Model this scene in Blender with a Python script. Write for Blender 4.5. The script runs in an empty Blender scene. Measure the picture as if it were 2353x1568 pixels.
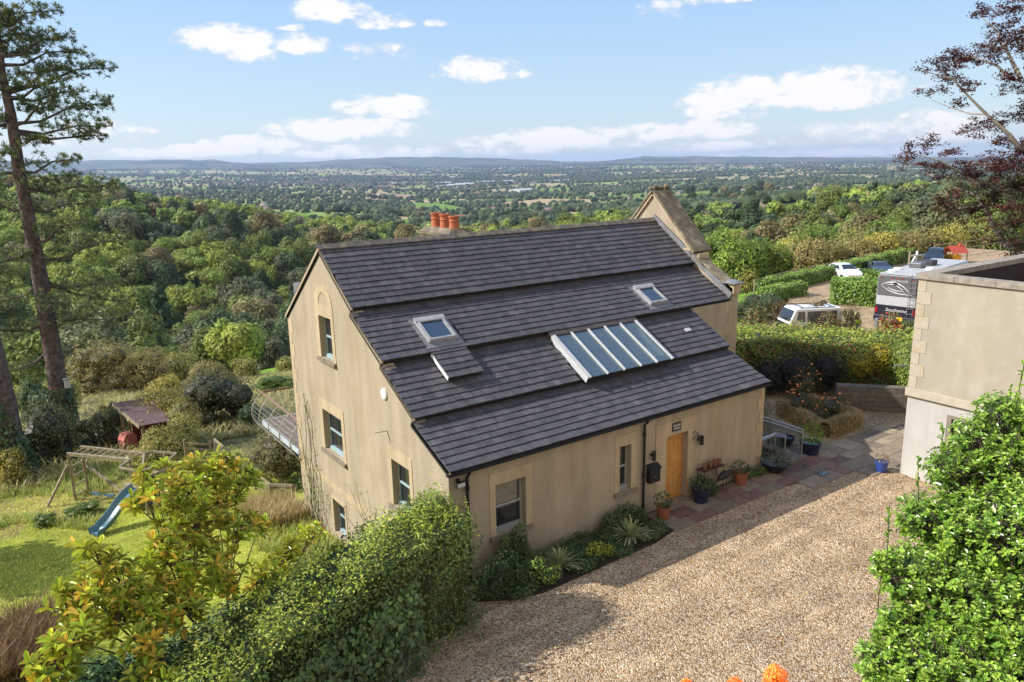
import bpy, bmesh, math, random
import numpy as np
from mathutils import Vector, Matrix
from mathutils.geometry import tessellate_polygon

# ------------------------------------------------------------------ camera, sky, sun, exposure
scn = bpy.context.scene
COL = scn.collection
CAM = dict(x=-8.044, y=-14.205, z=9.788, yaw=0.609, pitch=0.230, roll=-0.022, f=1744.8)
cy_, sy_ = math.cos(CAM['yaw']), math.sin(CAM['yaw'])
cp_, sp_ = math.cos(CAM['pitch']), math.sin(CAM['pitch'])
cr_, sr_ = math.cos(CAM['roll']), math.sin(CAM['roll'])
R0 = np.array([cy_, -sy_, 0.0]); FW = np.array([sy_ * cp_, cy_ * cp_, -sp_]); U0 = np.array([sy_ * sp_, cy_ * sp_, cp_])
RT = R0 * cr_ + U0 * sr_; UP = -R0 * sr_ + U0 * cr_
CP = np.array([CAM['x'], CAM['y'], CAM['z']])
cam_d = bpy.data.cameras.new('camera'); cam = bpy.data.objects.new('camera', cam_d); COL.objects.link(cam)
m = Matrix.Identity(4)
for i in range(3):
    m[i][0] = RT[i]; m[i][1] = UP[i]; m[i][2] = -FW[i]; m[i][3] = CP[i]
cam.matrix_world = m
cam_d.sensor_width = 36; cam_d.lens = CAM['f'] / 2353 * 36; cam_d.clip_start = 0.1; cam_d.clip_end = 60000
scn.camera = cam
SUN = Vector((-0.658, 0.445, 0.607)).normalized()
sl = bpy.data.lights.new('sun', 'SUN'); sl.energy = 4.6; sl.angle = math.radians(0.6); sl.color = (1.0, 0.945, 0.86)
so = bpy.data.objects.new('sun', sl); COL.objects.link(so); so.rotation_euler = SUN.to_track_quat('Z', 'Y').to_euler()
so.location = (-60, 60, 80)
scn.view_settings.view_transform = 'Standard'; scn.view_settings.look = 'None'
scn.view_settings.gamma = 1; scn.view_settings.exposure = 0.66
scn.cycles.max_bounces = 6; scn.cycles.diffuse_bounces = 3; scn.cycles.glossy_bounces = 2
scn.cycles.transmission_bounces = 4; scn.cycles.transparent_max_bounces = 8; scn.cycles.volume_bounces = 0
scn.cycles.use_denoising = True

w = bpy.data.worlds.new('World'); scn.world = w; w.use_nodes = True
nt = w.node_tree; nt.nodes.clear()
def N(t, **k):
    n = nt.nodes.new(t)
    for a, b in k.items(): setattr(n, a, b)
    return n
def LK(a, b): nt.links.new(a, b)
def mth(op, a, b=None, c=None, clamp=False):
    n = N('ShaderNodeMath', operation=op); n.use_clamp = clamp
    for i, v in enumerate((a, b, c)):
        if v is None: continue
        if isinstance(v, (int, float)): n.inputs[i].default_value = v
        else: LK(v, n.inputs[i])
    return n.outputs[0]
sky = N('ShaderNodeTexSky', sky_type='NISHITA'); sky.sun_disc = False
sky.sun_elevation = math.asin(SUN.z); sky.sun_rotation = math.atan2(SUN.x, SUN.y)
sky.altitude = 200; sky.air_density = 1.0; sky.dust_density = 0.6; sky.ozone_density = 1.6
tc = N('ShaderNodeTexCoord'); sx = N('ShaderNodeSeparateXYZ'); LK(tc.outputs['Generated'], sx.inputs[0])
az = mth('ARCTAN2', sx.outputs[0], sx.outputs[1])
el = mth('ARCSINE', sx.outputs[2])
def pixdir(u, v):
    d = FW + RT * ((u - 1176.5) / CAM['f']) + UP * ((784 - v) / CAM['f'])
    return d / np.linalg.norm(d)
# wispy detail noise in direction space, stretched sideways
mp = N('ShaderNodeMapping'); mp.inputs['Scale'].default_value = (14, 14, 34); LK(tc.outputs['Generated'], mp.inputs[0])
nz = N('ShaderNodeTexNoise'); nz.inputs['Scale'].default_value = 1.0; nz.inputs['Detail'].default_value = 7; nz.inputs['Roughness'].default_value = 0.6
LK(mp.outputs[0], nz.inputs[0])
mp2 = N('ShaderNodeMapping'); mp2.inputs['Scale'].default_value = (45, 45, 90); LK(tc.outputs['Generated'], mp2.inputs[0])
nz2 = N('ShaderNodeTexNoise'); nz2.inputs['Scale'].default_value = 1.0; nz2.inputs['Detail'].default_value = 6; nz2.inputs['Roughness'].default_value = 0.6
LK(mp2.outputs[0], nz2.inputs[0])
wob = mth('ADD', mth('MULTIPLY', mth('SUBTRACT', nz.outputs[0], 0.5), 2.6), mth('MULTIPLY', mth('SUBTRACT', nz2.outputs[0], 0.5), 2.6))
CL = [(520, 97, 92, 30, 1), (585, 128, 60, 22, .8), (700, 106, 58, 24, 1), (762, 30, 78, 27, 1), (860, 52, 80, 18, .8), (858, 126, 88, 22, .6),
      (1105, 172, 98, 34, 1), (1000, 55, 28, 9, .7), (880, 246, 100, 24, .9), (950, 262, 70, 14, .6), (770, 303, 165, 28, 1), (600, 332, 120, 20, .8),
      (1300, 325, 230, 27, .95), (1500, 310, 110, 22, .9), (1640, 302, 92, 26, 1), (1625, 240, 62, 38, 1), (1740, 222, 110, 42, 1), (1890, 215, 160, 45, 1.05),
      (1690, 265, 80, 14, .8), (2020, 205, 90, 30, .5), (1600, 5, 120, 12, .7), (250, 296, 110, 18, .8), (160, 320, 160, 22, .5), (450, 350, 190, 15, .9),
      (850, 352, 170, 17, .9), (1990, 312, 240, 30, .6), (2200, 300, 150, 40, .6), (1640, 340, 120, 16, .7), (1900, 352, 260, 12, .8), (680, 65, 40, 8, .4), (1180, 348, 140, 14, .6), (1520, 30, 60, 22, .35)]
tot = None
for (u, v, a, b, s) in CL:
    d = pixdir(u, v); ca, ce = math.atan2(d[0], d[1]), math.asin(d[2])
    k = CAM['f'] * 0.92
    p = mth('DIVIDE', mth('SUBTRACT', az, ca), a / k * 1.15)
    q0 = mth('DIVIDE', mth('SUBTRACT', el, ce), b / k * 1.25)
    q = mth('MAXIMUM', mth('MULTIPLY', q0, -1.5), q0)        # flat undersides
    r = mth('ADD', mth('MULTIPLY', p, p), mth('MULTIPLY', q, q))
    g = mth('MULTIPLY', mth('SUBTRACT', 1.0, r, clamp=True), s)
    tot = g if tot is None else mth('MAXIMUM', tot, g)
# everywhere else: low scattered cloud, out of the picture too
low = mth('MULTIPLY', mth('SUBTRACT', nz.outputs[0], 0.60, clamp=True), 0.8)
den = mth('ADD', mth('ADD', tot, mth('MULTIPLY', wob, mth('MINIMUM', mth('MULTIPLY', tot, 3.0), 0.75))), mth('MULTIPLY', low, 0.35))
fac = mth('SMOOTH_MIN', mth('MULTIPLY', mth('SUBTRACT', den, 0.10, clamp=True), 1.55), 0.97, 0.25)
fac = mth('MAXIMUM', fac, 0.0)
hsv = N('ShaderNodeMix', data_type='RGBA'); LK(fac, hsv.inputs[0])
bgm = N('ShaderNodeMix', data_type='RGBA', blend_type='MULTIPLY'); bgm.inputs[0].default_value = 1.0
LK(sky.outputs[0], bgm.inputs[6]); bgm.inputs[7].default_value = (1.2, 1.12, 1.0, 1)
lift = N('ShaderNodeMix', data_type='RGBA'); lift.inputs[0].default_value = 0.72
LK(bgm.outputs[2], lift.inputs[6])
gr = N('ShaderNodeMix', data_type='RGBA'); LK(mth('MULTIPLY', mth('MAXIMUM', el, 0.0), 3.6, clamp=True), gr.inputs[0])
gr.inputs[6].default_value = (3.5, 4.6, 5.3, 1); gr.inputs[7].default_value = (2.0, 3.6, 6.6, 1); LK(gr.outputs[2], lift.inputs[7])
LK(lift.outputs[2], hsv.inputs[6])
cc = N('ShaderNodeMix', data_type='RGBA'); LK(mth('MULTIPLY', mth('SUBTRACT', den, 0.15, clamp=True), 1.9, clamp=True), cc.inputs[0])
cc.inputs[6].default_value = (4.3, 4.7, 5.2, 1); cc.inputs[7].default_value = (6.3, 6.2, 6.2, 1)
LK(cc.outputs[2], hsv.inputs[7])
# warm cloud bank added in unseen sky behind the camera to light the facade
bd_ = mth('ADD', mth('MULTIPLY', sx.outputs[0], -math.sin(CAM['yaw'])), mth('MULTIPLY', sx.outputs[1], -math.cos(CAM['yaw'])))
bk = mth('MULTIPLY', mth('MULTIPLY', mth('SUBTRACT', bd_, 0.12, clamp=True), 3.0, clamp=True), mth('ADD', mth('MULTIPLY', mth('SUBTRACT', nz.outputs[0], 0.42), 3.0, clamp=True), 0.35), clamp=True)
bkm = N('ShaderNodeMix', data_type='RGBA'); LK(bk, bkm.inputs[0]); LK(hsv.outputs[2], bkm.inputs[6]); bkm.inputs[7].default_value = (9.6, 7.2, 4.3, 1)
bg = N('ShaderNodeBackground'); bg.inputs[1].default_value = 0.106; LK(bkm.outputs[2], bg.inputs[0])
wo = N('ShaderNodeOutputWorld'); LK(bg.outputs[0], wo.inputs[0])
w.cycles.sampling_method = 'MANUAL'; w.cycles.sample_map_resolution = 512

rng = np.random.default_rng(7); random.seed(7)

# ------------------------------------------------------------------ helpers
def srgb(r, g, b):
    f = lambda c: ((c / 255 + 0.055) / 1.055) ** 2.4 if c > 10 else c / 255 / 12.92
    return (f(r), f(g), f(b))
def mat(name, col, col2=None, scale=6.0, rough=0.8, bump=0.0, bscale=60.0, spec=0.3, metal=0.0, attr=False, detail=6, col3=None, scale3=0.6):
    mm = bpy.data.materials.new(name); mm.use_nodes = True; t = mm.node_tree; b = t.nodes['Principled BSDF']
    b.inputs['Roughness'].default_value = rough; b.inputs['Metallic'].default_value = metal
    b.inputs['Specular IOR Level'].default_value = spec
    tcn = t.nodes.new('ShaderNodeTexCoord'); src = None
    if col2 is not None:
        n = t.nodes.new('ShaderNodeTexNoise'); n.inputs['Scale'].default_value = scale; n.inputs['Detail'].default_value = detail
        n.inputs['Roughness'].default_value = 0.65; t.links.new(tcn.outputs['Object'], n.inputs[0])
        r = t.nodes.new('ShaderNodeValToRGB'); r.color_ramp.elements[0].position = 0.36; r.color_ramp.elements[1].position = 0.66
        r.color_ramp.elements[0].color = (*col, 1); r.color_ramp.elements[1].color = (*col2, 1)
        t.links.new(n.outputs[0], r.inputs[0]); src = r.outputs[0]
        if col3 is not None:
            n3 = t.nodes.new('ShaderNodeTexNoise'); n3.inputs['Scale'].default_value = scale3; n3.inputs['Detail'].default_value = 5
            t.links.new(tcn.outputs['Object'], n3.inputs[0])
            r3 = t.nodes.new('ShaderNodeValToRGB'); r3.color_ramp.elements[0].position = 0.5; r3.color_ramp.elements[1].position = 0.72
            r3.color_ramp.elements[0].color = (0, 0, 0, 1)
            t.links.new(n3.outputs[0], r3.inputs[0])
            mx = t.nodes.new('ShaderNodeMix'); mx.data_type = 'RGBA'; t.links.new(r3.outputs[0], mx.inputs[0]); t.links.new(src, mx.inputs[6])
            mx.inputs[7].default_value = (*col3, 1); src = mx.outputs[2]
    else: b.inputs['Base Color'].default_value = (*col, 1)
    if attr:
        at = t.nodes.new('ShaderNodeAttribute'); at.attribute_name = 'col'
        if src is None: src = at.outputs[0]
        else:
            mx = t.nodes.new('ShaderNodeMix'); mx.data_type = 'RGBA'; mx.blend_type = 'MULTIPLY'; mx.inputs[0].default_value = 1
            t.links.new(src, mx.inputs[6]); t.links.new(at.outputs[0], mx.inputs[7]); src = mx.outputs[2]
    if src is not None: t.links.new(src, b.inputs['Base Color'])
    if bump:
        n = t.nodes.new('ShaderNodeTexNoise'); n.inputs['Scale'].default_value = bscale; n.inputs['Detail'].default_value = 4
        t.links.new(tcn.outputs['Object'], n.inputs[0])
        bp = t.nodes.new('ShaderNodeBump'); bp.inputs['Strength'].default_value = bump; bp.inputs['Distance'].default_value = 0.02
        t.links.new(n.outputs[0], bp.inputs['Height']); t.links.new(bp.outputs[0], b.inputs['Normal'])
    return mm
def leaf_mat(name, trans=0.35, rough=0.5, spec=0.3, back=None, vary=0.25, gain=1.0):
    mm = bpy.data.materials.new(name); mm.use_nodes = True; t = mm.node_tree; b = t.nodes['Principled BSDF']
    out = t.nodes['Material Output']; b.inputs['Roughness'].default_value = rough; b.inputs['Specular IOR Level'].default_value = spec
    at = t.nodes.new('ShaderNodeAttribute'); at.attribute_name = 'col'; c = at.outputs[0]
    oi = t.nodes.new('ShaderNodeObjectInfo')
    mr = t.nodes.new('ShaderNodeMapRange'); mr.inputs[3].default_value = (1 - vary) * gain; mr.inputs[4].default_value = (1 + vary) * gain
    t.links.new(oi.outputs['Random'], mr.inputs[0])
    vm = t.nodes.new('ShaderNodeVectorMath'); vm.operation = 'SCALE'; t.links.new(c, vm.inputs[0]); t.links.new(mr.outputs[0], vm.inputs['Scale']); c = vm.outputs[0]
    if back:
        g = t.nodes.new('ShaderNodeNewGeometry'); mx = t.nodes.new('ShaderNodeMix'); mx.data_type = 'RGBA'
        t.links.new(g.outputs['Backfacing'], mx.inputs[0]); t.links.new(c, mx.inputs[6]); mx.inputs[7].default_value = (*back, 1); c = mx.outputs[2]
    t.links.new(c, b.inputs['Base Color'])
    tr = t.nodes.new('ShaderNodeBsdfTranslucent'); t.links.new(c, tr.inputs[0])
    ms = t.nodes.new('ShaderNodeMixShader'); ms.inputs[0].default_value = trans
    t.links.new(b.outputs[0], ms.inputs[1]); t.links.new(tr.outputs[0], ms.inputs[2]); t.links.new(ms.outputs[0], out.inputs[0])
    return mm
def tag(o, label=None, cat=None, group=None, kind=None):
    if label: o['label'] = label
    if cat: o['category'] = cat
    if group: o['group'] = group
    if kind: o['kind'] = kind
    return o
def thing(name, label, cat, loc=(0, 0, 0), rz=0, group=None):
    o = bpy.data.objects.new(name, None); COL.objects.link(o); o.location = loc; o.rotation_euler = (0, 0, rz)
    o.empty_display_size = 0.2
    return tag(o, label, cat, group)
def link(name, me, parent=None, m=None):
    o = bpy.data.objects.new(name, me); COL.objects.link(o)
    if parent is not None: o.parent = parent
    if m is not None: me.materials.append(m)
    return o
def np_mesh(name, V, F, cols=None, smooth=False):
    V = np.asarray(V, np.float32); F = np.asarray(F, np.int32)
    me = bpy.data.meshes.new(name); k = F.shape[1]
    me.vertices.add(len(V)); me.vertices.foreach_set('co', V.ravel())
    me.loops.add(F.size); me.loops.foreach_set('vertex_index', F.ravel())
    me.polygons.add(len(F)); me.polygons.foreach_set('loop_start', np.arange(0, F.size, k, dtype=np.int32))
    me.polygons.foreach_set('use_smooth', np.full(len(F), bool(smooth)))
    me.update(calc_edges=True)
    if cols is not None:
        at = me.color_attributes.new('col', 'FLOAT_COLOR', 'CORNER')
        c = np.ones((len(F), k, 4), np.float32); c[:, :, :3] = np.asarray(cols, np.float32)[:, None, :]
        at.data.foreach_set('color', c.ravel())
    return me
MX = Matrix(((0, 0, 1, 0), (1, 0, 0, 0), (0, 1, 0, 0), (0, 0, 0, 1)))     # (a,b,t) -> (x=t, y=a, z=b)
MY = Matrix(((1, 0, 0, 0), (0, 0, 1, 0), (0, 1, 0, 0), (0, 0, 0, 1)))     # (a,b,t) -> (x=a, y=t, z=b)
MI = Matrix.Identity(4)
class MB:
    """collects boxes, tubes, plates and lathes and builds ONE mesh object"""
    def __init__(s): s.v = []; s.f = []
    def add(s, vs, fs):
        n = len(s.v); s.v += [tuple(v) for v in vs]; s.f += [tuple(i + n for i in f) for f in fs]; return s
    def box(s, x0, x1, y0, y1, z0, z1, M=MI):
        vs = [M @ Vector(p) for p in ((x0, y0, z0), (x1, y0, z0), (x1, y1, z0), (x0, y1, z0), (x0, y0, z1), (x1, y0, z1), (x1, y1, z1), (x0, y1, z1))]
        return s.add(vs, [(0, 3, 2, 1), (4, 5, 6, 7), (0, 1, 5, 4), (1, 2, 6, 5), (2, 3, 7, 6), (3, 0, 4, 7)])
    def bar(s, a, b, w_, h=None, up=(0, 0, 1)):
        a = Vector(a); b = Vector(b); d = b - a; L = d.length; d.normalize(); h = h or w_
        r = d.cross(Vector(up))
        if r.length < 1e-3: r = d.cross(Vector((0, 1, 0)))
        r.normalize(); u = r.cross(d)
        vs = [p + r * i * w_ / 2 + u * j * h / 2 for p in (a, b) for (i, j) in ((-1, -1), (1, -1), (1, 1), (-1, 1))]
        return s.add(vs, [(0, 1, 2, 3), (7, 6, 5, 4), (0, 4, 5, 1), (1, 5, 6, 2), (2, 6, 7, 3), (3, 7, 4, 0)])
    def tube(s, pts, rad, n=8):
        pts = [Vector(p) for p in pts]; rad = rad if hasattr(rad, '__len__') else [rad] * len(pts); rings = []
        prev = None
        for i, p in enumerate(pts):
            d = (pts[min(i + 1, len(pts) - 1)] - pts[max(i - 1, 0)]).normalized()
            r = prev - d * prev.dot(d) if prev is not None else d.cross(Vector((0.3, 0.1, 1) if abs(d.z) < .9 else (1, 0.2, 0)))
            r.normalize(); prev = r; u = d.cross(r)
            rings.append([p + (r * math.cos(k * 2 * math.pi / n) + u * math.sin(k * 2 * math.pi / n)) * rad[i] for k in range(n)])
        vs = [v for r in rings for v in r]; fs = []
        for i in range(len(pts) - 1):
            for k in range(n): fs.append((i * n + k, i * n + (k + 1) % n, (i + 1) * n + (k + 1) % n, (i + 1) * n + k))
        fs.append(tuple(range(n))[::-1]); fs.append(tuple((len(pts) - 1) * n + k for k in range(n)))
        return s.add(vs, fs)
    def lathe(s, prof, c=(0, 0, 0), n=20):
        c = Vector(c); vs = []; fs = []
        for (r, z) in prof:
            for k in range(n): a = k * 2 * math.pi / n; vs.append(c + Vector((r * math.cos(a), r * math.sin(a), z)))
        for i in range(len(prof) - 1):
            for k in range(n): fs.append((i * n + k, i * n + (k + 1) % n, (i + 1) * n + (k + 1) % n, (i + 1) * n + k))
        return s.add(vs, fs)
    def plate(s, loops, t0, t1, M=MI):
        L = [[Vector((a, b, 0)) for a, b in lp] for lp in loops]; flat = [v for lp in L for v in lp]
        tri = tessellate_polygon(L); n = len(flat)
        vs = [M @ Vector((v.x, v.y, t0)) for v in flat] + [M @ Vector((v.x, v.y, t1)) for v in flat]
        fs = [tuple(t) for t in tri] + [tuple(i + n for i in t[::-1]) for t in tri]; o = 0
        for lp in L:
            k = len(lp)
            for i in range(k): j = (i + 1) % k; fs.append((o + i, o + j, n + o + j, n + o + i))
            o += k
        return s.add(vs, fs)
    def build(s, name, m, parent=None, smooth=False, bevel=0):
        me = bpy.data.meshes.new(name); me.from_pydata(s.v, [], s.f); me.update()
        bm = bmesh.new(); bm.from_mesh(me); bmesh.ops.recalc_face_normals(bm, faces=bm.faces); bm.to_mesh(me); bm.free()
        if smooth:
            for p in me.polygons: p.use_smooth = True
        o = link(name, me, parent, m)
        if bevel:
            md = o.modifiers.new('bevel', 'BEVEL'); md.width = bevel; md.segments = 2; md.limit_method = 'ANGLE'
        return o
def rect(a0, a1, b0, b1): return [(a0, b0), (a1, b0), (a1, b1), (a0, b1)]
def text_part(name, txt, size, M, m, parent, extrude=0.004, shear=0, align='CENTER', space=1.0):
    cu = bpy.data.curves.new(name, 'FONT'); cu.body = txt; cu.size = size; cu.extrude = extrude; cu.align_x = align; cu.align_y = 'CENTER'; cu.shear = shear
    cu.space_line = 0.9; cu.space_character = space; cu.resolution_u = 3
    tmp = bpy.data.objects.new(name + '_curve', cu); me = bpy.data.meshes.new_from_object(tmp); bpy.data.objects.remove(tmp)
    me.name = name; me.materials.clear(); me.transform(M); o = link(name, me, parent, m); return o

# ------------------------------------------------------------------ terrain
SH = lambda u: math.atan2(*(lambda d: (d[0], d[1]))(FW + RT * ((u - 1176.5) / CAM['f']) + UP * ((784 - 600) / CAM['f'])))
def rowz(u, v, d):
    r = FW + RT * ((u - 1176.5) / CAM['f']) + UP * ((784 - v) / CAM['f'])
    return CP[2] + d * r[2] / math.hypot(r[0], r[1])
US = [-1500, -300, 150, 450, 700, 1000, 1300, 1600, 1900, 2200, 2700, 4200]
DS = [0.5, 9, 15, 20, 25, 30, 36, 45, 60, 80, 100, 130, 180, 250, 350, 450, 550, 700, 900, 1200, 1600, 2200, 3000, 4500, 6500, 9000, 11500, 12500, 15000]
R = lambda v: ('r', v)
TB = {   # rows: z (number) or picture row at that distance, per direction
 0.5: [-.8, -.8, -.8, -.6, -.4, -.3, -.3, -.3, -.3, -.3, -.3, -.3], 9: [-1.2, -1.2, -1.2, -.9, -.6, -.3, -.3, -.3, -.3, -.3, -.3, -.3],
 15: [-1.6, -1.6, -1.6, -1.3, -.9, -.35, -.3, -.3, -.3, -.3, -.3, -.3], 20: [-1.9, -1.9, -1.9, -1.75, -1.5, -.6, -.3, -.3, -.3, -.3, -.3, -.3],
 25: [-2.1, -2.1, -2.1, -2.1, -2.0, -1.6, -.8, -.3, -.3, -.3, -.3, -.3], 30: [-2.5, -2.5, -2.5, -2.5, -2.5, -2.3, -1.6, -.6, -.3, -.3, -.3, -.3],
 36: [-2.9, -2.9, -2.9, -3.0, -3.0, -3.0, -2.4, -1.0, -.6, -.5, -.4, -.3], 45: [-4, -4, -4, -4.3, -4.3, -4.3, -3.4, -1.5, -1.02, -1.02, -.9, -.6],
 60: [-7, -7, -7, -7, -7, -7, -5, -2.5, -1.04, -1.04, -1.04, -1], 80: [-10, -10.5, -10.5, -11, -11, -10.5, -8, -4, -1.6, -1.04, -1.04, -1],
 100: [-15, -16, -16, -16, -15, -14, -11, -6.5, -4, -2.2, -1.5, -1], 130: [-22, -25, -25, -26, -25, -21, -17, -11, -7.5, -5.0, -2.5, -1],
 180: [-28, -34, -36, -38, -36, -32, -26, -19, -14, -9, -4, -1], 250: [-24, -32, -36, -39, -40, -38, -34, -26, -18, -13, -4, 0],
 350: [-10, R(560), R(565), R(580), R(600), R(600), R(580), R(545), R(505), R(490), R(480), 0],
 450: [0, R(475), R(488), R(520), R(550), R(572), R(555), R(505), R(468), R(455), R(450), 0],
 550: [5, R(430), R(445), R(492), R(525), R(552), R(530), R(487), R(450), R(437), R(430), 0],
 700: [0, R(430), R(455), R(482), R(508), R(530), R(512), R(480), R(455), R(440), R(430), 0],
 900: [-20, R(445), R(478), R(488), R(498), R(512), R(500), R(474), R(458), R(446), R(440), -10],
 1200: [-40, R(450), R(472), R(478), R(484), R(495), R(486), R(462), R(450), R(440), R(432), -20],
 1600: [-60, R(446), R(460), R(464), R(470), R(477), R(468), R(448), R(438), R(430), R(424), -30],
 2200: [-80, R(438), R(446), R(450), R(453), R(457), R(448), R(433), R(425), R(418), R(413), -50],
 3000: [-80, R(428), R(433), R(434), R(437), R(439), R(430), R(418), R(412), R(406), R(402), -60],
 4500: [-80, R(412), R(416), R(416), R(417), R(417), R(409), R(400), R(395), R(390), R(388), -60],
 6500: [-60, R(400), R(402), R(401), R(401), R(399), R(392), R(387), R(383), R(377), R(375), -40],
 9000: [-40, R(388), R(390), R(387), R(386), R(384), R(379), R(376), R(372), R(368), R(366), -20],
 11500: [0, R(374), R(373), R(372), R(374), R(368), R(372), R(365), R(363), R(364), R(362), 0],
 12500: [0, R(372), R(370), R(369), R(374), R(366), R(371), R(362), R(362), R(363), R(362), 0],
 15000: [-200] * 12}
AZ = np.array([SH(u) if -800 < u < 3300 else (SH(-300) - .5 if u < 0 else SH(2700) + .5) for u in US])
ZT = np.array([[rowz(US[j], e[1], d) if isinstance(e, tuple) else e for j, e in enumerate(TB[d])] for d in DS])
LD = np.log(np.array(DS))
SKY_ = [(-1400, 372), (0, 369), (150, 369), (400, 367), (520, 367), (560, 374), (700, 373), (770, 369), (850, 364), (950, 361), (1080, 362), (1180, 365), (1290, 371), (1370, 372), (1420, 366), (1480, 360), (1600, 360), (1800, 362), (2000, 363), (2350, 361), (3300, 363)]
SKA = np.array([SH(u) for u, v in SKY_]); SKS = np.array([rowz(u, v, 1.0) - CP[2] for u, v in SKY_])
def T(x, y):
    x = np.asarray(x, float); y = np.asarray(y, float)
    dx, dy = x - CP[0], y - CP[1]; d = np.clip(np.hypot(dx, dy), .6, 14900); a = np.arctan2(dx, dy)
    a = np.clip(a, AZ[0], AZ[-1]); l = np.log(d)
    i = np.clip(np.searchsorted(LD, l) - 1, 0, len(DS) - 2); j = np.clip(np.searchsorted(AZ, a) - 1, 0, len(AZ) - 2)
    fi = (l - LD[i]) / (LD[i + 1] - LD[i]); fj = (a - AZ[j]) / (AZ[j + 1] - AZ[j]); fj = fj * fj * (3 - 2 * fj)
    z = ZT[i, j] * (1 - fi) * (1 - fj) + ZT[i + 1, j] * fi * (1 - fj) + ZT[i, j + 1] * (1 - fi) * fj + ZT[i + 1, j + 1] * fi * fj
    k = np.clip((d - 120) / 400, 0, 1) * np.clip((8000 - d) / 3000, 0, 1)
    z = z + k * (1.6 * np.sin(x / 61 + 1) * np.cos(y / 77) + 2.2 * np.sin(x / 210 + y / 170))
    # distant hill profile: plateau on the left, dips and long ridges
    hw_ = np.clip((d - 9300) / 2600, 0, 1) * np.clip((14200 - d) / 1200, 0, 1); hw_ = hw_ * hw_ * (3 - 2 * hw_)
    z = z * (1 - hw_) + (CP[2] + np.minimum(d, 12300) * np.interp(a, SKA, SKS)) * hw_
    hk = np.clip((d - 9000) / 2500, 0, 1) * np.clip((13500 - d) / 1000, 0, 1)
    z = z + hk * (4 * np.sin(a * 97 + 1) + 3 * np.sin(a * 211))
    return z
def T1(x, y): return float(T(x, y))
def hit(u, v, dmin=12):
    r = FW + RT * ((u - 1176.5) / CAM['f']) + UP * ((784 - v) / CAM['f']); h = math.hypot(r[0], r[1])
    ds = np.exp(np.linspace(math.log(dmin), math.log(14000), 6000)); X = CP[0] + r[0] / h * ds; Y = CP[1] + r[1] / h * ds
    Z = CP[2] + r[2] / h * ds; k = np.argmax(Z < T(X, Y)); 
    return (float(X[k]), float(Y[k]), T1(X[k], Y[k]), float(ds[k]))
def proj(x, y, z):
    dx, dy, dz = x - CP[0], y - CP[1], z - CP[2]
    f_ = dx * FW[0] + dy * FW[1] + dz * FW[2]
    return 1176.5 + CAM['f'] * (dx * RT[0] + dy * RT[1] + dz * RT[2]) / f_, 784 - CAM['f'] * (dx * UP[0] + dy * UP[1] + dz * UP[2]) / f_
def inpoly(px, py, poly):
    px = np.asarray(px); py = np.asarray(py); ins = np.zeros(px.shape, bool); n = len(poly)
    for i in range(n):
        x1, y1 = poly[i]; x2, y2 = poly[(i + 1) % n]
        c = ((y1 > py) != (y2 > py)) & (px < (x2 - x1) * (py - y1) / (y2 - y1 + 1e-12) + x1)
        ins ^= c
    return ins

# pit of the basement steps beside the house
_T0 = T
def T(x, y):
    z = _T0(x, y); x = np.asarray(x, float); y = np.asarray(y, float)
    return np.where((x > 11.5) & (x < 13.5) & (y > .1) & (y < 3.0), -2.4, z)

# ------------------------------------------------------------------ ground
FIELDS = [  # picture outline, distance range, colour: open fields kept free of trees
 ([(598, 486), (690, 490), (765, 499), (775, 512), (700, 508), (640, 503), (590, 500)], 380, 1200, (.13, .22, .035)),
 ([(1555, 444), (1650, 438), (1655, 452), (1570, 462)], 380, 2000, (.13, .22, .04)),
 ([(1640, 456), (1720, 459), (1790, 468), (1760, 476), (1700, 478), (1650, 470)], 300, 2000, (.24, .19, .12)),
 ([(2100, 428), (2190, 412), (2290, 408), (2290, 425), (2185, 438), (2120, 452)], 280, 2500, (.27, .22, .12)),
 ([(1825, 458), (1895, 440), (1905, 448), (1890, 456), (1850, 466)], 280, 2000, (.27, .24, .11)),
 ([(905, 505), (985, 500), (1000, 512), (920, 516)], 400, 2500, (.14, .24, .05)),
 ([(940, 470), (1010, 468), (1070, 478), (1060, 490), (960, 484)], 600, 3000, (.14, .24, .05)),
 ([(1290, 498), (1340, 494), (1360, 505), (1300, 510)], 400, 3000, (.15, .24, .05)),
 ([(120, 440), (240, 425), (330, 440), (330, 470), (150, 470)], 330, 520, (.15, .2, .06)),
 ([(900, 524), (935, 520), (950, 545), (905, 548)], 300, 900, (.12, .2, .04)),
]
MEADOW = [([(575, 838), (640, 815), (690, 812), (690, 862), (600, 860)], 40, 110, (.14, .26, .03)),
          ([(300, 850), (420, 842), (440, 870), (390, 905), (320, 900)], 35, 80, (.24, .21, .1)),
          ([(1690, 628), (1900, 612), (2020, 590), (2120, 585), (2120, 640), (1900, 660), (1780, 700), (1690, 720)], 34, 130, (.15, .25, .045))]
GS = 230.0
seeds = []; scol = []; stype = []
PAL = [(.18, .27, .07), (.21, .29, .10), (.15, .21, .07), (.36, .29, .19), (.30, .23, .17), (.32, .29, .17)]
for i in range(-4, 60):
    for j in range(-30, 62):
        gx, gy = (i + rng.random()) * GS, (j + rng.random()) * GS
        dd = math.hypot(gx, gy)
        if dd > 14500 or (dd > 5000 and rng.random() < .55): continue
        seeds.append((gx, gy)); a_ = math.atan2(gx, gy)
        wn = math.sin(gx / 900 + 1.3) * math.cos(gy / 1100 + .4) + .5 * math.sin(gx / 370 + gy / 510)
        r_ = rng.random()
        if r_ < .16 + .2 * wn: stype.append(1); scol.append((.045, .07, .03))
        elif 2600 < dd < 8000 and math.sin(gx / 700 + 2) * math.sin(gy / 800) > .25 and r_ < .8: stype.append(2); scol.append((.08, .1, .06))
        else: stype.append(0); scol.append(PAL[rng.integers(len(PAL))])
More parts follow.
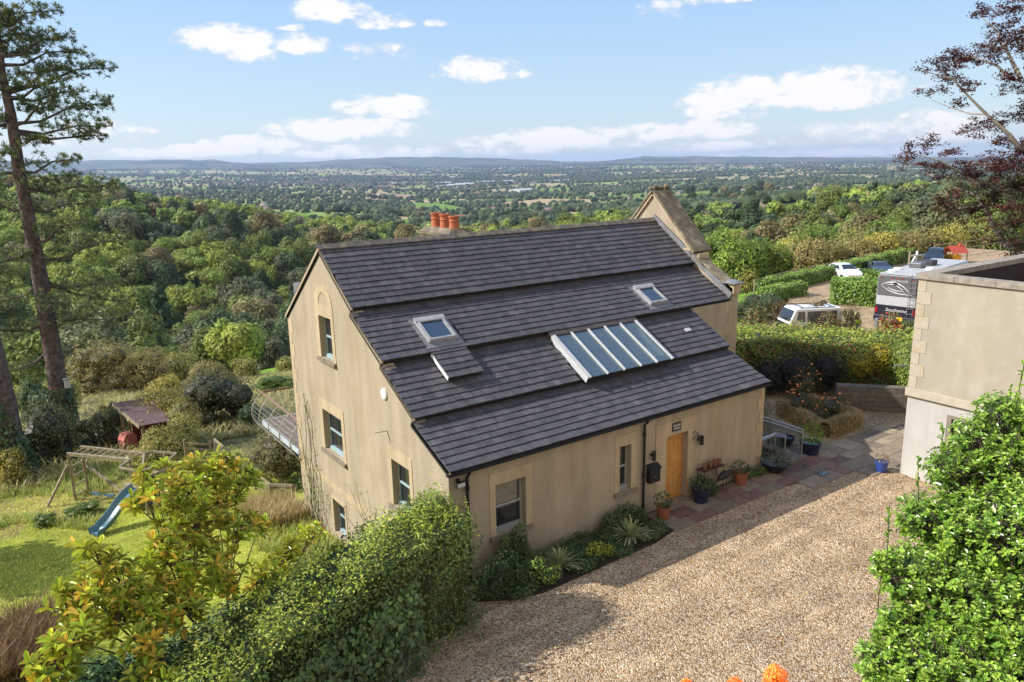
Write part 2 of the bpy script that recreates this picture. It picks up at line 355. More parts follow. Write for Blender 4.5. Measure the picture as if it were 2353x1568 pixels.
seeds = np.array(seeds); scol = np.array(scol); stype = np.array(stype)
cell = {}
for k, (a, b) in enumerate(seeds): cell.setdefault((int(a // 460), int(b // 460)), []).append(k)
def nearest(X, Y):
    X = np.asarray(X); Y = np.asarray(Y); best = np.full(X.shape, -1); d1 = np.full(X.shape, 1e18); d2 = np.full(X.shape, 1e18)
    ci = (X // 460).astype(int); cj = (Y // 460).astype(int); key = ci * 1000 + cj
    o = np.argsort(key, kind='stable'); ks, st = np.unique(key[o], return_index=True); st = list(st) + [len(o)]
    for q in range(len(ks)):
        idx = o[st[q]:st[q + 1]]; i0, j0 = ci[idx[0]], cj[idx[0]]
        c = [k for a in (-1, 0, 1) for b in (-1, 0, 1) for k in cell.get((i0 + a, j0 + b), [])]
        if not c: continue
        D = (X[idx, None] - seeds[c][None, :, 0]) ** 2 + (Y[idx, None] - seeds[c][None, :, 1]) ** 2
        s = np.argsort(D, 1)[:, :2]; n = np.arange(len(idx)); best[idx] = np.array(c)[s[:, 0]]; d1[idx] = D[n, s[:, 0]]
        d2[idx] = D[n, s[:, -1]]
    return best, np.sqrt(d1), np.sqrt(d2)
def field_mask(X, Y, Z=None, lst=None):
    Z = T(X, Y) if Z is None else Z; u, v = proj(X, Y, Z); d = np.hypot(X - CP[0], Y - CP[1]); m = np.full(X.shape, -1)
    for k, (poly, a, b, c) in enumerate(lst): m[inpoly(u, v, poly) & (d > a) & (d < b)] = k
    return m
rr = np.concatenate([[0.6], np.geomspace(4, 14800, 430)])
aa = np.concatenate([np.linspace(CAM['yaw'] - math.pi, CAM['yaw'] - .86, 22)[:-1], np.linspace(CAM['yaw'] - .86, CAM['yaw'] + .86, 350), np.linspace(CAM['yaw'] + .86, CAM['yaw'] + math.pi, 22)[1:-1]])
A, Rr = np.meshgrid(aa, rr); GX = CP[0] + Rr * np.sin(A); GY = CP[1] + Rr * np.cos(A); GZ = T(GX, GY)
nr, na = A.shape; idx = np.arange(nr * na).reshape(nr, na); nx = np.roll(idx, -1, 1)
F = np.stack([idx[:-1], nx[:-1], nx[1:], idx[1:]], -1).reshape(-1, 4)
Vt = np.stack([GX, GY, GZ], -1).reshape(-1, 3); fc = Vt[F].mean(1); dd = np.hypot(fc[:, 0] - CP[0], fc[:, 1] - CP[1])
gc = np.tile(np.array([.055, .075, .028]), (len(F), 1))
far = dd > 620; b_, d1_, d2_ = nearest(fc[far, 0], fc[far, 1]); gc[far] = np.where(b_[:, None] >= 0, scol[b_], gc[far])
hill = dd > 8200; gc[hill] = gc[hill] * .3 + np.array([.035, .05, .04]) * .7
mk = field_mask(fc[:, 0], fc[:, 1], fc[:, 2], FIELDS)
for k, fdef in enumerate(FIELDS): gc[mk == k] = fdef[3]
near = dd < 34
gc[near] = (.25, .28, .05)
sl_ = (dd >= 34) & (dd < 110); gc[sl_] = (.13, .125, .06)
mk = field_mask(fc[:, 0], fc[:, 1], fc[:, 2], MEADOW)
for k, fdef in enumerate(MEADOW): gc[mk == k] = fdef[3]
n1 = np.sin(fc[:, 0] * 1.3 + 2 * np.sin(fc[:, 1] * .7)) * np.sin(fc[:, 1] * 1.7 + np.sin(fc[:, 0] * .9))
dry = near & (fc[:, 1] > 16.2 + .9 * n1) & (fc[:, 0] < -3)
gc[dry] = (.24, .19, .085)
GM = mat('ground', (.62, .66, .6), (1.35, 1.28, 1.2), scale=.9, rough=.95, bump=.6, bscale=7, attr=True, spec=.05, detail=12)
g = link('ground', np_mesh('ground', Vt, F, gc, smooth=True), None, GM)
tag(g, 'grass and fields falling away to the valley and the distant plain', kind='structure')
# ---- woods, lawn tufts and the rest come after the buildings

def sheet(name, polys, z, m, thick=0.0, parent=None):
    b = MB(); b.plate(polys, z - thick, z) if thick else b.plate(polys, z - .002, z)
    return b.build(name, m, parent)
# gravel: stones as cells of many colours
gv = bpy.data.materials.new('gravel'); gv.use_nodes = True; t = gv.node_tree; b = t.nodes['Principled BSDF']; b.inputs['Roughness'].default_value = .75
b.inputs['Specular IOR Level'].default_value = .25
tcn = t.nodes.new('ShaderNodeTexCoord')
vo = t.nodes.new('ShaderNodeTexVoronoi'); vo.inputs['Scale'].default_value = 30; t.links.new(tcn.outputs['Object'], vo.inputs[0])
rp = t.nodes.new('ShaderNodeValToRGB'); el_ = rp.color_ramp.elements
el_[0].position = 0; el_[0].color = (.12, .07, .035, 1); el_[1].position = 1; el_[1].color = (.72, .60, .42, 1)
for p_, c_ in ((.2, (.26, .165, .08)), (.45, (.40, .275, .155)), (.7, (.50, .365, .215)), (.88, (.44, .38, .30))): e_ = el_.new(p_); e_.color = (*c_, 1)
sp = t.nodes.new('ShaderNodeSeparateColor'); t.links.new(vo.outputs['Color'], sp.inputs[0]); t.links.new(sp.outputs[0], rp.inputs[0])
no = t.nodes.new('ShaderNodeTexNoise'); no.inputs['Scale'].default_value = 1.1; no.inputs['Detail'].default_value = 8; t.links.new(tcn.outputs['Object'], no.inputs[0])
mr = t.nodes.new('ShaderNodeMapRange'); mr.inputs[1].default_value = .3; mr.inputs[2].default_value = .7; mr.inputs[3].default_value = .78; mr.inputs[4].default_value = 1.16; t.links.new(no.outputs[0], mr.inputs[0])
vm = t.nodes.new('ShaderNodeVectorMath'); vm.operation = 'SCALE'; mpg = t.nodes.new('ShaderNodeMapping'); mpg.inputs['Scale'].default_value = (.16, 2.6, 1); mpg.inputs['Rotation'].default_value = (0, 0, .12); t.links.new(tcn.outputs['Object'], mpg.inputs[0])
ng = t.nodes.new('ShaderNodeTexNoise'); ng.inputs['Scale'].default_value = 1; ng.inputs['Detail'].default_value = 3; t.links.new(mpg.outputs[0], ng.inputs[0])
mg = t.nodes.new('ShaderNodeMapRange'); mg.inputs[1].default_value = .32; mg.inputs[2].default_value = .6; mg.inputs[3].default_value = .8; mg.inputs[4].default_value = 1.06; t.links.new(ng.outputs[0], mg.inputs[0])
mm2 = t.nodes.new('ShaderNodeMath'); mm2.operation = 'MULTIPLY'; t.links.new(mr.outputs[0], mm2.inputs[0]); t.links.new(mg.outputs[0], mm2.inputs[1])
t.links.new(rp.outputs[0], vm.inputs[0]); t.links.new(mm2.outputs[0], vm.inputs['Scale']); t.links.new(vm.outputs[0], b.inputs['Base Color'])
ad = t.nodes.new('ShaderNodeMath'); ad.operation = 'ADD'; 
mm_ = t.nodes.new('ShaderNodeMath'); mm_.operation = 'MULTIPLY'; mm_.inputs[1].default_value = -1.0; t.links.new(vo.outputs['Distance'], mm_.inputs[0])
mn_ = t.nodes.new('ShaderNodeMath'); mn_.operation = 'MULTIPLY'; mn_.inputs[1].default_value = 3.5; t.links.new(no.outputs[0], mn_.inputs[0])
t.links.new(mm_.outputs[0], ad.inputs[0]); t.links.new(mn_.outputs[0], ad.inputs[1])
bp = t.nodes.new('ShaderNodeBump'); bp.inputs['Strength'].default_value = 1.0; bp.inputs['Distance'].default_value = .03
t.links.new(ad.outputs[0], bp.inputs['Height']); t.links.new(bp.outputs[0], b.inputs['Normal'])
PIT = [(11.76, .31), (13.29, .31), (13.29, 2.64), (11.76, 2.64)]
gp = [(-.35, .3), (-1.2, -1.0), (-2.6, -1.7), (-4.5, -2.4), (-8, -3.6), (-14, -6), (-14, -22), (19, -22), (23, -6), (23, 0.5), (20.5, 5), (17, 9), (13.4, 9), (13.4, 3.1), (11.4, 3.1), (11.4, .3)]
o = sheet('gravel_drive', [gp, PIT], 0.0, gv, .5); tag(o, 'pale golden gravel drive in front of the house', kind='structure')
yp = [(19, 1), (24, -6), (70, -4), (88, 16), (86, 29), (66, 25.8), (54.5, 24.6), (45.2, 23.6), (42.6, 20.8), (34, 17), (24, 12)]
o = sheet('gravel_yard', [yp], -1.0, gv, .4); tag(o, 'gravel parking yard behind the tall hedge', kind='structure')
# soil bed along the facade and the planting bed by the steps
soil = mat('soil', (.018, .013, .009), (.045, .032, .022), scale=9, rough=.95, bump=1, bscale=25)
bd = [(0.02, -.01), (.1, -.85), (.8, -1.3), (1.6, -1.5), (3.2, -1.45), (5.4, -1.38), (6.25, -1.2), (6.25, -.01)]
o = sheet('flower_bed', [bd], .03, soil, .05); tag(o, 'dark soil bed along the front wall', kind='structure')
# paving slabs
stone_pv = mat('paving_stone', (.75, .75, .75), (1.2, 1.15, 1.1), scale=5, rough=.8, bump=.5, bscale=40, attr=True, spec=.25)
pavp = [(6.3, 0), (6.3, -1.40), (8.7, -1.50), (11, -1.52), (12.7, -1.75), (13.95, -1.95), (14.1, -2.6), (14.65, -2.95), (19.4, -1.6), (19.2, -.6), (17.2, -.3), (15, -.05), (13.7, -.3), (13.3, .32), (11.5, .32), (11.5, 0)]
b = MB(); cl = []; y = -3.1
while y < .3:
    h_ = random.choice([.45, .6, .6, .75]); x = 6.0 + random.random() * .4
    while x < 19.5:
        w_ = random.choice([.5, .6, .75, .9]); cx, cy = x + w_ / 2, y + h_ / 2
        if inpoly([cx], [cy], pavp)[0]:
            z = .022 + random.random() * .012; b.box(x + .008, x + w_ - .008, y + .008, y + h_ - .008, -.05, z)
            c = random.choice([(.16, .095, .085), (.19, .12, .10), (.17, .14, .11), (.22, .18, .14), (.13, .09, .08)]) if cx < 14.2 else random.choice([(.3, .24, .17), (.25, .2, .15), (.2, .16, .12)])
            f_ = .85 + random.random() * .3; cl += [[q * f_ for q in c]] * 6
        x += w_
    y += h_
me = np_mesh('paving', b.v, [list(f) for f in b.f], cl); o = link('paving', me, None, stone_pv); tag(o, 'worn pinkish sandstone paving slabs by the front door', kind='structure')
jp = [(x, y + .22 if y < -1.2 else y) for x, y in pavp]
o = sheet('paving_joints', [jp], .012, mat('joint_sand', (.06, .05, .04), (.12, .1, .075), scale=12, rough=.95)); tag(o, 'sandy joints between the paving slabs', kind='structure')
# steps pit
stc = mat('step_concrete', (.12, .11, .1), (.2, .18, .16), scale=6, rough=.9, bump=.4)
b = MB(); b.box(11.5, 11.8, .3, 2.9, -2.2, -.01); b.box(13.25, 13.4, .3, 2.9, -2.2, -.01); b.box(11.8, 13.25, .2, .35, -2.2, -.01); b.box(11.8, 13.25, 2.6, 2.9, -2.2, -.01); b.box(11.8, 13.25, .35, 2.6, -2.2, -2.0)
for i in range(7): b.box(11.85 + i * .19, 12.05 + i * .19 - .012, .36, 1.35, -2.0, -.2 - i * .22)
o = b.build('basement_steps', stc); tag(o, 'sunken grey steps going down beside the house corner', kind='structure')

# ------------------------------------------------------------------ materials of the buildings
ROUGH = mat('roughcast', (.335, .282, .208), (.395, .337, .257), scale=11, rough=.95, bump=.6, bscale=90, spec=.1, col3=(.325, .27, .19), scale3=.9)
def streaks(m_, lo=.88, hi=1.05, sc=(2.6, 2.6, .3)):
    t = m_.node_tree; b_ = t.nodes['Principled BSDF']; src = b_.inputs['Base Color'].links[0].from_socket; c_ = t.nodes.new('ShaderNodeTexCoord'); mp_ = t.nodes.new('ShaderNodeMapping'); mp_.inputs['Scale'].default_value = sc
    t.links.new(c_.outputs['Object'], mp_.inputs[0]); n_ = t.nodes.new('ShaderNodeTexNoise'); n_.inputs['Scale'].default_value = 1; n_.inputs['Detail'].default_value = 6; t.links.new(mp_.outputs[0], n_.inputs[0])
    g_ = t.nodes.new('ShaderNodeMapRange'); g_.inputs[1].default_value = .35; g_.inputs[2].default_value = .62; g_.inputs[3].default_value = lo; g_.inputs[4].default_value = hi; t.links.new(n_.outputs[0], g_.inputs[0])
    v_ = t.nodes.new('ShaderNodeVectorMath'); v_.operation = 'SCALE'; t.links.new(src, v_.inputs[0]); t.links.new(g_.outputs[0], v_.inputs['Scale']); t.links.new(v_.outputs[0], b_.inputs['Base Color'])
streaks(ROUGH)
STONE = mat('bath_stone', (.38, .305, .20), (.44, .36, .25), scale=3, rough=.85, bump=.15, bscale=50, spec=.15)
SILL = mat('weathered_sill', (.14, .115, .085), (.25, .21, .155), scale=8, rough=.9, bump=.4, bscale=40)
streaks(STONE, .86, 1.04)
SASHW = mat('blue_sash_paint', (.27, .38, .41), (.32, .43, .46), scale=5, rough=.5)
SASHG = mat('grey_sash_paint', (.25, .27, .27), (.30, .32, .32), scale=5, rough=.5)
GLASS = mat('window_glass', (.018, .022, .026), rough=.03, spec=.9)
MIRR = mat('reflecting_glass', (.16, .17, .16), rough=.04, spec=1.0, metal=.55)
BLACK = mat('black_paint', (.012, .012, .013), (.02, .02, .02), scale=8, rough=.45)
IRON = mat('black_iron', (.015, .014, .014), (.03, .025, .022), scale=20, rough=.6)
LEADM = mat('lead_flashing', (.13, .135, .15), (.2, .205, .22), scale=4, rough=.6, bump=.2, bscale=8)
ALU = mat('white_aluminium', (.40, .42, .44), (.5, .51, .53), scale=10, rough=.35, spec=.5)
GREYM = mat('grey_aluminium', (.24, .255, .27), (.34, .35, .36), scale=6, rough=.4)
OAK = mat('oak_planks', (.42, .2, .055), (.55, .29, .09), scale=5, rough=.55, bump=.2, bscale=30)
SLATE = mat('slate', (.75, .75, .78), (1.3, 1.28, 1.28), scale=3.5, rough=.62, bump=.35, bscale=45, attr=True, spec=.35, detail=8)
DECKM = mat('roof_felt', (.016, .015, .016), (.03, .028, .028), scale=8, rough=.95)
COPE = mat('coping_stone', (.10, .085, .06), (.19, .16, .115), scale=6, rough=.95, bump=.6, bscale=35, col3=(.3, .26, .18), scale3=2.5)
TERRA = mat('terracotta', (.36, .10, .045), (.46, .15, .07), scale=9, rough=.75, bump=.2)
CREAMW = mat('cream_plaster', (.62, .57, .45), (.68, .63, .52), scale=4, rough=.9)
WHITE = mat('white_plastic', (.75, .76, .78), rough=.4, spec=.5)
STEEL = mat('brushed_steel', (.55, .55, .56), rough=.3, metal=.9)

HS = 11.48; HL = 13.45; HD = 10.25
YR, ZR = 6.876, 7.55
SEC = [  # bottom (y,z), top (y,z), x0, x1
 ((4.786, 6.078), (YR, ZR), -.06, HL), ((3.085, 4.944), (4.90, 5.955), -.06, HL),
 ((1.47, 3.842), (3.2, 4.81), -.06, HS + .06), ((-.15, 2.983), (1.6, 3.725), -.06, HS + .06)]
house = thing('house', 'cream rendered house with long stepped dark slate roof, in the middle', 'house', (0, 0, 0))
# gable wall facing the garden
gab = [(0, -3), (HD, -3), (HD, 4.95), (YR, ZR - .16), (4.79, 5.92), (3.09, 4.79), (1.47, 3.69), (0, 2.9)]
WW = [(7.72, 6.25, 1.16, 2.49), (2.96, 1.97, 1.02, 2.33), (7.42, 6.48, 4.2, 5.5), (7.45, 6.52, -1.58, -.43), (5.32, 4.55, -1.5, -.5)]
holes = [rect(min(a, b), max(a, b), c, d) for a, b, c, d in WW]
MB().plate([gab] + holes, 0, .3, MX).build('wall', ROUGH, house)
FWN = [(1.27, 2.17, .95, 2.26), (5.33, 5.76, .95, 2.26)]; DOOR = (7.12, 8.02, .06, 2.13)
MB().plate([[(.3, -.6), (HS, -.6), (HS, 2.97), (.3, 2.97)]] + [rect(a, b, c, d) for a, b, c, d in FWN] + [rect(*DOOR)], 0, .3, MY).build('wall', ROUGH, house)
b = MB(); b.plate([[(.3, -.6), (3.0, -.6), (3.0, 4.6), (1.47, 3.68), (.3, 3.0)]], HS - .3, HS, MX); 
b.build('wall', ROUGH, house); MB().box(HS, 13.5, 3.0, 3.3, -2.2, 4.86).build('wall', ROUGH, house); MB().box(.3, 13.2, HD - .3, HD, -3, 4.95).build('wall', ROUGH, house)
# lower storey plinth and string course
b = MB(); b.box(-.05, 0, 0.02, HD, -.02, .14); b.build('string_course', STONE, house)
b = MB()
for i in range(18): # quoins of the garden gable corners and of the front corners
    z = -2.6 + i * .42
    if z < 4.7: L_ = .42 if i % 2 else .26; b.box(-.012, 0, HD - L_, HD + .01, z, z + .40)
b.build('quoins', STONE, house); b = MB()
for i in range(12):
    z = -2.6 + i * .42; L_ = .42 if i % 2 else .26; b.box(-.012, 0, -.012, L_, z, z + .40)
b.build('quoins', STONE, house); b = MB()
for i in range(7):
    z = .05 + i * .4; L_ = .30 if i % 2 else .17
    b.box(HS - L_, HS + .012, -.014, 0, z, z + .385)
b.build('quoins', STONE, house); b = MB()
for i in range(12):
    z = .1 + i * .4; L_ = .34 if i % 2 else .2
    b.box(13.5 - L_, 13.512, 2.986, 3.0, z, z + .385)
b.build('quoins', STONE, house)
# stone surrounds and sills
def surround(M, a0, a1, b0, b1, hole, t=-.016, arch=False, sill=True):
    a0, a1 = min(a0, a1), max(a0, a1); out = rect(a0, a1, b0, b1)
    if arch:
        cx, r = (a0 + a1) / 2, (a1 - a0) / 2; out = [(a0, b0), (a1, b0)] + [(cx + r * math.cos(k * math.pi / 14), b1 - r + r * math.sin(k * math.pi / 14) * 1.0) for k in range(15)]
        ic = (hole[0] + hole[1]) / 2; ir = .4; zb = 5.85
        inner = [(ic - ir, zb), (ic + ir, zb)] + [(ic + ir * math.cos(k * math.pi / 12), zb + ir * .95 * math.sin(k * math.pi / 12)) for k in range(13)][1:-1]
        MB().plate([out, rect(*hole), inner], t, 0.0, M).build('window_surround', STONE, house)
    else: MB().plate([out, rect(*hole)], t, 0.0, M).build('window_surround', STONE, house)
    if sill: MB().box(hole[0] - .2, hole[1] + .2, hole[2] - .12, hole[2] - .002, -.09, .2, M).build('sill', SILL, house, bevel=.01)
def sash(M, h, paint, top_glass=GLASS, d=.17):
    a0, a1, b0, b1 = h; f = .055; mid = (b0 + b1) / 2
    w_ = MB(); w_.plate([rect(a0, a1, b0, b1), rect(a0 + f, a1 - f, b0 + f + .05, b1 - f)], d, d + .07, M)
    w_.box(a0 + f, a1 - f, mid - .025, mid + .03, d - .015, d + .05, M); w_.box(a0, a1, b0, b0 + .09, d - .05, d - .002, M)
    fr = w_.build('window', paint, house)
    MB().box(a0 + f, a1 - f, b0 + f + .05, mid - .025, d + .03, d + .04, M).build('pane', GLASS, fr)
    MB().box(a0 + f, a1 - f, mid + .03, b1 - f, d + .012, d + .022, M).build('pane', top_glass, fr)
    MB().box(a0 - .05, a1 + .05, b0 - .05, b1 + .05, d + .14, d + .16, M).build('dark_room_backing', BLACK, fr)  # black sheet standing in for the unlit room behind the glass
sg = lambda q: (min(q[0], q[1]), max(q[0], q[1]), q[2], q[3])
surround(MX, 7.94, 6.05, .98, 2.80, sg(WW[0])); surround(MX, 3.15, 1.80, .86, 2.66, sg(WW[1]))
surround(MX, 7.67, 6.28, 4.05, 6.46, sg(WW[2]), arch=True); surround(MX, 7.6, 6.4, -1.6, -.3, sg(WW[3]), sill=False)
for q in WW: sash(MX, sg(q), SASHW)
for k, q in enumerate(FWN): sash(MY, q, SASHG, top_glass=MIRR if k == 0 else GLASS)
surround(MY, 1.10, 2.36, .92, 2.58, FWN[0]); surround(MY, 5.16, 5.95, .92, 2.58, FWN[1]); 
MB().plate([rect(6.70, 8.30, 0, 2.56), rect(DOOR[0], DOOR[1], -.02, DOOR[3])], -.018, 0, MY).build('door_surround', STONE, house)
# door
b = MB(); n_ = 5; w_ = (DOOR[1] - DOOR[0] - .06) / n_
for i in range(n_): b.box(DOOR[0] + .03 + i * w_ + .004, DOOR[0] + .03 + (i + 1) * w_ - .004, .2, .24, .1, 2.09)
door = b.build('door', OAK, house, bevel=.006)
MB().plate([rect(DOOR[0], DOOR[1], .06, 2.13), rect(DOOR[0] + .03, DOOR[1] - .03, .1, 2.09)], .18, .27, MY).build('door_frame', OAK, door)
MB().box(DOOR[0] + .03, DOOR[1] - .03, .235, .239, .1, 2.09).build('backing', BLACK, door)
b = MB(); b.box(7.19, 7.23, .185, .2, .98, 1.16); b.tube([(7.21, .19, 1.1), (7.21, .14, 1.1), (7.33, .14, 1.1)], .012); b.build('handle', STEEL, door)
MB().box(7.0, 8.15, -.32, .25, 0, .07).build('doorstep', SILL, house, bevel=.015)

# ---- roof
def frame_of(bot, top):
    u = Vector((0, top[0] - bot[0], top[1] - bot[1])); L = u.length; u.normalize(); n = Vector((0, -u.z, u.y))
    return Matrix(((1, u.x, n.x, 0), (0, u.y, n.y, bot[0]), (0, u.z, n.z, bot[1]), (0, 0, 0, 1))), L
RM = []
SV = []; SF = []; SC = []
def slates(M, L, x0, x1, skip=(), tone=0, tmax=.0):
    gz = .226; rows = int(math.ceil((L - .02) / gz))
    for i in range(rows):
        b0 = i * gz - (.03 if i == 0 else 0); b1 = min(b0 + gz + .07, L + .0); x = x0 - (random.random() * .25) ; first = True
        while x < x1:
            w_ = random.choice([.24, .27, .3, .3, .33]); xa = max(x, x0); xb = min(x + w_ - .011, x1); x += w_
            if xb - xa < .05: continue
            cx, cb = (xa + xb) / 2, b0 + .1
            if any(s[0] < cx < s[1] and s[2] < cb < s[3] for s in skip): continue
            j1, j2 = random.random() * .006, random.random() * .006; jb = random.random() * .012
            ps = [(xa, b0 + jb, .042 + j1), (xb, b0 + jb + random.uniform(-.005, .005), .042 + j2), (xb, b1, .012), (xa, b1, .012), (xa, b0 + jb, .009), (xb, b0 + jb, .009), (xb, b1, .002), (xa, b1, .002)]
            n = len(SV); SV.extend([tuple(M @ Vector(p)) for p in ps])
            SF.extend([(n, n + 1, n + 2, n + 3), (n + 4, n + 7, n + 6, n + 5), (n, n + 4, n + 5, n + 1), (n + 1, n + 5, n + 6, n + 2), (n + 2, n + 6, n + 7, n + 3), (n + 3, n + 7, n + 4, n)])
            r_ = random.random(); c = (.068, .067, .073) if r_ < .6 else (.074, .068, .074) if r_ < .75 else (.062, .064, .071) if r_ < .95 else (.084, .083, .09)
            k = random.uniform(.88, 1.12); SC.extend([[q * k for q in c]] * 6)
SK = {1: [(1.42, 2.42, .28, 1.34), (9.72, 10.66, .28, 1.34)], 2: [(5.25, 8.72, -.1, 1.80)], 0: [], 3: []}
DK = MB()
for i, (bt, tp, x0, x1) in enumerate(SEC):
    M, L = frame_of(bt, tp); RM.append((M, L)); slates(M, L, x0, x1, SK[i])
    if i == 2: DK.plate([rect(x0, x1, -.0, L), rect(5.42, 8.6, .12, 1.52)], -.10, 0, M)
    else: DK.box(x0, x1, 0, L, -.15, 0, M)
# raised flap carrying the upper slope down beside the first skylight
Mf, _ = frame_of(SEC[1][0], SEC[1][1]); Mf = Mf @ Matrix.Translation((0, -1.04, 0))
DK.box(1.40, 2.42, 0, 1.04, -.09, 0, Mf); slates(Mf, 1.06, 1.38, 2.44)
# rear slope
Mr = Matrix(((-1, 0, 0, 0), (0, -1, 0, 0), (0, 0, 1, 0), (0, 0, 0, 1)))
ub = Vector((0, YR - (HD + .1), ZR - 5.06)); Lr = ub.length; ub.normalize(); nb = Vector((0, -ub.z, ub.y)) * -1; nb = Vector((0, ub.z * 1.0, -ub.y))
Mr = Matrix(((1, ub.x, nb.x, 0), (0, ub.y, nb.y, HD + .1), (0, ub.z, nb.z, 5.06), (0, 0, 0, 1)))
DK.box(-.06, HL, 0, Lr, -.1, 0, Mr); slates(Mr, Lr, -.06, HL)
roof = DK.build('roof', DECKM, house)
o = link('slates', np_mesh('slates', SV, SF, SC), roof, SLATE)
# ridge
b = MB(); x = -.08; ridge_f = []
while x < HL - .05:
    x2 = min(x + .46, HL); dz = random.uniform(0, .006)
    for s in (-1, 1):
        b.add([(x, YR, ZR + .085 + dz), (x2 - .008, YR, ZR + .085 + dz), (x2 - .008, YR + s * .17, ZR - .03 + dz), (x, YR + s * .17, ZR - .03 + dz),
               (x, YR, ZR + .05), (x2 - .008, YR, ZR + .05), (x2 - .008, YR + s * .17, ZR - .06), (x, YR + s * .17, ZR - .06)],
              [(0, 1, 2, 3), (4, 7, 6, 5), (0, 4, 5, 1), (3, 2, 6, 7), (0, 3, 7, 4), (1, 5, 6, 2)])
    x = x2
b.build('ridge_tiles', mat('ridge_tile', (.07, .065, .062), (.15, .135, .12), scale=9, rough=.9, bump=.4, bscale=40, col3=(.22, .2, .12), scale3=4), roof)
# verge mortar on the garden gable
b = MB()
for bt, tp, x0, x1 in SEC: b.bar((-.035, bt[0], bt[1] - .045), (-.035, tp[0], tp[1] - .045), .05, .07)
b.bar((-.035, HD + .1, 5.0), (-.035, YR, ZR - .04), .06, .07); b.build('verge', STONE, roof)
# rear roof window box seen over the verge
b = MB(); b.box(.02, .8, 8.75, 9.5, 5.7, 6.22); b.build('dormer', LEADM, roof)
# skylights
def skylight(x0, x1, b0, b1, M):
    f = MB(); f.plate([rect(x0, x1, b0, b1), rect(x0 + .11, x1 - .11, b0 + .1, b1 - .16)], .0, .12, M); f.box(x0 - .02, x1 + .02, b1 - .14, b1 + .02, .12, .15, M)
    f.plate([rect(x0 + .03, x1 - .03, b0 + .03, b1 - .13), rect(x0 + .1, x1 - .1, b0 + .09, b1 - .17)], .12, .145, M)
    o = f.build('skylight', GREYM, roof); 
    MB().box(x0 + .09, x1 - .09, b0 + .08, b1 - .15, .09, .1, M).build('pane', SKG, o)
    w_ = MB(); w_.box(x0 - .12, x1 + .12, b0 - .2, b1 + .1, .012, .042, M); w_.build('flashing', LEADM, o)
SKG = mat('skylight_glass', (.03, .05, .085), rough=.06, spec=1.0)
skylight(1.47, 2.37, .31, 1.27, RM[1][0]); skylight(9.77, 10.61, .31, 1.27, RM[1][0])
# long rooflight with glazing bars
M, L = RM[2]; f = MB(); X0, X1 = 5.34, 8.68
f.plate([rect(X0, X1, -.10, 1.74), rect(X0 + .08, X1 - .08, .12, 1.52)], -.03, .13, M)
cb_ = f.build('rooflight', DECKM, roof)
f = MB()
for i in range(6):
    x = X0 + .03 + i * (X1 - X0 - .06) / 5; w_ = .075 if i in (0, 5) else .05; f.box(x - w_ / 2, x + w_ / 2, -.16, 1.72, .175, .22, M); f.box(x - .015, x + .015, -.14, 1.70, .13, .176, M)
f.box(X0 - .05, X0 - .03, -.14, 1.72, .0, .2, M); f.build('glazing_bars', ALU, cb_)
gl = bpy.data.materials.new('rooflight_glass'); gl.use_nodes = True; t = gl.node_tree; t.nodes.clear()
o_ = t.nodes.new('ShaderNodeOutputMaterial'); tr = t.nodes.new('ShaderNodeBsdfTransparent'); tr.inputs[0].default_value = (.72, .8, .8, 1)
g1 = t.nodes.new('ShaderNodeBsdfGlossy'); g1.inputs['Roughness'].default_value = .05; g1.inputs[0].default_value = (.75, .85, .95, 1)
d1 = t.nodes.new('ShaderNodeBsdfDiffuse'); d1.inputs[0].default_value = (.2, .25, .27, 1)
ms = t.nodes.new('ShaderNodeMixShader'); ms.inputs[0].default_value = .16; m2 = t.nodes.new('ShaderNodeMixShader'); m2.inputs[0].default_value = .22
t.links.new(tr.outputs[0], ms.inputs[1]); t.links.new(g1.outputs[0], ms.inputs[2]); t.links.new(ms.outputs[0], m2.inputs[1]); t.links.new(d1.outputs[0], m2.inputs[2]); t.links.new(m2.outputs[0], o_.inputs[0])
MB().box(X0 + .04, X1 - .04, -.12, 1.7, .150, .158, M).build('glass_panes', gl, cb_)
f = MB(); f.plate([rect(X0 + .06, X1 - .06, .1, 1.54), rect(X0 + .085, X1 - .085, .125, 1.515)], -.8, .12, M); f.box(X0 + .085, X1 - .085, .125, 1.515, -.82, -.78, M)
wl = f.build('rooflight_well', mat('well_plaster', (.16, .19, .21), (.2, .23, .25), scale=2), cb_)
f = MB(); f.box(X1 - .1, X1 - .086, .15, 1.49, -.7, .1, M); f.build('sunlit_reveal', CREAMW, cb_)  # pale on this side only: the sunlit strip is put into the colour
f = MB(); f.box(X0 - .05, X1 + .08, 1.72, 1.93, .02, .19, M); f.build('flashing', mat('ribbed_flashing', (.05, .045, .045), (.085, .075, .075), scale=6, rough=.8, bump=.8, bscale=14), cb_)
# slate vent, flap flashing, gutter, downpipes
f = MB(); f.box(10.38, 10.6, .94, 1.08, .03, .07, M); f.build('roof_vent', ALU, roof)
f = MB(); f.box(1.366, 1.378, 0.02, 1.0, -.10, .0, Mf); f.build('white_flashing', WHITE, roof)
b = MB()
for k in range(7):
    a0, a1 = math.pi + k * math.pi / 6, math.pi + (k + 1) * math.pi / 6
b = MB(); prof = [(math.cos(math.pi + k * math.pi / 8) * .06, math.sin(math.pi + k * math.pi / 8) * .055) for k in range(9)]
b.add([(x, -.2 + p[0], 2.93 + p[1]) for x in (-.08, HS + .08) for p in prof], [(i, i + 1, i + 10, i + 9) for i in range(8)]); b.box(-.07, HS + .07, -.13, -.005, 2.84, 2.90); b.build('gutter', BLACK, house)
for px in (.455, 6.19):
    b = MB(); b.tube([(px, -.2, 2.9), (px, -.19, 2.84), (px, -.075, 2.72), (px, -.075, 0.02)], .036, 10)
    for z in (2.4, 1.2): b.tube([(px, -.075, z), (px, -.075, z + .09)], .05, 10)
    b.build('downpipe', BLACK, house, smooth=False)
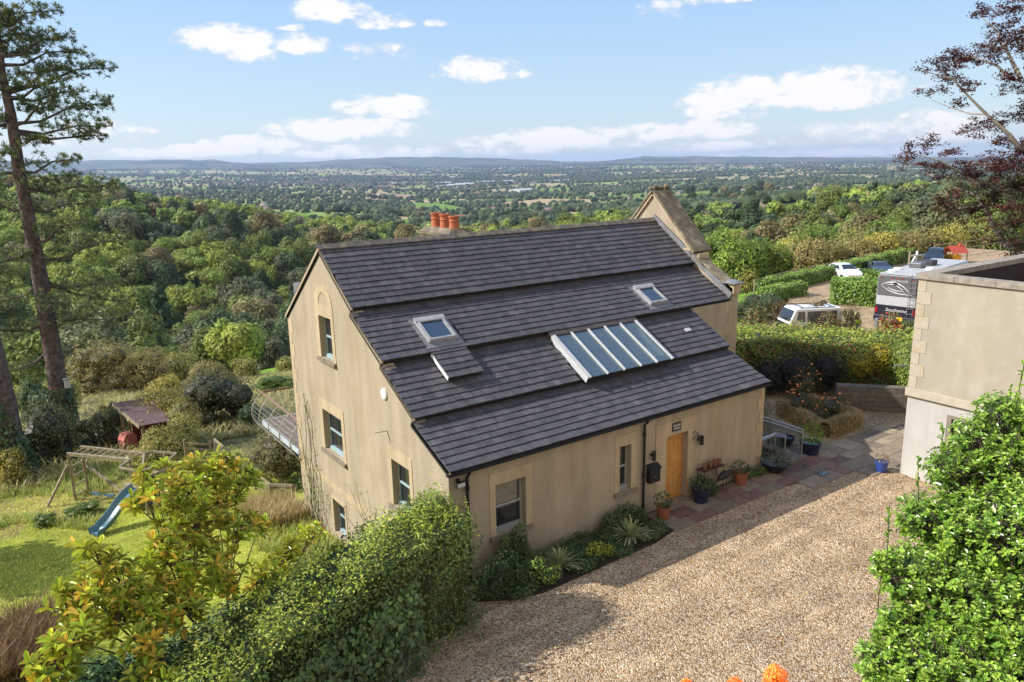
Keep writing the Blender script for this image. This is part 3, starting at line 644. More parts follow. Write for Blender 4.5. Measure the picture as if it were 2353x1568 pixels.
# east parapets
def parapet(loop, x0, x1, name, m): return MB().plate([loop], x0, x1, MX).build(name, m, house)
AY, AZ_ = 6.96, 8.62
gp2 = [(4.97, 3.0), (8.95, 3.0), (8.95, 6.58), (AY, AZ_ - .06), (4.97, 6.60)]
MB().plate([gp2], 13.52, 14.25, MX).build('wall', ROUGH, house)
low = [(3.02, -2.2), (4.98, -2.2), (4.98, 6.28), (3.02, 5.32)]
MB().plate([low], 13.5, 13.82, MX).build('wall', ROUGH, house)
MB().plate([[(8.94, 3.0), (10.3, 3.0), (10.3, 5.3), (8.94, 6.28)]], 13.5, 13.82, MX).build('wall', ROUGH, house)
b = MB()
def slab(p, q, x0, x1, th, b_): # sloping coping between (y,z) points
    d = Vector((0, q[0] - p[0], q[1] - p[1])).normalized(); n = Vector((0, -d.z, d.y));
    if n.z < 0: n = -n
    P, Q = Vector((0, *p)), Vector((0, *q)); vs = [Vector((x, 0, 0)) + a + n * s for x in (x0, x1) for a, s in ((P, 0), (Q, 0), (Q, th), (P, th))]
    b_.add(vs, [(0, 1, 2, 3), (7, 6, 5, 4), (0, 4, 5, 1), (1, 5, 6, 2), (2, 6, 7, 3), (3, 7, 4, 0)])
slab((4.80, 6.42), (AY, AZ_ - .02), 13.40, 14.36, .10, b); slab((9.1, 6.40), (AY, AZ_ - .02), 13.40, 14.36, .10, b)
slab((4.4, 6.02 + .0), (5.0, 6.30), 13.42, 13.98, .1, b); slab((3.30, 5.44), (4.5, 6.07), 13.44, 13.94, .09, b)
b.build('coping', COPE, house, bevel=.02)
b = MB(); slab((4.90, 6.36), (AY, AZ_ - .14), 13.44, 13.52, .10, b); slab((9.0, 6.34), (AY, AZ_ - .14), 13.44, 13.52, .10, b); b.box(13.42, 13.52, 4.83, 5.3, 6.50, 6.58); b.build('coping_moulding', STONE, house)
b = MB()
for i in range(16):
    y = AY + random.uniform(-.16, .16); x = 13.5 + i * .05; r_ = random.uniform(.05, .1); b.lathe([(0.01, -r_), (r_, -r_ * .4), (r_ * 1.1, r_ * .3), (r_ * .5, r_), (.005, r_ * 1.1)], (x, y, AZ_ + .1 + random.uniform(-.02, .05)), 7)
b.build('apex_rubble', COPE, house)
MB().box(13.53, 14.1, 4.62, 5.02, 6.0, 6.40).build('kneeler', STONE, house, bevel=.015); MB().box(13.5, 13.86, 2.96, 3.4, 5.1, 5.46).build('kneeler', STONE, house, bevel=.015)
b = MB(); b.box(13.42, 14.02, 2.88, 3.62, 5.47, 5.51); b.lathe([(.34, 0), (.22, .07), (.02, .1)], (13.72, 3.24, 5.5), 10); b.build('lead_cap', LEADM, house, bevel=.01)
b = MB(); slab((3.1, 4.98), (AY, ZR + .04), 13.44, 13.50, .2, b); b.build('step_flashing', LEADM, house)
# chimney
ch = MB().box(4.98, 5.83, 8.0, 10.05, 4.8, 7.42).build('chimney', STONE, house)
b = MB(); b.box(4.9, 5.91, 7.92, 10.13, 7.42, 7.52); b.add([(4.94, 7.96, 7.52), (5.87, 7.96, 7.52), (5.87, 10.09, 7.52), (4.94, 10.09, 7.52), (5.12, 8.1, 7.66), (5.69, 8.1, 7.66), (5.69, 9.9, 7.66), (5.12, 9.9, 7.66)],
   [(4, 5, 6, 7), (0, 1, 5, 4), (1, 2, 6, 5), (2, 3, 7, 6), (3, 0, 4, 7)]); b.build('chimney_cap', COPE, ch)
for y, h_ in ((8.38, .46), (9.0, .50), (9.62, .52)):
    MB().lathe([(.15, 0), (.19, .02), (.175, .1), (.16, h_ * .55), (.185, h_ * .62), (.165, h_ * .68), (.17, h_ - .06), (.205, h_ - .04), (.2, h_), (.15, h_), (.14, .1)], (5.40, y, 7.62), 20).build('chimney_pot', TERRA, ch, smooth=False)
# balcony at the back corner
balc = thing('balcony', 'timber balcony with curved steel wire basket rail on the back corner', 'balcony', (0, 12.3, 0.3))
WOODR = mat('weathered_rail', (.15, .095, .065), (.24, .16, .115), scale=8, rough=.7)
off = Vector((0, -12.3, -.3))
b = MB()
for i in range(15): b.box(.0 - .0, 2.4, 10.3 + i * .265 - 12.3, 10.3 + i * .265 + .25 - 12.3, -.02, .03)
b.build('deck', mat('grey_deck', (.13, .105, .085), (.22, .18, .15), scale=5, rough=.85), balc)
b = MB(); b.box(-.04, .0, -2.0, 2.0, -.16, .02); b.box(0, 2.4, 1.98, 2.02, -.16, .02); b.build('fascia', mat('pale_blue_fascia', (.36, .44, .48), (.45, .52, .55), scale=6), balc)
b = MB(); b.tube([(.02, -2.3, 1.08), (.1, 2.15, 1.08), (2.4, 2.0, 1.08)], .04, 8); b.build('handrail', WOODR, balc)
b = MB(); 
def rib(y): return [(0.05 - .42 * math.sin(math.pi * k / 10) ** .8, y, 1.05 - 1.42 * k / 10) for k in range(11)]
for y in (-2.2, -1.1, 0.1, 1.2, 2.1): b.tube(rib(y), .022, 6)
for k in range(1, 10):
    p, q = rib(-2.25)[k], rib(2.12)[k]; b.tube([p, q], .006, 4)
for k in range(1, 10): b.tube([(.05, 2.1, 1.05 - .11 * k), (2.4, 2.0, 1.05 - .11 * k)], .006, 4)
b.build('wire_basket', mat('galvanised_steel', (.33, .31, .28), (.42, .4, .37), scale=9, rough=.5, metal=.4), balc)
b = MB(); b.tube([(2.2, 1.6, -.15), (2.2, 1.6, -3.6)], .06, 8); b.build('post', LEADM, balc)
# things fixed on the walls
def wall_lamp(x, y, z, lab):
    o = thing('wall_lamp', lab, 'wall lamp', (x, 0, z), group='cylinder lamps beside the door')
    MB().lathe([(.001, -.14), (.055, -.14), (.058, .12), (.03, .15), (.001, .15)], (0, -.12, 0), 14).build('lamp_body', IRON, o); MB().box(-.03, .03, -.1, -.005, -.03, .03).build('bracket', IRON, o)
wall_lamp(6.53, 0, 1.75, 'dark cylinder lamp left of the oak front door'); wall_lamp(8.50, 0, 1.75, 'dark cylinder lamp right of the door, beside the bell')
mb = thing('mailbox', 'black wall mailbox with sloping lid left of the front door', 'mailbox', (6.55, 0, 1.2))
b = MB(); b.add([(x, y, z) for x in (-.2, .2) for y, z in ((-.005, -.24), (-.17, -.24), (-.17, .16), (-.005, .26))], [(0, 1, 2, 3), (7, 6, 5, 4), (0, 4, 5, 1), (1, 5, 6, 2), (2, 6, 7, 3), (3, 7, 4, 0)]); b.build('mailbox_body', BLACK, mb, bevel=.01)
b = MB(); b.add([(x, y, z) for x in (-.22, .22) for y, z in ((-.003, .275), (-.2, .155), (-.2, .175), (-.003, .295))], [(0, 1, 2, 3), (7, 6, 5, 4), (0, 4, 5, 1), (1, 5, 6, 2), (2, 6, 7, 3), (3, 7, 4, 0)]); b.build('lid', BLACK, mb)
MB().tube([(-.02, -.172, -.06), (-.02, -.18, -.06)], .015, 8).build('lock', STEEL, mb)
be = thing('door_bell', 'small black hanging bell on scrolled bracket right of the door', 'bell', (8.33, 0, 1.9))
b = MB(); b.box(-.15, -.12, -.012, -.002, -.17, .2); b.tube([(-.135, -.01, .1), (-.08, -.05, .16), (0, -.12, .1), (.0, -.14, .02)], .012, 6); b.tube([(-.135, -.01, -.1), (-.1, -.06, -.02), (-.04, -.1, .06)], .01, 6); b.build('bracket', IRON, be)
b = MB(); b.lathe([(.001, .03), (.03, .02), (.04, -.04), (.07, -.1), (.065, -.105)], (0, -.14, 0), 12); b.build('bell', IRON, be); MB().tube([(0, -.14, -.08), (0, -.14, -.28)], .006, 5).build('pull_cord', IRON, be)
sn = thing('name_sign', 'dark slate house name plate above the front door', 'sign', (7.505, 0, 2.375))
MB().box(-.175, .175, -.045, -.02, -.13, .13).build('plate', mat('sign_slate', (.05, .05, .052), (.07, .07, .07), scale=9, rough=.6), sn, bevel=.006)
LETT = mat('sign_lettering', (.7, .7, .66), rough=.6)
text_part('lettering', 'Squash\nCourt', .1, Matrix.Translation((0, -.047, .0)) @ Matrix.Rotation(math.pi / 2, 4, 'X'), LETT, sn, extrude=.002)
fl = thing('flood_light', 'dark floodlight on the front wall near the left downpipe', 'floodlight', (.22, 0, 2.62))
MB().box(-.13, .13, -.2, -.1, -.07, .06).build('lamp_housing', IRON, fl, bevel=.02); MB().box(-.1, .1, -.206, -.2, -.05, .045).build('lens', ALU, fl); MB().box(-.03, .03, -.1, -.002, -.02, .1).build('bracket', IRON, fl)
dv = MB(); dv.lathe([(.001, 0), (.15, 0), (.15, .04), (.12, .06), (.001, .065)], (0, 0, 0), 24); o = dv.build('wall_disc', WHITE); o.rotation_euler = (0, -math.pi / 2, 0); o.location = (-.002, 3.13, 4.05); tag(o, 'white round disc fixed high on the garden gable wall', 'wall disc')
br = MB().tube([(-.002, 3.1, 3.05), (-.32, 3.2, 3.03)], .008, 5).tube([(-.01, 3.1, 3.05), (-.01, 2.98, 2.80)], .006, 5).build('wall_bracket', IRON); tag(br, 'thin rusty bracket rod sticking out of the gable wall', 'bracket')

# ------------------------------------------------------------------ foliage builders
LEAFW = leaf_mat('wood_leaves', trans=.3, rough=.55, spec=.2, vary=.22, gain=1.85)
LEAFH = leaf_mat('hedge_leaves', trans=.35, rough=.45, spec=.28, vary=.05, gain=1.72)
LEAFG = leaf_mat('glossy_leaves', trans=.3, rough=.27, spec=.42, vary=.03, gain=1.72)
LEAFM = leaf_mat('magnolia_leaves', trans=.35, rough=.25, spec=.55, back=(.33, .30, .045), vary=.03, gain=2.3)
LEAFB = leaf_mat('beech_leaves', trans=.3, rough=.5, spec=.25, vary=.05)
BARK = mat('bark', (.055, .045, .035), (.13, .11, .09), scale=12, rough=.95, bump=.8, bscale=30)
PBARK = mat('pine_bark', (.05, .036, .036), (.16, .125, .12), scale=5, rough=.95, bump=1, bscale=14)
GBARK = mat('pale_bark', (.22, .2, .17), (.4, .38, .34), scale=8, rough=.9, bump=.4)
def unit(n, r=None):
    v = (r or rng).normal(size=(n, 3)); return v / np.linalg.norm(v, axis=1)[:, None]
def leaves(P, Nn, s, asp=.55, fold=.18, jit=.5, along=None, r=None):
    """one folded rhombus per point; returns verts, faces"""
    r = r or rng; n = len(P); Nn = Nn + jit * unit(n, r); Nn /= np.linalg.norm(Nn, axis=1)[:, None]
    A_ = unit(n, r) if along is None else along + .25 * unit(n, r)
    A_ -= Nn * (A_ * Nn).sum(1)[:, None]; A_ /= np.linalg.norm(A_, axis=1)[:, None] + 1e-9; B_ = np.cross(Nn, A_)
    s = np.broadcast_to(np.asarray(s, float), (n,))[:, None]
    V = np.stack([P - A_ * s, P + B_ * s * asp + Nn * s * fold, P + A_ * s, P - B_ * s * asp + Nn * s * fold], 1).reshape(-1, 3)
    return V, np.arange(4 * n).reshape(n, 4)
def ico(sub=1):
    bm = bmesh.new(); bmesh.ops.create_icosphere(bm, subdivisions=sub, radius=1); V = np.array([v.co[:] for v in bm.verts]); F = np.array([[v.index for v in f.verts] for f in bm.faces]); bm.free(); return V, F
I1 = ico(1); I2 = ico(2)
def quadify(F3): return np.concatenate([F3, F3[:, 2:3]], 1)
def crown_geo(seed, R_, H, nl, nleaf, ls, col, core=.78, shape=0, colv=.28, low=.0):
    """lobed crown centred at z = H/2 above its own base; returns V, F(quads, some degenerate), C"""
    r = np.random.default_rng(seed); C_ = []
    for k in range(nl):
        u = r.normal(size=3); u /= np.linalg.norm(u); q = r.random() ** .45
        if shape == 1: z = r.random(); rad = R_ * (1 - z) ** .8 * .75; a = r.random() * 6.28; c = np.array([rad * math.cos(a), rad * math.sin(a), H * (.08 + .84 * z)]); lr = R_ * (.42 - .25 * z)
        else: c = np.array([u[0] * R_ * .68 * q, u[1] * R_ * .68 * q, H * .5 + u[2] * H * .34 * q]); lr = R_ * r.uniform(.26, .46)
        C_.append((c, lr))
    Vs, Fs, Cs = [], [], []; n = 0; col = np.array(col); per = nleaf // nl
    for c, lr in C_:
        lc = col * r.uniform(1 - colv, 1 + colv) * (1 + r.normal(size=3) * .05)
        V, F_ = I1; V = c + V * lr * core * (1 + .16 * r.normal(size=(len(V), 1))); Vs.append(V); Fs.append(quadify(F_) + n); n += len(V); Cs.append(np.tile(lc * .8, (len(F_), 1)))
        d = unit(per, r); d[:, 2] = np.where(r.random(per) < .55, np.abs(d[:, 2]), d[:, 2])
        P = c + d * (lr * (.82 + .34 * r.random(per) ** 1.5))[:, None]; P[:, 2] += .1 * lr
        V, F_ = leaves(P, d + np.array([0, 0, .25]), ls * r.uniform(.65, 1.35, per), asp=.6, jit=.5, r=r); Vs.append(V); Fs.append(F_ + n); n += len(V)
        Cs.append(lc * r.uniform(.82, 1.2, (per, 1)))
    V, F_, C2 = np.concatenate(Vs), np.concatenate(Fs), np.concatenate(Cs)
    return V, F_, C2
def tri_fix(name, V, F_, C2, smooth=False):
    """mixed quads and triangles (a repeated last index marks a triangle)"""
    me = bpy.data.meshes.new(name); t3 = F_[:, 2] == F_[:, 3]
    nq = np.where(t3, 3, 4); st = np.concatenate([[0], np.cumsum(nq)[:-1]]).astype(np.int32)
    mask = np.ones(F_.shape, bool); mask[t3, 3] = False; loops = F_[mask].astype(np.int32)
    me.vertices.add(len(V)); me.vertices.foreach_set('co', V.astype(np.float32).ravel()); me.loops.add(len(loops)); me.loops.foreach_set('vertex_index', loops)
    me.polygons.add(len(F_)); me.polygons.foreach_set('loop_start', st); me.polygons.foreach_set('use_smooth', np.zeros(len(F_), bool)); me.update(calc_edges=True)
    at = me.color_attributes.new('col', 'FLOAT_COLOR', 'CORNER'); c = np.ones((len(loops), 4), np.float32); c[:, :3] = np.repeat(C2, nq, 0); at.data.foreach_set('color', c.ravel())
    return me
GREENS = {'mid green': (.095, .125, .03), 'light yellow-green': (.145, .18, .035), 'dark green': (.042, .062, .026), 'olive brown': (.125, .11, .05),
          'dull grey-green': (.09, .105, .052), 'fresh green': (.125, .16, .035), 'russet tinged': (.14, .11, .045)}
def tree_proto(cname, seed, R_, H, nl, nleaf, ls, shape=0, trunk=True, tr=.22, th=None, colv=.28):
    V, F_, C2 = crown_geo(seed, R_, H, nl, nleaf, ls, GREENS[cname] if isinstance(cname, str) else cname, shape=shape, colv=colv)
    th = H * .32 if th is None else th; V[:, 2] += th * .55
    cm = tri_fix('crown', V, F_, C2); cm.materials.append(LEAFW)
    tb = MB(); r = random.Random(seed); tb.tube([(0, 0, -1.5), (r.uniform(-.2, .2), r.uniform(-.2, .2), th), (r.uniform(-.4, .4), r.uniform(-.4, .4), H * .7)], [tr * 1.3, tr, tr * .5], 7)
    for k in range(4):
        a = r.random() * 6.28; tb.tube([(0, 0, th * (.7 + .1 * k)), (R_ * .35 * math.cos(a), R_ * .35 * math.sin(a), th + H * .25), (R_ * .6 * math.cos(a), R_ * .6 * math.sin(a), th + H * .42)], [tr * .5, tr * .3, tr * .12], 5)
    me = bpy.data.meshes.new('trunk'); me.from_pydata(tb.v, [], tb.f); me.update(); me.materials.append(BARK)
    return cm, me
used_first = {}
def put_tree(proto, loc, sc, rz, name, label, cat, group, sz=None):
    root = thing(name, label, cat, loc, rz, group); root.scale = (sc, sc, sc * (sz or 1))
    c = bpy.data.objects.new('crown', proto[0]); COL.objects.link(c); c.parent = root
    t_ = bpy.data.objects.new('trunk', proto[1]); COL.objects.link(t_); t_.parent = root
    return root

# ------------------------------------------------------------------ the woods
kinds = list(GREENS)
PR = {}
for i, k in enumerate(kinds):
    PR[k] = [tree_proto(k, 100 + i * 10 + s, 5.2, 9.0, 26, 4200, .34) for s in range(2 if i < 4 else 1)]
PR['conifer'] = [tree_proto((.03, .055, .022), 777, 3.2, 13, 34, 4000, .3, shape=1)]
LOWP = {}
for i, k in enumerate(kinds): LOWP[k] = [crown_geo(300 + i * 5 + s, 5.2, 9.0, 9, 330, .75, GREENS[k], core=.9) for s in range(2)]
r5 = np.random.default_rng(11)
cand = []
sp_ = 10.2
for ix in range(-8, 76):
    for iy in range(-8, 100):
        x = ix * sp_ - 100 + r5.uniform(-3.4, 3.4); y = iy * sp_ - 60 + r5.uniform(-3.4, 3.4); d = math.hypot(x - CP[0], y - CP[1]); a = math.atan2(x - CP[0], y - CP[1])
        if d < 85 or d > 620 or abs(a - CAM['yaw']) > .66: continue
        if d > 330 and r5.random() < .3: continue
        cand.append((x, y, d, a))
cand = np.array(cand); cz = T(cand[:, 0], cand[:, 1]); cu, cv = proj(cand[:, 0], cand[:, 1], cz)
keep = np.ones(len(cand), bool)
lim = np.interp(cu, [0, 200, 250, 300, 400, 500, 600, 700, 720, 900, 1100, 1300, 1560, 1640, 1700, 1800, 1850, 1900, 2000, 2100, 2150, 2250, 2400], [392, 390, 405, 418, 438, 450, 460, 470, 480, 470, 480, 480, 495, 462, 466, 464, 448, 410, 404, 404, 440, 440, 430])
keep &= cv - 11.0 * CAM['f'] / cand[:, 2] > lim - 5
allow_left = (cu < 720) & (cand[:, 2] > 108) & (cand[:, 2] < 600)
allow_mid = (cu >= 720) & (cu < 1560) & (cand[:, 2] > 150)
allow_right = (cu >= 1560) & (cand[:, 2] > 104 + np.clip(cu - 2000, 0, 500) * .0)
keep &= allow_left | allow_mid | allow_right
fm = field_mask(cand[:, 0], cand[:, 1], cz, FIELDS); keep &= fm < 0
fm = field_mask(cand[:, 0], cand[:, 1], cz + 0 * cz, MEADOW); keep &= fm < 0
cand = cand[keep]; cz = cz[keep]; cu = cu[keep]; cv = cv[keep]
def kind_for(x, y, u, d):
    n = math.sin(x / 31 + 1.7) + math.cos(y / 37 - .6) + .8 * math.sin((x + y) / 17); q = n + r5.normal() * 1.0
    if u > 1500 and d < 180: q += .8
    if u < 700 and 120 < d < 250: q -= .9  # more dark kinds here: the ravine's shade is put into the tree colours
    if u < 700 and d >= 300: q += .35
    if q < -1.5: return 'dark green'
    if q < -.7: return r5.choice(['dark green', 'dull grey-green', 'olive brown', 'conifer'], p=[.5, .3, .12, .08])
    if q < .4: return r5.choice(['mid green', 'dull grey-green', 'mid green', 'olive brown'])
    if q < 1.3: return r5.choice(['mid green', 'fresh green', 'fresh green'])
    return r5.choice(['light yellow-green', 'fresh green', 'light yellow-green', 'russet tinged'], p=[.45, .25, .25, .05])
items = []
for (x, y, d, a), z, u, v in zip(cand, cz, cu, cv):
    k = kind_for(x, y, u, d); sc = r5.uniform(.8, 1.42) * (1.0 if d < 400 else .92); 
    if d < 150: sc *= .8
    if u > 1500: sc *= .78
    th_ = 11.5 * sc * CAM['f'] / d; vt = v - th_
    hidden = (u > 700 and u < 1600 and vt > 560 - (u - 730) * .081 + 6) or u < -60 or u > 2420 or (u > 2120 and v > 640 and vt > 600)
    items.append((x, y, z, d, u, v, vt, k, sc, hidden))
vis = [it for it in items if not it[9]]; hid = [it for it in items if it[9]]
vis.sort(key=lambda it: -it[8] / it[3])
near_t = vis[:285]; rest = vis[285:]
side = lambda u: 'left of the house' if u < 720 else ('beyond the roof ridge' if u < 1560 else 'right of the coped gable')
def zone(it):
    x, y, z, d, u, v, vt = it[:7]
    if u < 720: return ('low in the ravine' if d < 180 else 'on the far slope' if d < 320 else 'on the wooded crest')
    if u < 1560: return 'in the valley'
    return ('behind the yard scrub' if d < 180 else 'midway up the slope' if d < 300 else 'near the crest')
cnt = {}
for it in near_t:
    x, y, z, d, u, v, vt, k, sc, h_ = it; pr = PR[k][int(r5.integers(len(PR[k])))]
    # name each by its look, its zone and its nearest landmark column
    ref = ['far left, behind the pine', 'left, right of the pine trunk', 'left, midway to the gable', 'just left of the gable', 'behind the chimney', 'behind the middle of the ridge', 'just right of the coped gable', 'behind the yard lawn', 'above the parked white car', 'above the motorhome', 'behind the copper beech']
    ri = int(np.searchsorted([100, 280, 470, 720, 1080, 1560, 1720, 1880, 2020, 2180], u))
    size = 'large' if sc > 1.03 else 'small' if sc < .85 else 'medium'
    lab = f"{size} {k if k != 'conifer' else 'pointed dark conifer'}{'' if k == 'conifer' else ' tree'} {zone(it)}, {ref[ri]}"
    lab = ' '.join(lab.split()[:16])
    nm = 'conifer' if k == 'conifer' else 'broadleaf_tree'
    put_tree(pr, (x, y, z - .5), sc, r5.uniform(0, 6.28), nm, lab, 'tree', 'trees of the valley woods', r5.uniform(.88, 1.25))
def merge(items_, protos, name, label, mat_):
    Vs, Fs, Cs = [], [], []; n = 0
    for it in items_:
        x, y, z, k, sc, rz_ = it; V, F_, C2 = protos[k][int(r5.integers(len(protos[k])))]
        c, s = math.cos(rz_), math.sin(rz_); W = V * sc; W = np.stack([W[:, 0] * c - W[:, 1] * s + x, W[:, 0] * s + W[:, 1] * c + y, W[:, 2] + z], 1)
        Vs.append(W); Fs.append(F_ + n); n += len(V); Cs.append(C2 * r5.uniform(.8, 1.2))
    o = link(name, tri_fix(name, np.concatenate(Vs), np.concatenate(Fs), np.concatenate(Cs)), None, mat_)
    return tag(o, label, 'woodland', kind='stuff')
for k in ('conifer',): LOWP[k] = [crown_geo(901, 3.2, 13, 10, 300, .6, (.03, .055, .022), shape=1, core=.9)]
merge([(i[0], i[1], i[2] + 1.5 * i[8], i[7], i[8], r5.uniform(0, 6.28)) for i in rest + [h for h in hid if 100 < h[3] < 300 and (h[4] < 80 or h[4] > 2300)]], LOWP, 'woodland', 'unbroken mass of farther trees covering the valley sides', LEAFW)

# hedgerow trees round the pale fields near the right crest
for i in range(22):
    u = 1640 + i * 8.5 + r5.uniform(-3, 3) if i < 16 else r5.uniform(1560, 1850); v = (452 - (u - 1640) * .05 if i % 3 == 0 else 470 - (u - 1640) * .06 if i % 3 == 1 else 478 - (u - 1640) * .02) + r5.uniform(-2, 2)
    x, y, z, d = hit(u, v, 60); sc = 26 * d / CAM['f'] / 10.6 * r5.uniform(.75, 1.15); k = ['dark green', 'dull grey-green', 'dark green', 'olive brown'][i % 4]
    put_tree(PR[k][0], (x, y, z - .3), sc, r5.uniform(0, 6), 'broadleaf_tree', f"{k} tree in the hedgerow line by the pale field right of the coped gable", 'tree', 'hedgerow trees beside the pale field')
# far plain: hedgerow trees, copses and towns as masses
TINY = {}
for i, (k, c) in enumerate({'a': (.045, .07, .03), 'b': (.065, .09, .038), 'c': (.035, .055, .028), 'd': (.08, .09, .045)}.items()):
    V, F_ = I1; L_ = []
    for s in range(3):
        r = np.random.default_rng(i * 9 + s); W = V.copy() * np.array([1, 1, .85]) * (1 + .2 * r.normal(size=(len(V), 1))); W[:, 2] += .7; L_.append((W, quadify(F_), np.tile(np.array(c), (len(F_), 1)) * r.uniform(.8, 1.2, (len(F_), 1))))
    TINY[k] = L_
pts = []
N_ = 230000
u_ = r5.random(N_); dd_ = 620 * (8800 / 620) ** (u_ ** .8); aa_ = CAM['yaw'] + r5.uniform(-.64, .64, N_)
X, Y = CP[0] + dd_ * np.sin(aa_), CP[1] + dd_ * np.cos(aa_); b_, d1_, d2_ = nearest(X, Y); Z = T(X, Y)
edge = ((d2_ - d1_) < 8 + dd_ * .0018) ; st_ = np.where(b_ >= 0, stype[b_], 0); rn = r5.random(N_)
edge &= rn < np.where(dd_ > 3000, .3, .62)
pk = ((st_ == 1) & (rn < .5)) | (edge & (rn < .62)) | ((st_ == 2) & (rn < .22)) | (rn < .01)
fm = field_mask(X, Y, Z, FIELDS); pk &= fm < 0
idx = np.where(pk)[0]; idx = idx[:26000]
ks = list(TINY)
tl = [(X[i], Y[i], Z[i], ks[int(r5.integers(4))], (5.5 if dd_[i] < 2000 else 7 if dd_[i] < 4500 else 9) * r5.uniform(.6, 1.25), r5.uniform(0, 6)) for i in idx]
merge(tl, TINY, 'hedgerow_trees', 'dark hedgerows and copses dotted over the distant plain', LEAFW)
# towns
HW = mat('town_walls', (.5, .46, .4), attr=True); 
hm = MB(); hc = []
town = np.where((st_ == 2) & (rn > .3) & (rn < .62))[0][:2300]; vill = np.where((rn > .9965) & (dd_ > 900) & (dd_ < 5000))[0][:140]
hv, hf, hcol = [], [], []; n = 0
def house_geo(x, y, z, w_, l, h_, rz_, c, rc):
    global n
    ca, sa = math.cos(rz_), math.sin(rz_); P = [(-w_, -l, 0), (w_, -l, 0), (w_, l, 0), (-w_, l, 0), (-w_, -l, h_), (w_, -l, h_), (w_, l, h_), (-w_, l, h_), (0, -l, h_ * 1.5), (0, l, h_ * 1.5)]
    hv.extend([(x + a * ca - b * sa, y + a * sa + b * ca, z - 1 + q) for a, b, q in P])
    for f_, cc_ in (((0, 1, 5, 4), c), ((1, 2, 6, 5), c), ((2, 3, 7, 6), c), ((3, 0, 4, 7), c), ((4, 5, 8, 8), c), ((6, 7, 9, 9), c), ((5, 6, 9, 8), rc), ((7, 4, 8, 9), rc)):
        hf.append([q + n for q in f_]); hcol.append(cc_)
    n += 10
for i in list(town) + list(vill):
    big = r5.random() < .012 and dd_[i] > 2500; s = r5.uniform(.8, 1.3)
    c = [(.36, .33, .28), (.5, .48, .45), (.25, .21, .17), (.26, .16, .12)][int(r5.choice(4, p=[.35, .3, .25, .1]))]; rc = [(.14, .1, .09), (.2, .12, .09), (.12, .12, .13)][int(r5.integers(3))]
    if big: house_geo(X[i], Y[i], Z[i], 22, 45, 8, r5.uniform(0, 3), (.5, .5, .5), (.42, .44, .48))
    else: house_geo(X[i], Y[i], Z[i], 4.5 * s, 7 * s, 5.5, r5.uniform(0, 3.1), c, rc)
o = link('distant_town', tri_fix('distant_town', np.array(hv), np.array(hf), np.array(hcol)), None, mat('town', (1, 1, 1), attr=True)); tag(o, 'pale scattered houses and sheds of the distant towns', 'town', kind='stuff')

# ------------------------------------------------------------------ garage block on the right
def atd(u, v, d):
    r = FW + RT * ((u - 1176.5) / CAM['f']) + UP * ((784 - v) / CAM['f']); t_ = d / math.hypot(r[0], r[1]); return CP + r * t_
def onz(u, v, z):
    r = FW + RT * ((u - 1176.5) / CAM['f']) + UP * ((784 - v) / CAM['f']); return CP + r * ((z - CP[2]) / r[2])
GUP = mat('garage_render', (.325, .295, .23), (.35, .32, .255), scale=2.6, rough=.9, bump=.15, bscale=60, col3=(.36, .34, .29), scale3=1.3)
GLO = mat('white_render', (.40, .385, .36), (.45, .44, .42), scale=1.2, rough=.85, bump=.1, bscale=50)
QU = mat('quoin_stone', (.36, .315, .235), (.40, .365, .30), scale=5, rough=.85, col3=(.38, .295, .18), scale3=3)
streaks(GUP, .9, 1.03, (1.2, 1.2, .3)); streaks(GLO, .86, 1.03, (1.5, 1.5, .25))
ga = thing('garage', 'two storey flat roofed block with stone coping at the right edge', 'building', (14.62, -2.86, 0), -.02)
Lg, Wg = 11.0, 6.8
GW = Matrix(((0, 0, 1, 0), (-1, 0, 0, 0), (0, 1, 0, 0), (0, 0, 0, 1)))      # a along the wall towards the camera, b up, t into the block
MB().plate([rect(0, Lg, 2.72, 6.2)], 0, .32, GW).build('upper_wall', GUP, ga)
MB().plate([[(0, -.4), (Lg, -.4), (Lg, 2.6), (0, 2.6)], rect(1.22, 4.2, .02, 2.28)], .04, .36, GW).build('lower_wall', GLO, ga)
b = MB(); b.box(.33, Wg, -.32, 0, -.4, 6.2); b.build('north_wall', GUP, ga)
b = MB(); b.box(Wg - .3, Wg, -Lg, -.33, -.4, 6.2); b.box(.33, Wg - .3, -Lg, -Lg + .3, -.4, 6.2); b.build('far_wall', GUP, ga)
b = MB(); b.box(-.06, .34, -Lg, .05, 2.60, 2.85); b.build('stone_band', mat('band_stone', (.36, .32, .25), (.42, .385, .31), scale=4, rough=.85), ga, bevel=.01)
GC = mat('garage_coping', (.20, .175, .145), (.32, .285, .245), scale=5, rough=.9, bump=.3, bscale=30)
b = MB(); y = .07
while y > -Lg: b.box(-.07, .36, max(y - 1.1, -Lg), y - .006, 6.2, 6.37); y -= 1.1
x = .365
while x < Wg: b.box(x, min(x + 1.1, Wg + .07) - .006, -.38, .07, 6.2, 6.37); x += 1.1
y = -.39
while y > -Lg: b.box(Wg - .36, Wg + .07, max(y - 1.1, -Lg), y - .006, 6.2, 6.365); y -= 1.1
b.build('coping', GC, ga, bevel=.008)
b = MB()
for i in range(9):
    z = 2.87 + i * .37; L_ = .42 if i % 2 else .24; b.box(-.012, 0, -L_, 0, z, z + .36)
b.build('quoins', QU, ga)
MB().box(.33, Wg - .3, -Lg + .3, -.33, 5.4, 5.5).build('flat_roof', mat('roof_membrane', (.05, .04, .035), (.12, .095, .08), scale=1.5, rough=.6), ga)
b = MB(); b.box(.322, .34, -Lg + .3, -.33, 5.5, 6.2); b.box(.34, Wg - .3, -.345, -.322, 5.5, 6.2); b.build('parapet_lining', mat('bitumen', (.02, .014, .018), (.045, .03, .035), scale=6, rough=.8), ga)
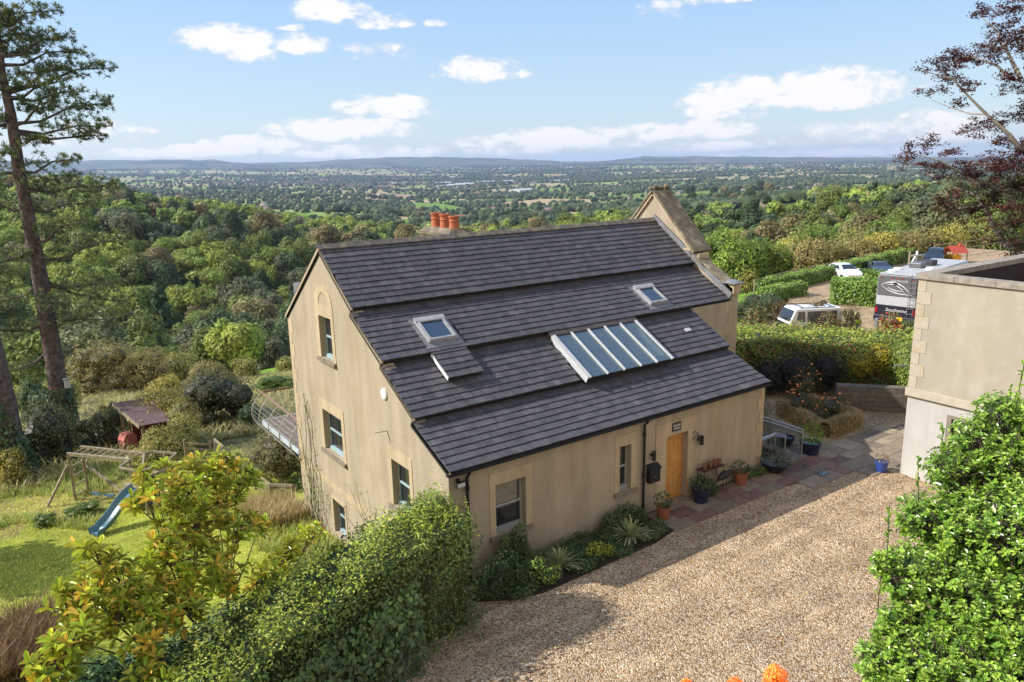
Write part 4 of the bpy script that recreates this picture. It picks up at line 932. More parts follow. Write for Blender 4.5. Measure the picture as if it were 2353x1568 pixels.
b = MB(); b.plate([[(2.6 + 2.1 * math.cos(k * .42) * (1 + .2 * math.sin(k * 2.1)), -4.6 + 3.2 * math.sin(k * .42) * (1 + .15 * math.cos(k * 1.7))) for k in range(15)]], 5.5, 5.505); b.build('puddle', mat('puddle_water', (.02, .02, .02), rough=.03, spec=1.0), ga)
b = MB(); b.plate([rect(1.22, 4.2, .02, 2.28), rect(1.34, 4.1, .02, 2.18)], .05, .16, GW); b.build('door_frame', mat('taupe_frame', (.18, .155, .125), (.22, .19, .155), scale=4), ga)
b = MB(); b.box(1.34, 4.1, .02, 1.0, .20, .22, GW); b.box(2.7, 2.76, 1.0, 2.18, .17, .22, GW); b.build('garage_door', mat('taupe_door', (.13, .11, .09), (.17, .15, .12), scale=4), ga)
MB().box(1.34, 4.1, 1.0, 2.18, .2, .21, GW).build('pane', MIRR, ga)
pp = MB().tube([(14.66, -2.75, 3.5), (14.3, -2.55, 3.52)], .035, 6).build('overflow_pipe', LEADM); tag(pp, 'short grey pipe sticking out of the garage corner', 'pipe')

# ------------------------------------------------------------------ garden plants
def mixcol(n, cols, r=None, P=None, f=.9, amp=.22):
    r = r or rng; cols = np.array(cols); c = cols[r.integers(len(cols), size=n)] * r.uniform(.72, 1.3, (n, 1))
    if P is not None: k = np.sin(P[:, 0] * f * 2.1 + 3) * np.sin(P[:, 1] * f * 1.9 + P[:, 2] * f * 2.3); c = c * (1 + amp * k[:, None])
    return c
def leaf6(P, D_, Nn, L_, W_, r=None, cup=.12):
    """obovate leaf in two folded halves, starting at P and growing along D_"""
    r = r or rng; n = len(P); L_ = np.broadcast_to(np.asarray(L_, float), (n,))[:, None]; W_ = L_ * W_
    D_ = D_ / np.linalg.norm(D_, axis=1)[:, None]; Nn = Nn - D_ * (Nn * D_).sum(1)[:, None]; Nn /= np.linalg.norm(Nn, axis=1)[:, None] + 1e-9; B_ = np.cross(D_, Nn)
    tip = P + D_ * L_ - Nn * L_ * cup * 1.2
    V = np.stack([P, P + D_ * L_ * .35 + B_ * W_ * .42 + Nn * L_ * cup, P + D_ * L_ * .75 + B_ * W_ * .5 + Nn * L_ * cup * .6, tip,
                  P + D_ * L_ * .75 - B_ * W_ * .5 + Nn * L_ * cup * .6, P + D_ * L_ * .35 - B_ * W_ * .42 + Nn * L_ * cup], 1).reshape(-1, 3)
    i = np.arange(n)[:, None] * 6
    F_ = np.stack([i + np.array([0, 1, 2, 3]), i + np.array([0, 3, 4, 5])], 1).reshape(-1, 4)
    return V, F_
def blob_points(blobs, n, r, shell=.35):
    """points on the outer shell of a union of ellipsoids (x,y,z,rx,ry,rz), with outward normals"""
    B_ = np.array(blobs, float); wgt = (B_[:, 3] * B_[:, 4] + B_[:, 4] * B_[:, 5]); wgt /= wgt.sum(); k = r.choice(len(B_), size=n, p=wgt)
    d = unit(n, r); q = 1 - shell * r.random(n) ** 1.6; q += .06 * r.normal(size=n); rad = B_[k, 3:6]
    P = B_[k, :3] + d * rad * q[:, None]; inside = np.zeros(n, bool)
    for b_ in B_:
        e = ((P - b_[:3]) / (b_[3:6] * .72)); inside |= (e ** 2).sum(1) < 1
    Nn = d / rad; Nn /= np.linalg.norm(Nn, axis=1)[:, None]
    return P[~inside], Nn[~inside]
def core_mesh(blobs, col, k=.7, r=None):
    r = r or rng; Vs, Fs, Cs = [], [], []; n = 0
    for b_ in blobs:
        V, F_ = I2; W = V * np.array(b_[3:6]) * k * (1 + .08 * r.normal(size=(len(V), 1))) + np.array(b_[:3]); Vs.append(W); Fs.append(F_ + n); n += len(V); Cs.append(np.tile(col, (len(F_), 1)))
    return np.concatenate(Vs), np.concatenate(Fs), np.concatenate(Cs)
def shrub(name, label, cat, blobs, n, ls, cols, group=None, m=LEAFH, asp=.5, base=None, core=.7, stems=4, seed=1, shell=.4, jit=.55, flowers=None, fcol=None, fs=.03):
    r = np.random.default_rng(seed); bl = np.array(blobs, float); cx, cy = bl[:, 0].mean(), bl[:, 1].mean(); bz = T1(cx, cy) if base is None else base
    n = int(n * 1.6); ls = ls * .92; root = thing(name, label, cat, (cx, cy, bz), 0, group); off_ = np.array([cx, cy, bz]); bl[:, :3] -= off_
    P, Nn = blob_points(bl, n, r, shell); V, F_ = leaves(P, Nn, ls * r.uniform(.6, 1.35, len(P)), asp=asp, jit=jit, r=r); C2 = mixcol(len(P), cols, r, P)
    o = link('foliage', np_mesh('foliage', V, F_, C2), root, m)
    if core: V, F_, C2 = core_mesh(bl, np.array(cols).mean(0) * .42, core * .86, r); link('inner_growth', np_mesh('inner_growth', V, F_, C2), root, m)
    b = MB(); pr = random.Random(seed)
    for k in range(max(stems, 1)):
        t_ = bl[pr.randrange(len(bl))]; b.tube([(pr.uniform(-.1, .1), pr.uniform(-.1, .1), -.3), (t_[0] * .4, t_[1] * .4, max(t_[2] * .5, .05)), (t_[0], t_[1], t_[2])], [.04, .03, .012], 5)
    b.build('stems', BARK, root)
    if flowers:
        Pf, Nf = blob_points(bl, flowers, r, .1); Nf[:, 2] = np.abs(Nf[:, 2]); up_ = Pf[:, 2] > np.median(Pf[:, 2]) - .1; Pf, Nf = Pf[up_] + Nf[up_] * fs, Nf[up_]
        Vs, Fs, Cs = [], [], []; q = 0
        for p_, n_ in zip(Pf, Nf):
            V, F_ = leaves(np.repeat(p_[None], 6, 0), np.repeat(n_[None], 6, 0), fs, asp=.7, jit=.8, r=r); Vs.append(V); Fs.append(F_ + q); q += len(V); Cs.append(np.tile(np.array(fcol) * r.uniform(.85, 1.15), (6, 1)))
        if Vs: fo = link('flowers', np_mesh('flowers', np.concatenate(Vs), np.concatenate(Fs), np.concatenate(Cs)), root, LEAFH); fo['kind'] = 'stuff'
    return root
def hedge(name, label, path, width, z0, tops, n_per, ls, cols, group=None, m=LEAFH, seed=3, ragged=.08, asp=.5, taper=.0, sunlit_topcols=None, jit=.55):
    """clipped hedge along a path; z0 ground, tops: top height at each path point"""
    r = np.random.default_rng(seed); pth = np.array(path, float); c0 = pth.mean(0); root = thing(name, label, 'hedge', (c0[0], c0[1], z0), 0, group)
    Ps, Ns = [], []; cb = MB()
    for i in range(len(pth) - 1):
        a, b_ = pth[i], pth[i + 1]; L_ = np.linalg.norm(b_ - a); t_ = (b_ - a) / L_; nn = np.array([t_[1], -t_[0]]); ha, hb = tops[i] - z0, tops[i + 1] - z0; hm_ = (ha + hb) / 2; wdt = width
        faces = [(L_ * hm_, 's', 1), (L_ * hm_, 's', -1), (L_ * wdt * 1.15, 't', 0)] + ([(wdt * ha, 'e', -1)] if i == 0 else []) + ([(wdt * hb, 'e', 1)] if i == len(pth) - 2 else [])
        for ar, ty, sg_ in faces:
            k = int(ar * n_per); u = r.random(k); h_ = ha + (hb - ha) * u
            if ty == 's': z = r.random(k) ** .9 * h_; wob_ = ragged * (np.sin(u * L_ * 2.3 + z * 3) + r.normal(size=k) * .7); p = a + np.outer(u * L_, t_) + np.outer(sg_ * (wdt / 2 - taper * z / 3 + wob_ - .12 * (z / h_) ** 6), nn); Ns.append(np.column_stack([np.tile(nn * sg_, (k, 1)), np.full(k, .35)])); Ps.append(np.column_stack([p, z + 0 * u]))
            elif ty == 't': w_ = r.uniform(-.5, .5, k) * wdt; z = h_ + ragged * (np.sin(u * L_ * 2.1 + w_ * 4) + r.normal(size=k) * .8) - .25 * np.abs(2 * w_ / wdt) ** 4 * .5; p = a + np.outer(u * L_, t_) + np.outer(w_, nn); Ns.append(np.tile([0, 0, 1.0], (k, 1))); Ps.append(np.column_stack([p, z]))
            else: z = r.random(k) * (ha if sg_ < 0 else hb); w_ = r.uniform(-.5, .5, k) * wdt; p = (a if sg_ < 0 else b_) + np.outer(w_, nn) + t_ * sg_ * (.02 + ragged * r.normal(size=(k, 1))); Ns.append(np.tile([t_[0] * sg_, t_[1] * sg_, .3], (k, 1))); Ps.append(np.column_stack([p, z]))
        g_ = .12; q = nn * (wdt / 2 - g_); A1 = a + t_ * (g_ if i == 0 else 0); B1 = b_ - t_ * (g_ if i == len(pth) - 2 else 0)
        pts_ = [A1 - q, A1 + q, B1 + q, B1 - q]; hs = [ha, ha, hb, hb]; tp = 1 - 0 * taper
        cb.add([(x - c0[0], y - c0[1], -.3) for x, y in pts_] + [(x - c0[0], y - c0[1], h_ - g_) for (x, y), h_ in zip(pts_, hs)], [(0, 3, 2, 1), (4, 5, 6, 7), (0, 1, 5, 4), (1, 2, 6, 5), (2, 3, 7, 6), (3, 0, 4, 7)])
    P = np.concatenate(Ps); Nn = np.concatenate(Ns); P[:, 0] -= c0[0]; P[:, 1] -= c0[1]; V, F_ = leaves(P, Nn, ls * r.uniform(.6, 1.35, len(P)), asp=asp, jit=jit, r=r)
    C2 = mixcol(len(P), cols, r, P)
    if sunlit_topcols is not None: tm = (Nn[:, 2] > .9) & (r.random(len(P)) < .75); C2[tm] = mixcol(int(tm.sum()), sunlit_topcols, r, P[tm])  # lighter palette puts sunlight on the hedge top into the leaf colours
    link('foliage', np_mesh('foliage', V, F_, C2), root, m)
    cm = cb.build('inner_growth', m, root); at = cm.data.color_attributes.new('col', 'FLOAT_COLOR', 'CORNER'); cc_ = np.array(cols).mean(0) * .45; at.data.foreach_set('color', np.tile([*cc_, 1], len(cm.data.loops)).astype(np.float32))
    return root
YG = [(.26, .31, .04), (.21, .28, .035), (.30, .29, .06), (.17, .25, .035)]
DG = [(.045, .08, .028), (.06, .10, .035), (.035, .06, .025)]
hedge('mixed_hedge', 'tall overgrown hedge running left from the house front corner', [(-.45, -.8), (-1.6, -.85), (-3.3, -1.05), (-5.3, -1.75), (-7.3, -2.8), (-9.6, -4.3)], 1.7, -.15, [2.55, 2.35, 2.05, 1.8, 1.55, 1.2], 640, .038, [(.06, .10, .03), (.08, .12, .035), (.05, .08, .028), (.12, .13, .035)], seed=5, ragged=.2, sunlit_topcols=YG)
shrub('hedge_shrub', 'bright green shrub swelling over the hedge end at the house corner', 'shrub', [(-.7, -.65, 2.4, .5, .55, .5), (-1.1, -.4, 2.15, .5, .5, .5), (-.5, -.95, 2.0, .38, .45, .6)], 2600, .033, [(.13, .19, .03), (.17, .21, .035), (.09, .14, .03)], base=0, seed=8, shell=.5)
rs_ = np.random.default_rng(9); sp = []; sbb = MB(); hroot = bpy.data.objects['mixed_hedge']; ho = np.array(hroot.location)
hp = np.array([(-.45, -.85, 2.5), (-1.5, -.95, 2.35), (-3.2, -1.15, 2.05), (-5.2, -1.85, 1.8), (-7.2, -2.9, 1.55)])
for q in range(150):
    k = int(rs_.integers(4)); t_ = rs_.random(); p0 = hp[k] * (1 - t_) + hp[k + 1] * t_ + np.array([rs_.uniform(-.2, .2), rs_.uniform(-.85, .85), -.1]) - ho; hh = rs_.uniform(.12, .5); tl_ = np.array([rs_.normal() * .3, rs_.normal() * .3, 1.0]); sbb.tube([tuple(p0), tuple(p0 + tl_ * hh)], [.006, .003], 3)
    for w_ in np.arange(.04, hh, .035): a = rs_.random() * 6.28; sp.append((p0 + tl_ * w_, (math.cos(a) * .8, math.sin(a) * .8, .6)))
sbb.build('sprigs', BARK, hroot); HSP = sp
# ivy over the lower hedge
r = np.random.default_rng(21); n = 5200; u = r.random(n); P = np.column_stack([-2.0 - 7.5 * u, -2.1 - 3.0 * u ** 1.15 + r.normal(size=n) * .12, r.random(n) * (1.9 - .6 * u)]); P[:, 1] -= .12
V, F_ = leaves(P, np.tile([.35, -.9, .3], (n, 1)), .055 * r.uniform(.6, 1.3, n), asp=.8, jit=.6, r=r)
o = link('ivy', np_mesh('ivy', V, F_, mixcol(n, [(.045, .08, .028), (.06, .10, .03), (.04, .06, .022)], r, P)), None, LEAFG); tag(o, 'dark ivy hanging over the lower end of the hedge', 'ivy', kind='stuff')
shrub('ivy_thicket', 'dark ivy and bramble thicket below the magnolia at the bottom edge', 'thicket', [(*atd(u, v, d), q * d / 1745, q * d / 1745, q * d / 1745 * .8) for u, v, q, d in ((560, 1450, 95, 14.6), (450, 1520, 100, 14), (330, 1560, 100, 13.6), (680, 1440, 80, 15), (560, 1560, 110, 14), (720, 1540, 100, 14.2), (210, 1590, 90, 13), (800, 1500, 60, 14.8))],
  9000, .05, [(.05, .10, .045), (.07, .13, .05), (.04, .07, .035), (.11, .15, .05)], m=LEAFG, asp=.8, seed=22, base=-1.2, core=.8, shell=.3, jit=.4)
# ---- magnolia
def sprays(root, tips, cols, m, name, L0, Wr, per, r, spread=(.25, 1.0)):
    Ps, Ds, Ns, Ls, Cs = [], [], [], [], []
    for (p_, d_) in tips:
        d_ = np.array(d_) / np.linalg.norm(d_); a0 = r.random() * 6.28; e1 = np.cross(d_, [.3, .2, .9]); e1 /= np.linalg.norm(e1); e2 = np.cross(d_, e1); k_ = int(per * r.uniform(.8, 1.3)); tc_ = cols[r.integers(len(cols))]
        for i in range(k_):
            a = a0 + i * 2.4; t_ = r.uniform(*spread); o_ = e1 * math.cos(a) + e2 * math.sin(a); dd2 = d_ * (1.15 - t_) + o_ * (.35 + t_)
            Ps.append(np.array(p_) - d_ * L0 * .7 * t_); Ds.append(dd2); Ns.append(d_ * .9 - o_ * .5 + np.array([0, 0, .5])); Ls.append(L0 * r.uniform(.7, 1.15)); Cs.append(np.array(tc_ if r.random() < .6 else cols[r.integers(len(cols))]) * r.uniform(.8, 1.25))
    V, F_ = leaf6(np.array(Ps), np.array(Ds), np.array(Ns), Ls, Wr, r); return link(name, np_mesh(name, V, F_, np.repeat(np.array(Cs), 2, 0)), root, m)
def branchy(label, name, cat, basep, blobs_px, per_blob, L0, Wr, per, cols, m, seed, bark=BARK, tr=.07, group=None, dj=.8, updir=1.0, stem=True, twig=.009):
    r = np.random.default_rng(seed); root = thing(name, label, cat, tuple(basep), 0, group); bp_ = np.array(basep); tb = MB(); tips = []; tw = MB()
    trunk_top = np.array([0, 0, .5])
    cen = np.array([atd(u, v, d) - bp_ for u, v, rp, d in blobs_px]); od = np.argsort(cen[:, 0] - cen[:, 2]); hubs = [cen[od[len(od) * k // 5:len(od) * (k + 1) // 5]].mean(0) * np.array([.62, .62, .55]) for k in range(5)]
    if stem:
        for hb in hubs: tb.tube([(0, 0, -.3), tuple(hb * np.array([.3, .3, .45])), tuple(hb)], [tr * 1.2, tr * .8, tr * .45], 7)
    for (u, v, rp, d) in blobs_px:
        c = atd(u, v, d) - bp_; rm = rp * d / CAM['f'] * 1.0; k_ = max(1, int(per_blob * (rp / 100) ** 2)); mid = (c * .5 + trunk_top * .5) * np.array([1, 1, .85]); 
        if stem:
            hub = hubs[int(np.argmin([np.linalg.norm(c - h_) for h_ in hubs]))]; mid = hub
            tb.tube([tuple(hub), tuple((hub + c) / 2 + np.array([0, 0, -.08])), tuple(c)], [tr * .45, tr * .3, tr * .15], 5)
        for q in range(k_):
            off_ = unit(1, r)[0] * rm * r.random() ** .4; off_[2] *= .8; p_ = c + off_ * np.array([1, 1, 1]); d_ = off_ / (rm + 1e-6) * .8 + np.array([0, 0, updir]) + r.normal(size=3) * .2
            tips.append((p_, d_)); tw.tube([tuple(c * .8 + mid * .2 if q % 3 == 0 else c - off_ * .15), tuple(p_ - d_ / np.linalg.norm(d_) * .12 - off_ * .3), tuple(p_)], [twig * 1.5, twig, twig * .7], 4)
    if stem: tb.build('branches', bark, root)
    tw.build('twigs', bark, root); sprays(root, tips, cols, m, 'leaves', L0, Wr, per, r); return root
sprays(hroot, HSP, YG, LEAFH, 'sprig_leaves', .055, .5, 2, np.random.default_rng(10), spread=(.1, .5))
mb_ = atd(560, 1440, 15.6); mb_[2] = T1(mb_[0], mb_[1]) - .1
MG = [(.19, .25, .02), (.23, .27, .025), (.14, .19, .02), (.20, .25, .025), (.17, .22, .02), (.32, .22, .03), (.25, .26, .025)]
branchy('big leaved magnolia with glossy yellow-green and rusty leaves, lower left', 'magnolia_tree', 'tree', mb_,
  [(470, 1075, 55, 15.6), (430, 1105, 55, 15.2), (545, 1105, 60, 16), (500, 1150, 70, 15.6), (400, 1165, 60, 15), (350, 1095, 42, 15), (450, 1210, 75, 15), (370, 1235, 70, 14.6), (545, 1220, 60, 15.4), (335, 1140, 45, 14.6),
   (600, 1330, 62, 15.4), (655, 1270, 50, 15.8), (720, 1232, 36, 16), (430, 1290, 85, 14.6), (500, 1320, 70, 15), (260, 1300, 55, 14), (205, 1250, 38, 14), (290, 1350, 75, 14), (190, 1345, 55, 13.6), (150, 1385, 45, 13.6),
   (360, 1370, 75, 14), (270, 1410, 70, 13.6), (420, 1390, 60, 14), (330, 1480, 60, 13), (170, 1470, 70, 12.8), (130, 1520, 60, 12.6), (350, 1550, 55, 12.4), (600, 1200, 35, 16), (520, 1050, 40, 16)],
  48, .225, .31, 10, MG, LEAFM, 31, tr=.055)
# ---- foreground laurel
lb = np.array([1.6, -10.6, -.1])
LG = [(.13, .23, .025), (.17, .27, .035), (.09, .17, .022), (.22, .30, .05), (.07, .13, .02)]
lb_px = [(2250, 1010, 60, 11.8), (2300, 950, 50, 12.2), (2190, 1080, 62, 11.4), (2330, 1080, 90, 11.6), (2120, 1190, 62, 10.9), (2210, 1210, 95, 10.8), (2330, 1230, 120, 10.6), (2110, 1320, 85, 10.3), (2035, 1300, 38, 10.3), (2220, 1370, 120, 10.1),
   (2080, 1440, 72, 9.9), (2350, 1420, 130, 9.9), (2020, 1520, 60, 9.4), (2150, 1540, 120, 9.4), (2300, 1560, 140, 9.3), (2450, 1200, 130, 11), (2460, 1500, 140, 9.6), (2440, 1000, 100, 12), (2100, 1640, 120, 8.8), (2300, 1700, 140, 8.6)]
la = branchy('large glossy bright green laurel filling the lower right corner', 'laurel_bush', 'shrub', lb, lb_px, 150, .078, .46, 9, LG, LEAFG, 41, tr=.05, updir=.9, twig=.006)
r = np.random.default_rng(43); bl = [(*(atd(u, v, d + .45) - lb), rp * d / CAM['f'] * .95, rp * d / CAM['f'] * .95, rp * d / CAM['f'] * .95) for u, v, rp, d in lb_px]
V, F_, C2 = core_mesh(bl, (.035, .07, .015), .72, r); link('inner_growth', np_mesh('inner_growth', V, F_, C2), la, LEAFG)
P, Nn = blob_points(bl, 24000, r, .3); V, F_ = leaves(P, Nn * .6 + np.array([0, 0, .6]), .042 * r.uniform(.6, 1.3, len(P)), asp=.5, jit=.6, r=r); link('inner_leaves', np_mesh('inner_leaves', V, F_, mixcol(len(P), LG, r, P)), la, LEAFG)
# upright shoots above the laurel
tips = []; sb = MB()
for (u, v, d, h_) in [(2330, 935, 12.2, .9), (2300, 955, 12, .6), (2228, 1005, 11.7, .62), (2168, 1035, 11.4, .6), (2110, 1110, 11, .55), (2150, 1160, 10.9, .5), (2040, 1225, 10.5, .55), (2275, 985, 11.9, .4), (2345, 985, 12, .7), (2195, 1070, 11.2, .5), (2020, 1340, 10.1, .3), (2000, 1480, 9.5, .3)]:
    p0 = atd(u, v + 25, d) - lb; h_ *= .95; tilt = np.array([r.uniform(-.12, .12), r.uniform(-.12, .12), 1.0]); sb.tube([tuple(p0 - tilt * .3), tuple(p0 + tilt * h_)], [.009, .004], 4)
    for q in np.arange(0, h_, .045): a = r.random() * 6.28; tips.append((p0 + tilt * q, (math.cos(a) * .8, math.sin(a) * .8, .75)))
sb.build('shoots', BARK, la); sprays(la, tips, LG, LEAFG, 'shoot_leaves', .09, .4, 2, r, spread=(.1, .5))
# orange shrub tip at the bottom edge
shrub('maple_sapling', 'bright orange leaved sapling tips at the bottom edge', 'shrub', [(*atd(1782, 1562, 10), .17, .17, .22), (*atd(1690, 1580, 10), .13, .13, .14), (*atd(1578, 1578, 10), .09, .09, .12)], 1500, .022, [(.75, .22, .03), (.6, .15, .02), (.8, .35, .06)], base=0, core=.5, seed=51, shell=.6)
# ---- pine trees
def pine(label, trunk_px, d, radii, pads, seed, needle=.17, group='tall pines at the left edge'):
    r = np.random.default_rng(seed); P0 = atd(*trunk_px[0], d); z0 = T1(P0[0], P0[1]) - .3; base_ = np.array([P0[0], P0[1], z0]); root = thing('pine_tree', label, 'tree', tuple(base_), 0, group)
    tr_ = [tuple(atd(u, v, d) - base_) for u, v in trunk_px]; tr_[0] = (tr_[0][0], tr_[0][1], 0); b = MB(); b.tube([Vector(tr_[0]) - Vector((0, 0, .6))] + tr_, [radii[0] * 1.15] + radii, 12); b.build('trunk', PBARK, root, smooth=True)
    tv = np.array([q[1] for q in trunk_px], float); tu = np.array([q[0] for q in trunk_px], float); bb = MB(); nP, nD, nC = [], [], []
    for (us, uc, vc, hw, hh, dep) in pads:   # start row on the trunk, pad centre, half width, half height in picture pixels, depth offset
        s_ = atd(np.interp(us, tv[::-1], tu[::-1]), us, d) - base_; c = atd(uc, vc, d + dep) - base_; k = d / CAM['f']; rw, rh = hw * k * 1.05, hh * k * 1.05; ax = c - s_; ax[2] *= .3; ax /= np.linalg.norm(ax) + 1e-9
        tipp = c + ax * rw; mid = s_ * .55 + c * .45 + np.array([0, 0, -.25]); bb.tube([tuple(s_), tuple(mid), tuple(c), tuple(tipp)], [.10, .065, .04, .012], 6); sd = np.cross(ax, [0, 0, 1.0])
        nt_ = int(26 * rw * max(rh, .5) * (3.8 if vc < 350 else 2.5))
        for q in range(nt_):
            a, b_, c_ = r.uniform(-1, 1), r.normal() * .45, r.normal() * .45; w_ = math.sqrt(max(0, 1 - a * a)) * .9 + .15
            p_ = c + ax * a * rw + sd * b_ * rw * .75 * w_ + np.array([0, 0, 1]) * c_ * rh * w_
            if q % 3 == 0: bb.tube([tuple(c + ax * (a - .25) * rw), tuple(p_)], [.018, .007], 3)
            nP.append(p_); nD.append(np.array([ax[0] * .5 + r.normal() * .4, ax[1] * .5 + r.normal() * .4, .8]))
            nC.append(r.choice([0, 1, 2], p=[.55, .3, .15]))
    bb.build('branches', PBARK, root)
    nP = np.array(nP); nD = np.array(nD); nD /= np.linalg.norm(nD, axis=1)[:, None]; K = 20; Pn = np.repeat(nP, K, 0); Dn = np.repeat(nD, K, 0) * .75 + unit(len(Pn), r); Dn /= np.linalg.norm(Dn, axis=1)[:, None]
    side = np.cross(Dn, unit(len(Pn), r)); side /= np.linalg.norm(side, axis=1)[:, None]; L_ = needle * r.uniform(.7, 1.3, (len(Pn), 1)); w_ = .014
    V = np.stack([Pn - side * w_ * .6, Pn + side * w_ * .6, Pn + Dn * L_ + side * w_, Pn + Dn * L_ - side * w_], 1).reshape(-1, 3); F_ = np.arange(len(V)).reshape(-1, 4)
    cols = np.array([(.055, .078, .035), (.09, .115, .042), (.13, .145, .05)])[np.repeat(np.array(nC), K)] * r.uniform(.7, 1.3, (len(Pn), 1)); link('needles', np_mesh('needles', V, F_, cols), root, LEAFH); return root
rp_ = random.Random(5)
pads = [(60, 60, 30, 55, 32, 0), (90, 30, 80, 60, 30, .5), (130, 95, 92, 52, 18, -.5), (150, 110, 120, 60, 14, .6), (205, 175, 160, 66, 24, 0), (215, 100, 165, 55, 22, 1.2), (225, 145, 212, 32, 13, .5), (225, 90, 195, 45, 14, -1), (285, 165, 245, 70, 24, 0), (290, 90, 240, 40, 26, -1.1), (300, 175, 290, 60, 22, .8), (305, 205, 312, 30, 16, 1), (320, 75, 320, 36, 14, -.5),
  (395, 120, 372, 52, 18, 0), (430, 170, 430, 75, 30, .4), (440, 110, 415, 60, 22, -1), (480, 150, 470, 80, 24, 1.5), (600, 215, 560, 75, 26, 0), (560, 140, 520, 70, 20, -1.5), (650, 190, 655, 70, 32, .2), (640, 250, 690, 40, 18, 1.2), (720, 180, 735, 62, 34, 0), (700, 120, 690, 50, 22, -1.6), (820, 170, 800, 40, 22, 1),
  (60, -60, 20, 60, 34, 0), (130, -70, 110, 60, 28, 0), (205, -60, 180, 70, 26, 0), (285, -60, 270, 60, 26, .6), (340, 15, 350, 30, 20, -1.5), (395, -60, 380, 60, 24, 0), (480, -10, 465, 55, 24, .5), (560, 10, 600, 50, 30, -.8), (650, 5, 690, 55, 30, .5), (740, 10, 760, 60, 26, 0), (800, 30, 850, 45, 18, 1)]
pine('tall leaning pine with bare lower trunk, nearest of the left pines', [(150, 1000), (120, 800), (85, 600), (45, 400), (25, 262), (5, 172), (-10, 40), (-20, -110)], 43, [.46, .42, .34, .27, .22, .17, .12, .05], pads, 61)
pads2 = [(700, -140, 640, 80, 40, 0), (600, -120, 520, 80, 40, 0), (400, -120, 380, 80, 40, 0)]
pine('ivy clad pine trunk half cut off by the left edge', [(38, 1130), (5, 930), (-45, 700), (-90, 450), (-120, 250)], 38, [.62, .55, .42, .3, .2], pads2, 62)
n = 3600; r = np.random.default_rng(63); P0 = atd(35, 1090, 38); a = r.random(n) * 6.28; h_ = r.random(n) ** 1.3 * 5.2; rad = .62 + .25 * r.random(n) + .25 * (1 - h_ / 5.2)
zz = T1(P0[0], P0[1]); P = np.column_stack([P0[0] - .2 * h_ + rad * np.cos(a), P0[1] + rad * np.sin(a), zz + h_]); Nn = np.column_stack([np.cos(a), np.sin(a), .3 + 0 * a]); V, F_ = leaves(P, Nn, .085 * r.uniform(.6, 1.3, n), asp=.8, jit=.6, r=r)
o = link('trunk_ivy', np_mesh('trunk_ivy', V, F_, mixcol(n, DG, r, P)), None, LEAFG); tag(o, 'ivy sleeve round the trunk at the left edge', 'ivy', kind='stuff')
P0 = atd(150, 985, 43); zz = T1(P0[0], P0[1]); n = 2200; a = r.random(n) * 6.28; h_ = r.random(n) ** 1.5 * 3.2; rad = .56 + .2 * r.random(n)
P = np.column_stack([P0[0] + rad * np.cos(a) - .02 * h_, P0[1] + rad * np.sin(a), zz + h_]); Nn = np.column_stack([np.cos(a), np.sin(a), .3 + 0 * a]); V, F_ = leaves(P, Nn, .08 * r.uniform(.6, 1.3, n), asp=.8, jit=.6, r=r)
o = link('trunk_ivy', np_mesh('trunk_ivy', V, F_, mixcol(n, DG, r, P)), None, LEAFG); tag(o, 'ivy creeping up the foot of the tall leaning pine', 'ivy', kind='stuff')
nb_ = atd(154, 880, 42.3); nbx = thing('nest_box', 'pale nest box on the right side of the leaning pine trunk', 'nest box', tuple(nb_)); MB().box(-.12, .12, -.1, .1, -.25, .2).build('box', ALU, nbx); MB().box(-.16, .16, -.16, .14, .2, .23).build('lid', LEADM, nbx)
# ---- copper beech
bpos = atd(2395, 640, 36); bpos[2] = -1.0; be_ = thing('copper_beech', 'dark purple copper beech with pale limbs at the right edge', 'tree', tuple(bpos))
r = np.random.default_rng(71); b = MB()
def pl(pts, radii, dj=0): b.tube([tuple(atd(u, v, 36 + dd3) - bpos) for u, v, dd3 in pts], radii, 7)
pl([(2430, 760, 0), (2425, 560, 0), (2400, 440, 0), (2368, 350, 0), (2372, 200, 0), (2380, 60, 0), (2390, -60, 0)], [.40, .32, .24, .18, .12, .08, .03])
pl([(2350, 350, 0), (2319, 310, -.3), (2267, 263, -.6), (2225, 221, -.8), (2189, 182, -1), (2114, 162, -1.2)], [.11, .085, .06, .045, .03, .01])
pl([(2390, 520, 0), (2352, 484, -.3), (2293, 435, -.6), (2205, 396, -1), (2160, 370, -1.3), (2069, 345, -1.6)], [.13, .1, .07, .045, .03, .01])
pl([(2360, 600, 0), (2310, 560, 1), (2277, 507, 1), (2248, 452, .8), (2196, 432, .6), (2140, 455, .4)], [.15, .13, .1, .07, .04, .012])
pl([(2345, 180, 0), (2320, 130, .5), (2290, 70, .8), (2250, 35, 1)], [.1, .06, .04, .012]); pl([(2320, 180, 0), (2290, 150, .7), (2230, 130, .8), (2150, 150, 1)], [.07, .05, .03, .01]); pl([(2267, 263, -.6), (2230, 262, -.4), (2190, 250, -.2), (2140, 230, 0)], [.04, .03, .02, .01])
pl([(2352, 484, .3), (2280, 470, .8), (2200, 480, 1.2), (2160, 475, 1.5)], [.08, .05, .03, .01])
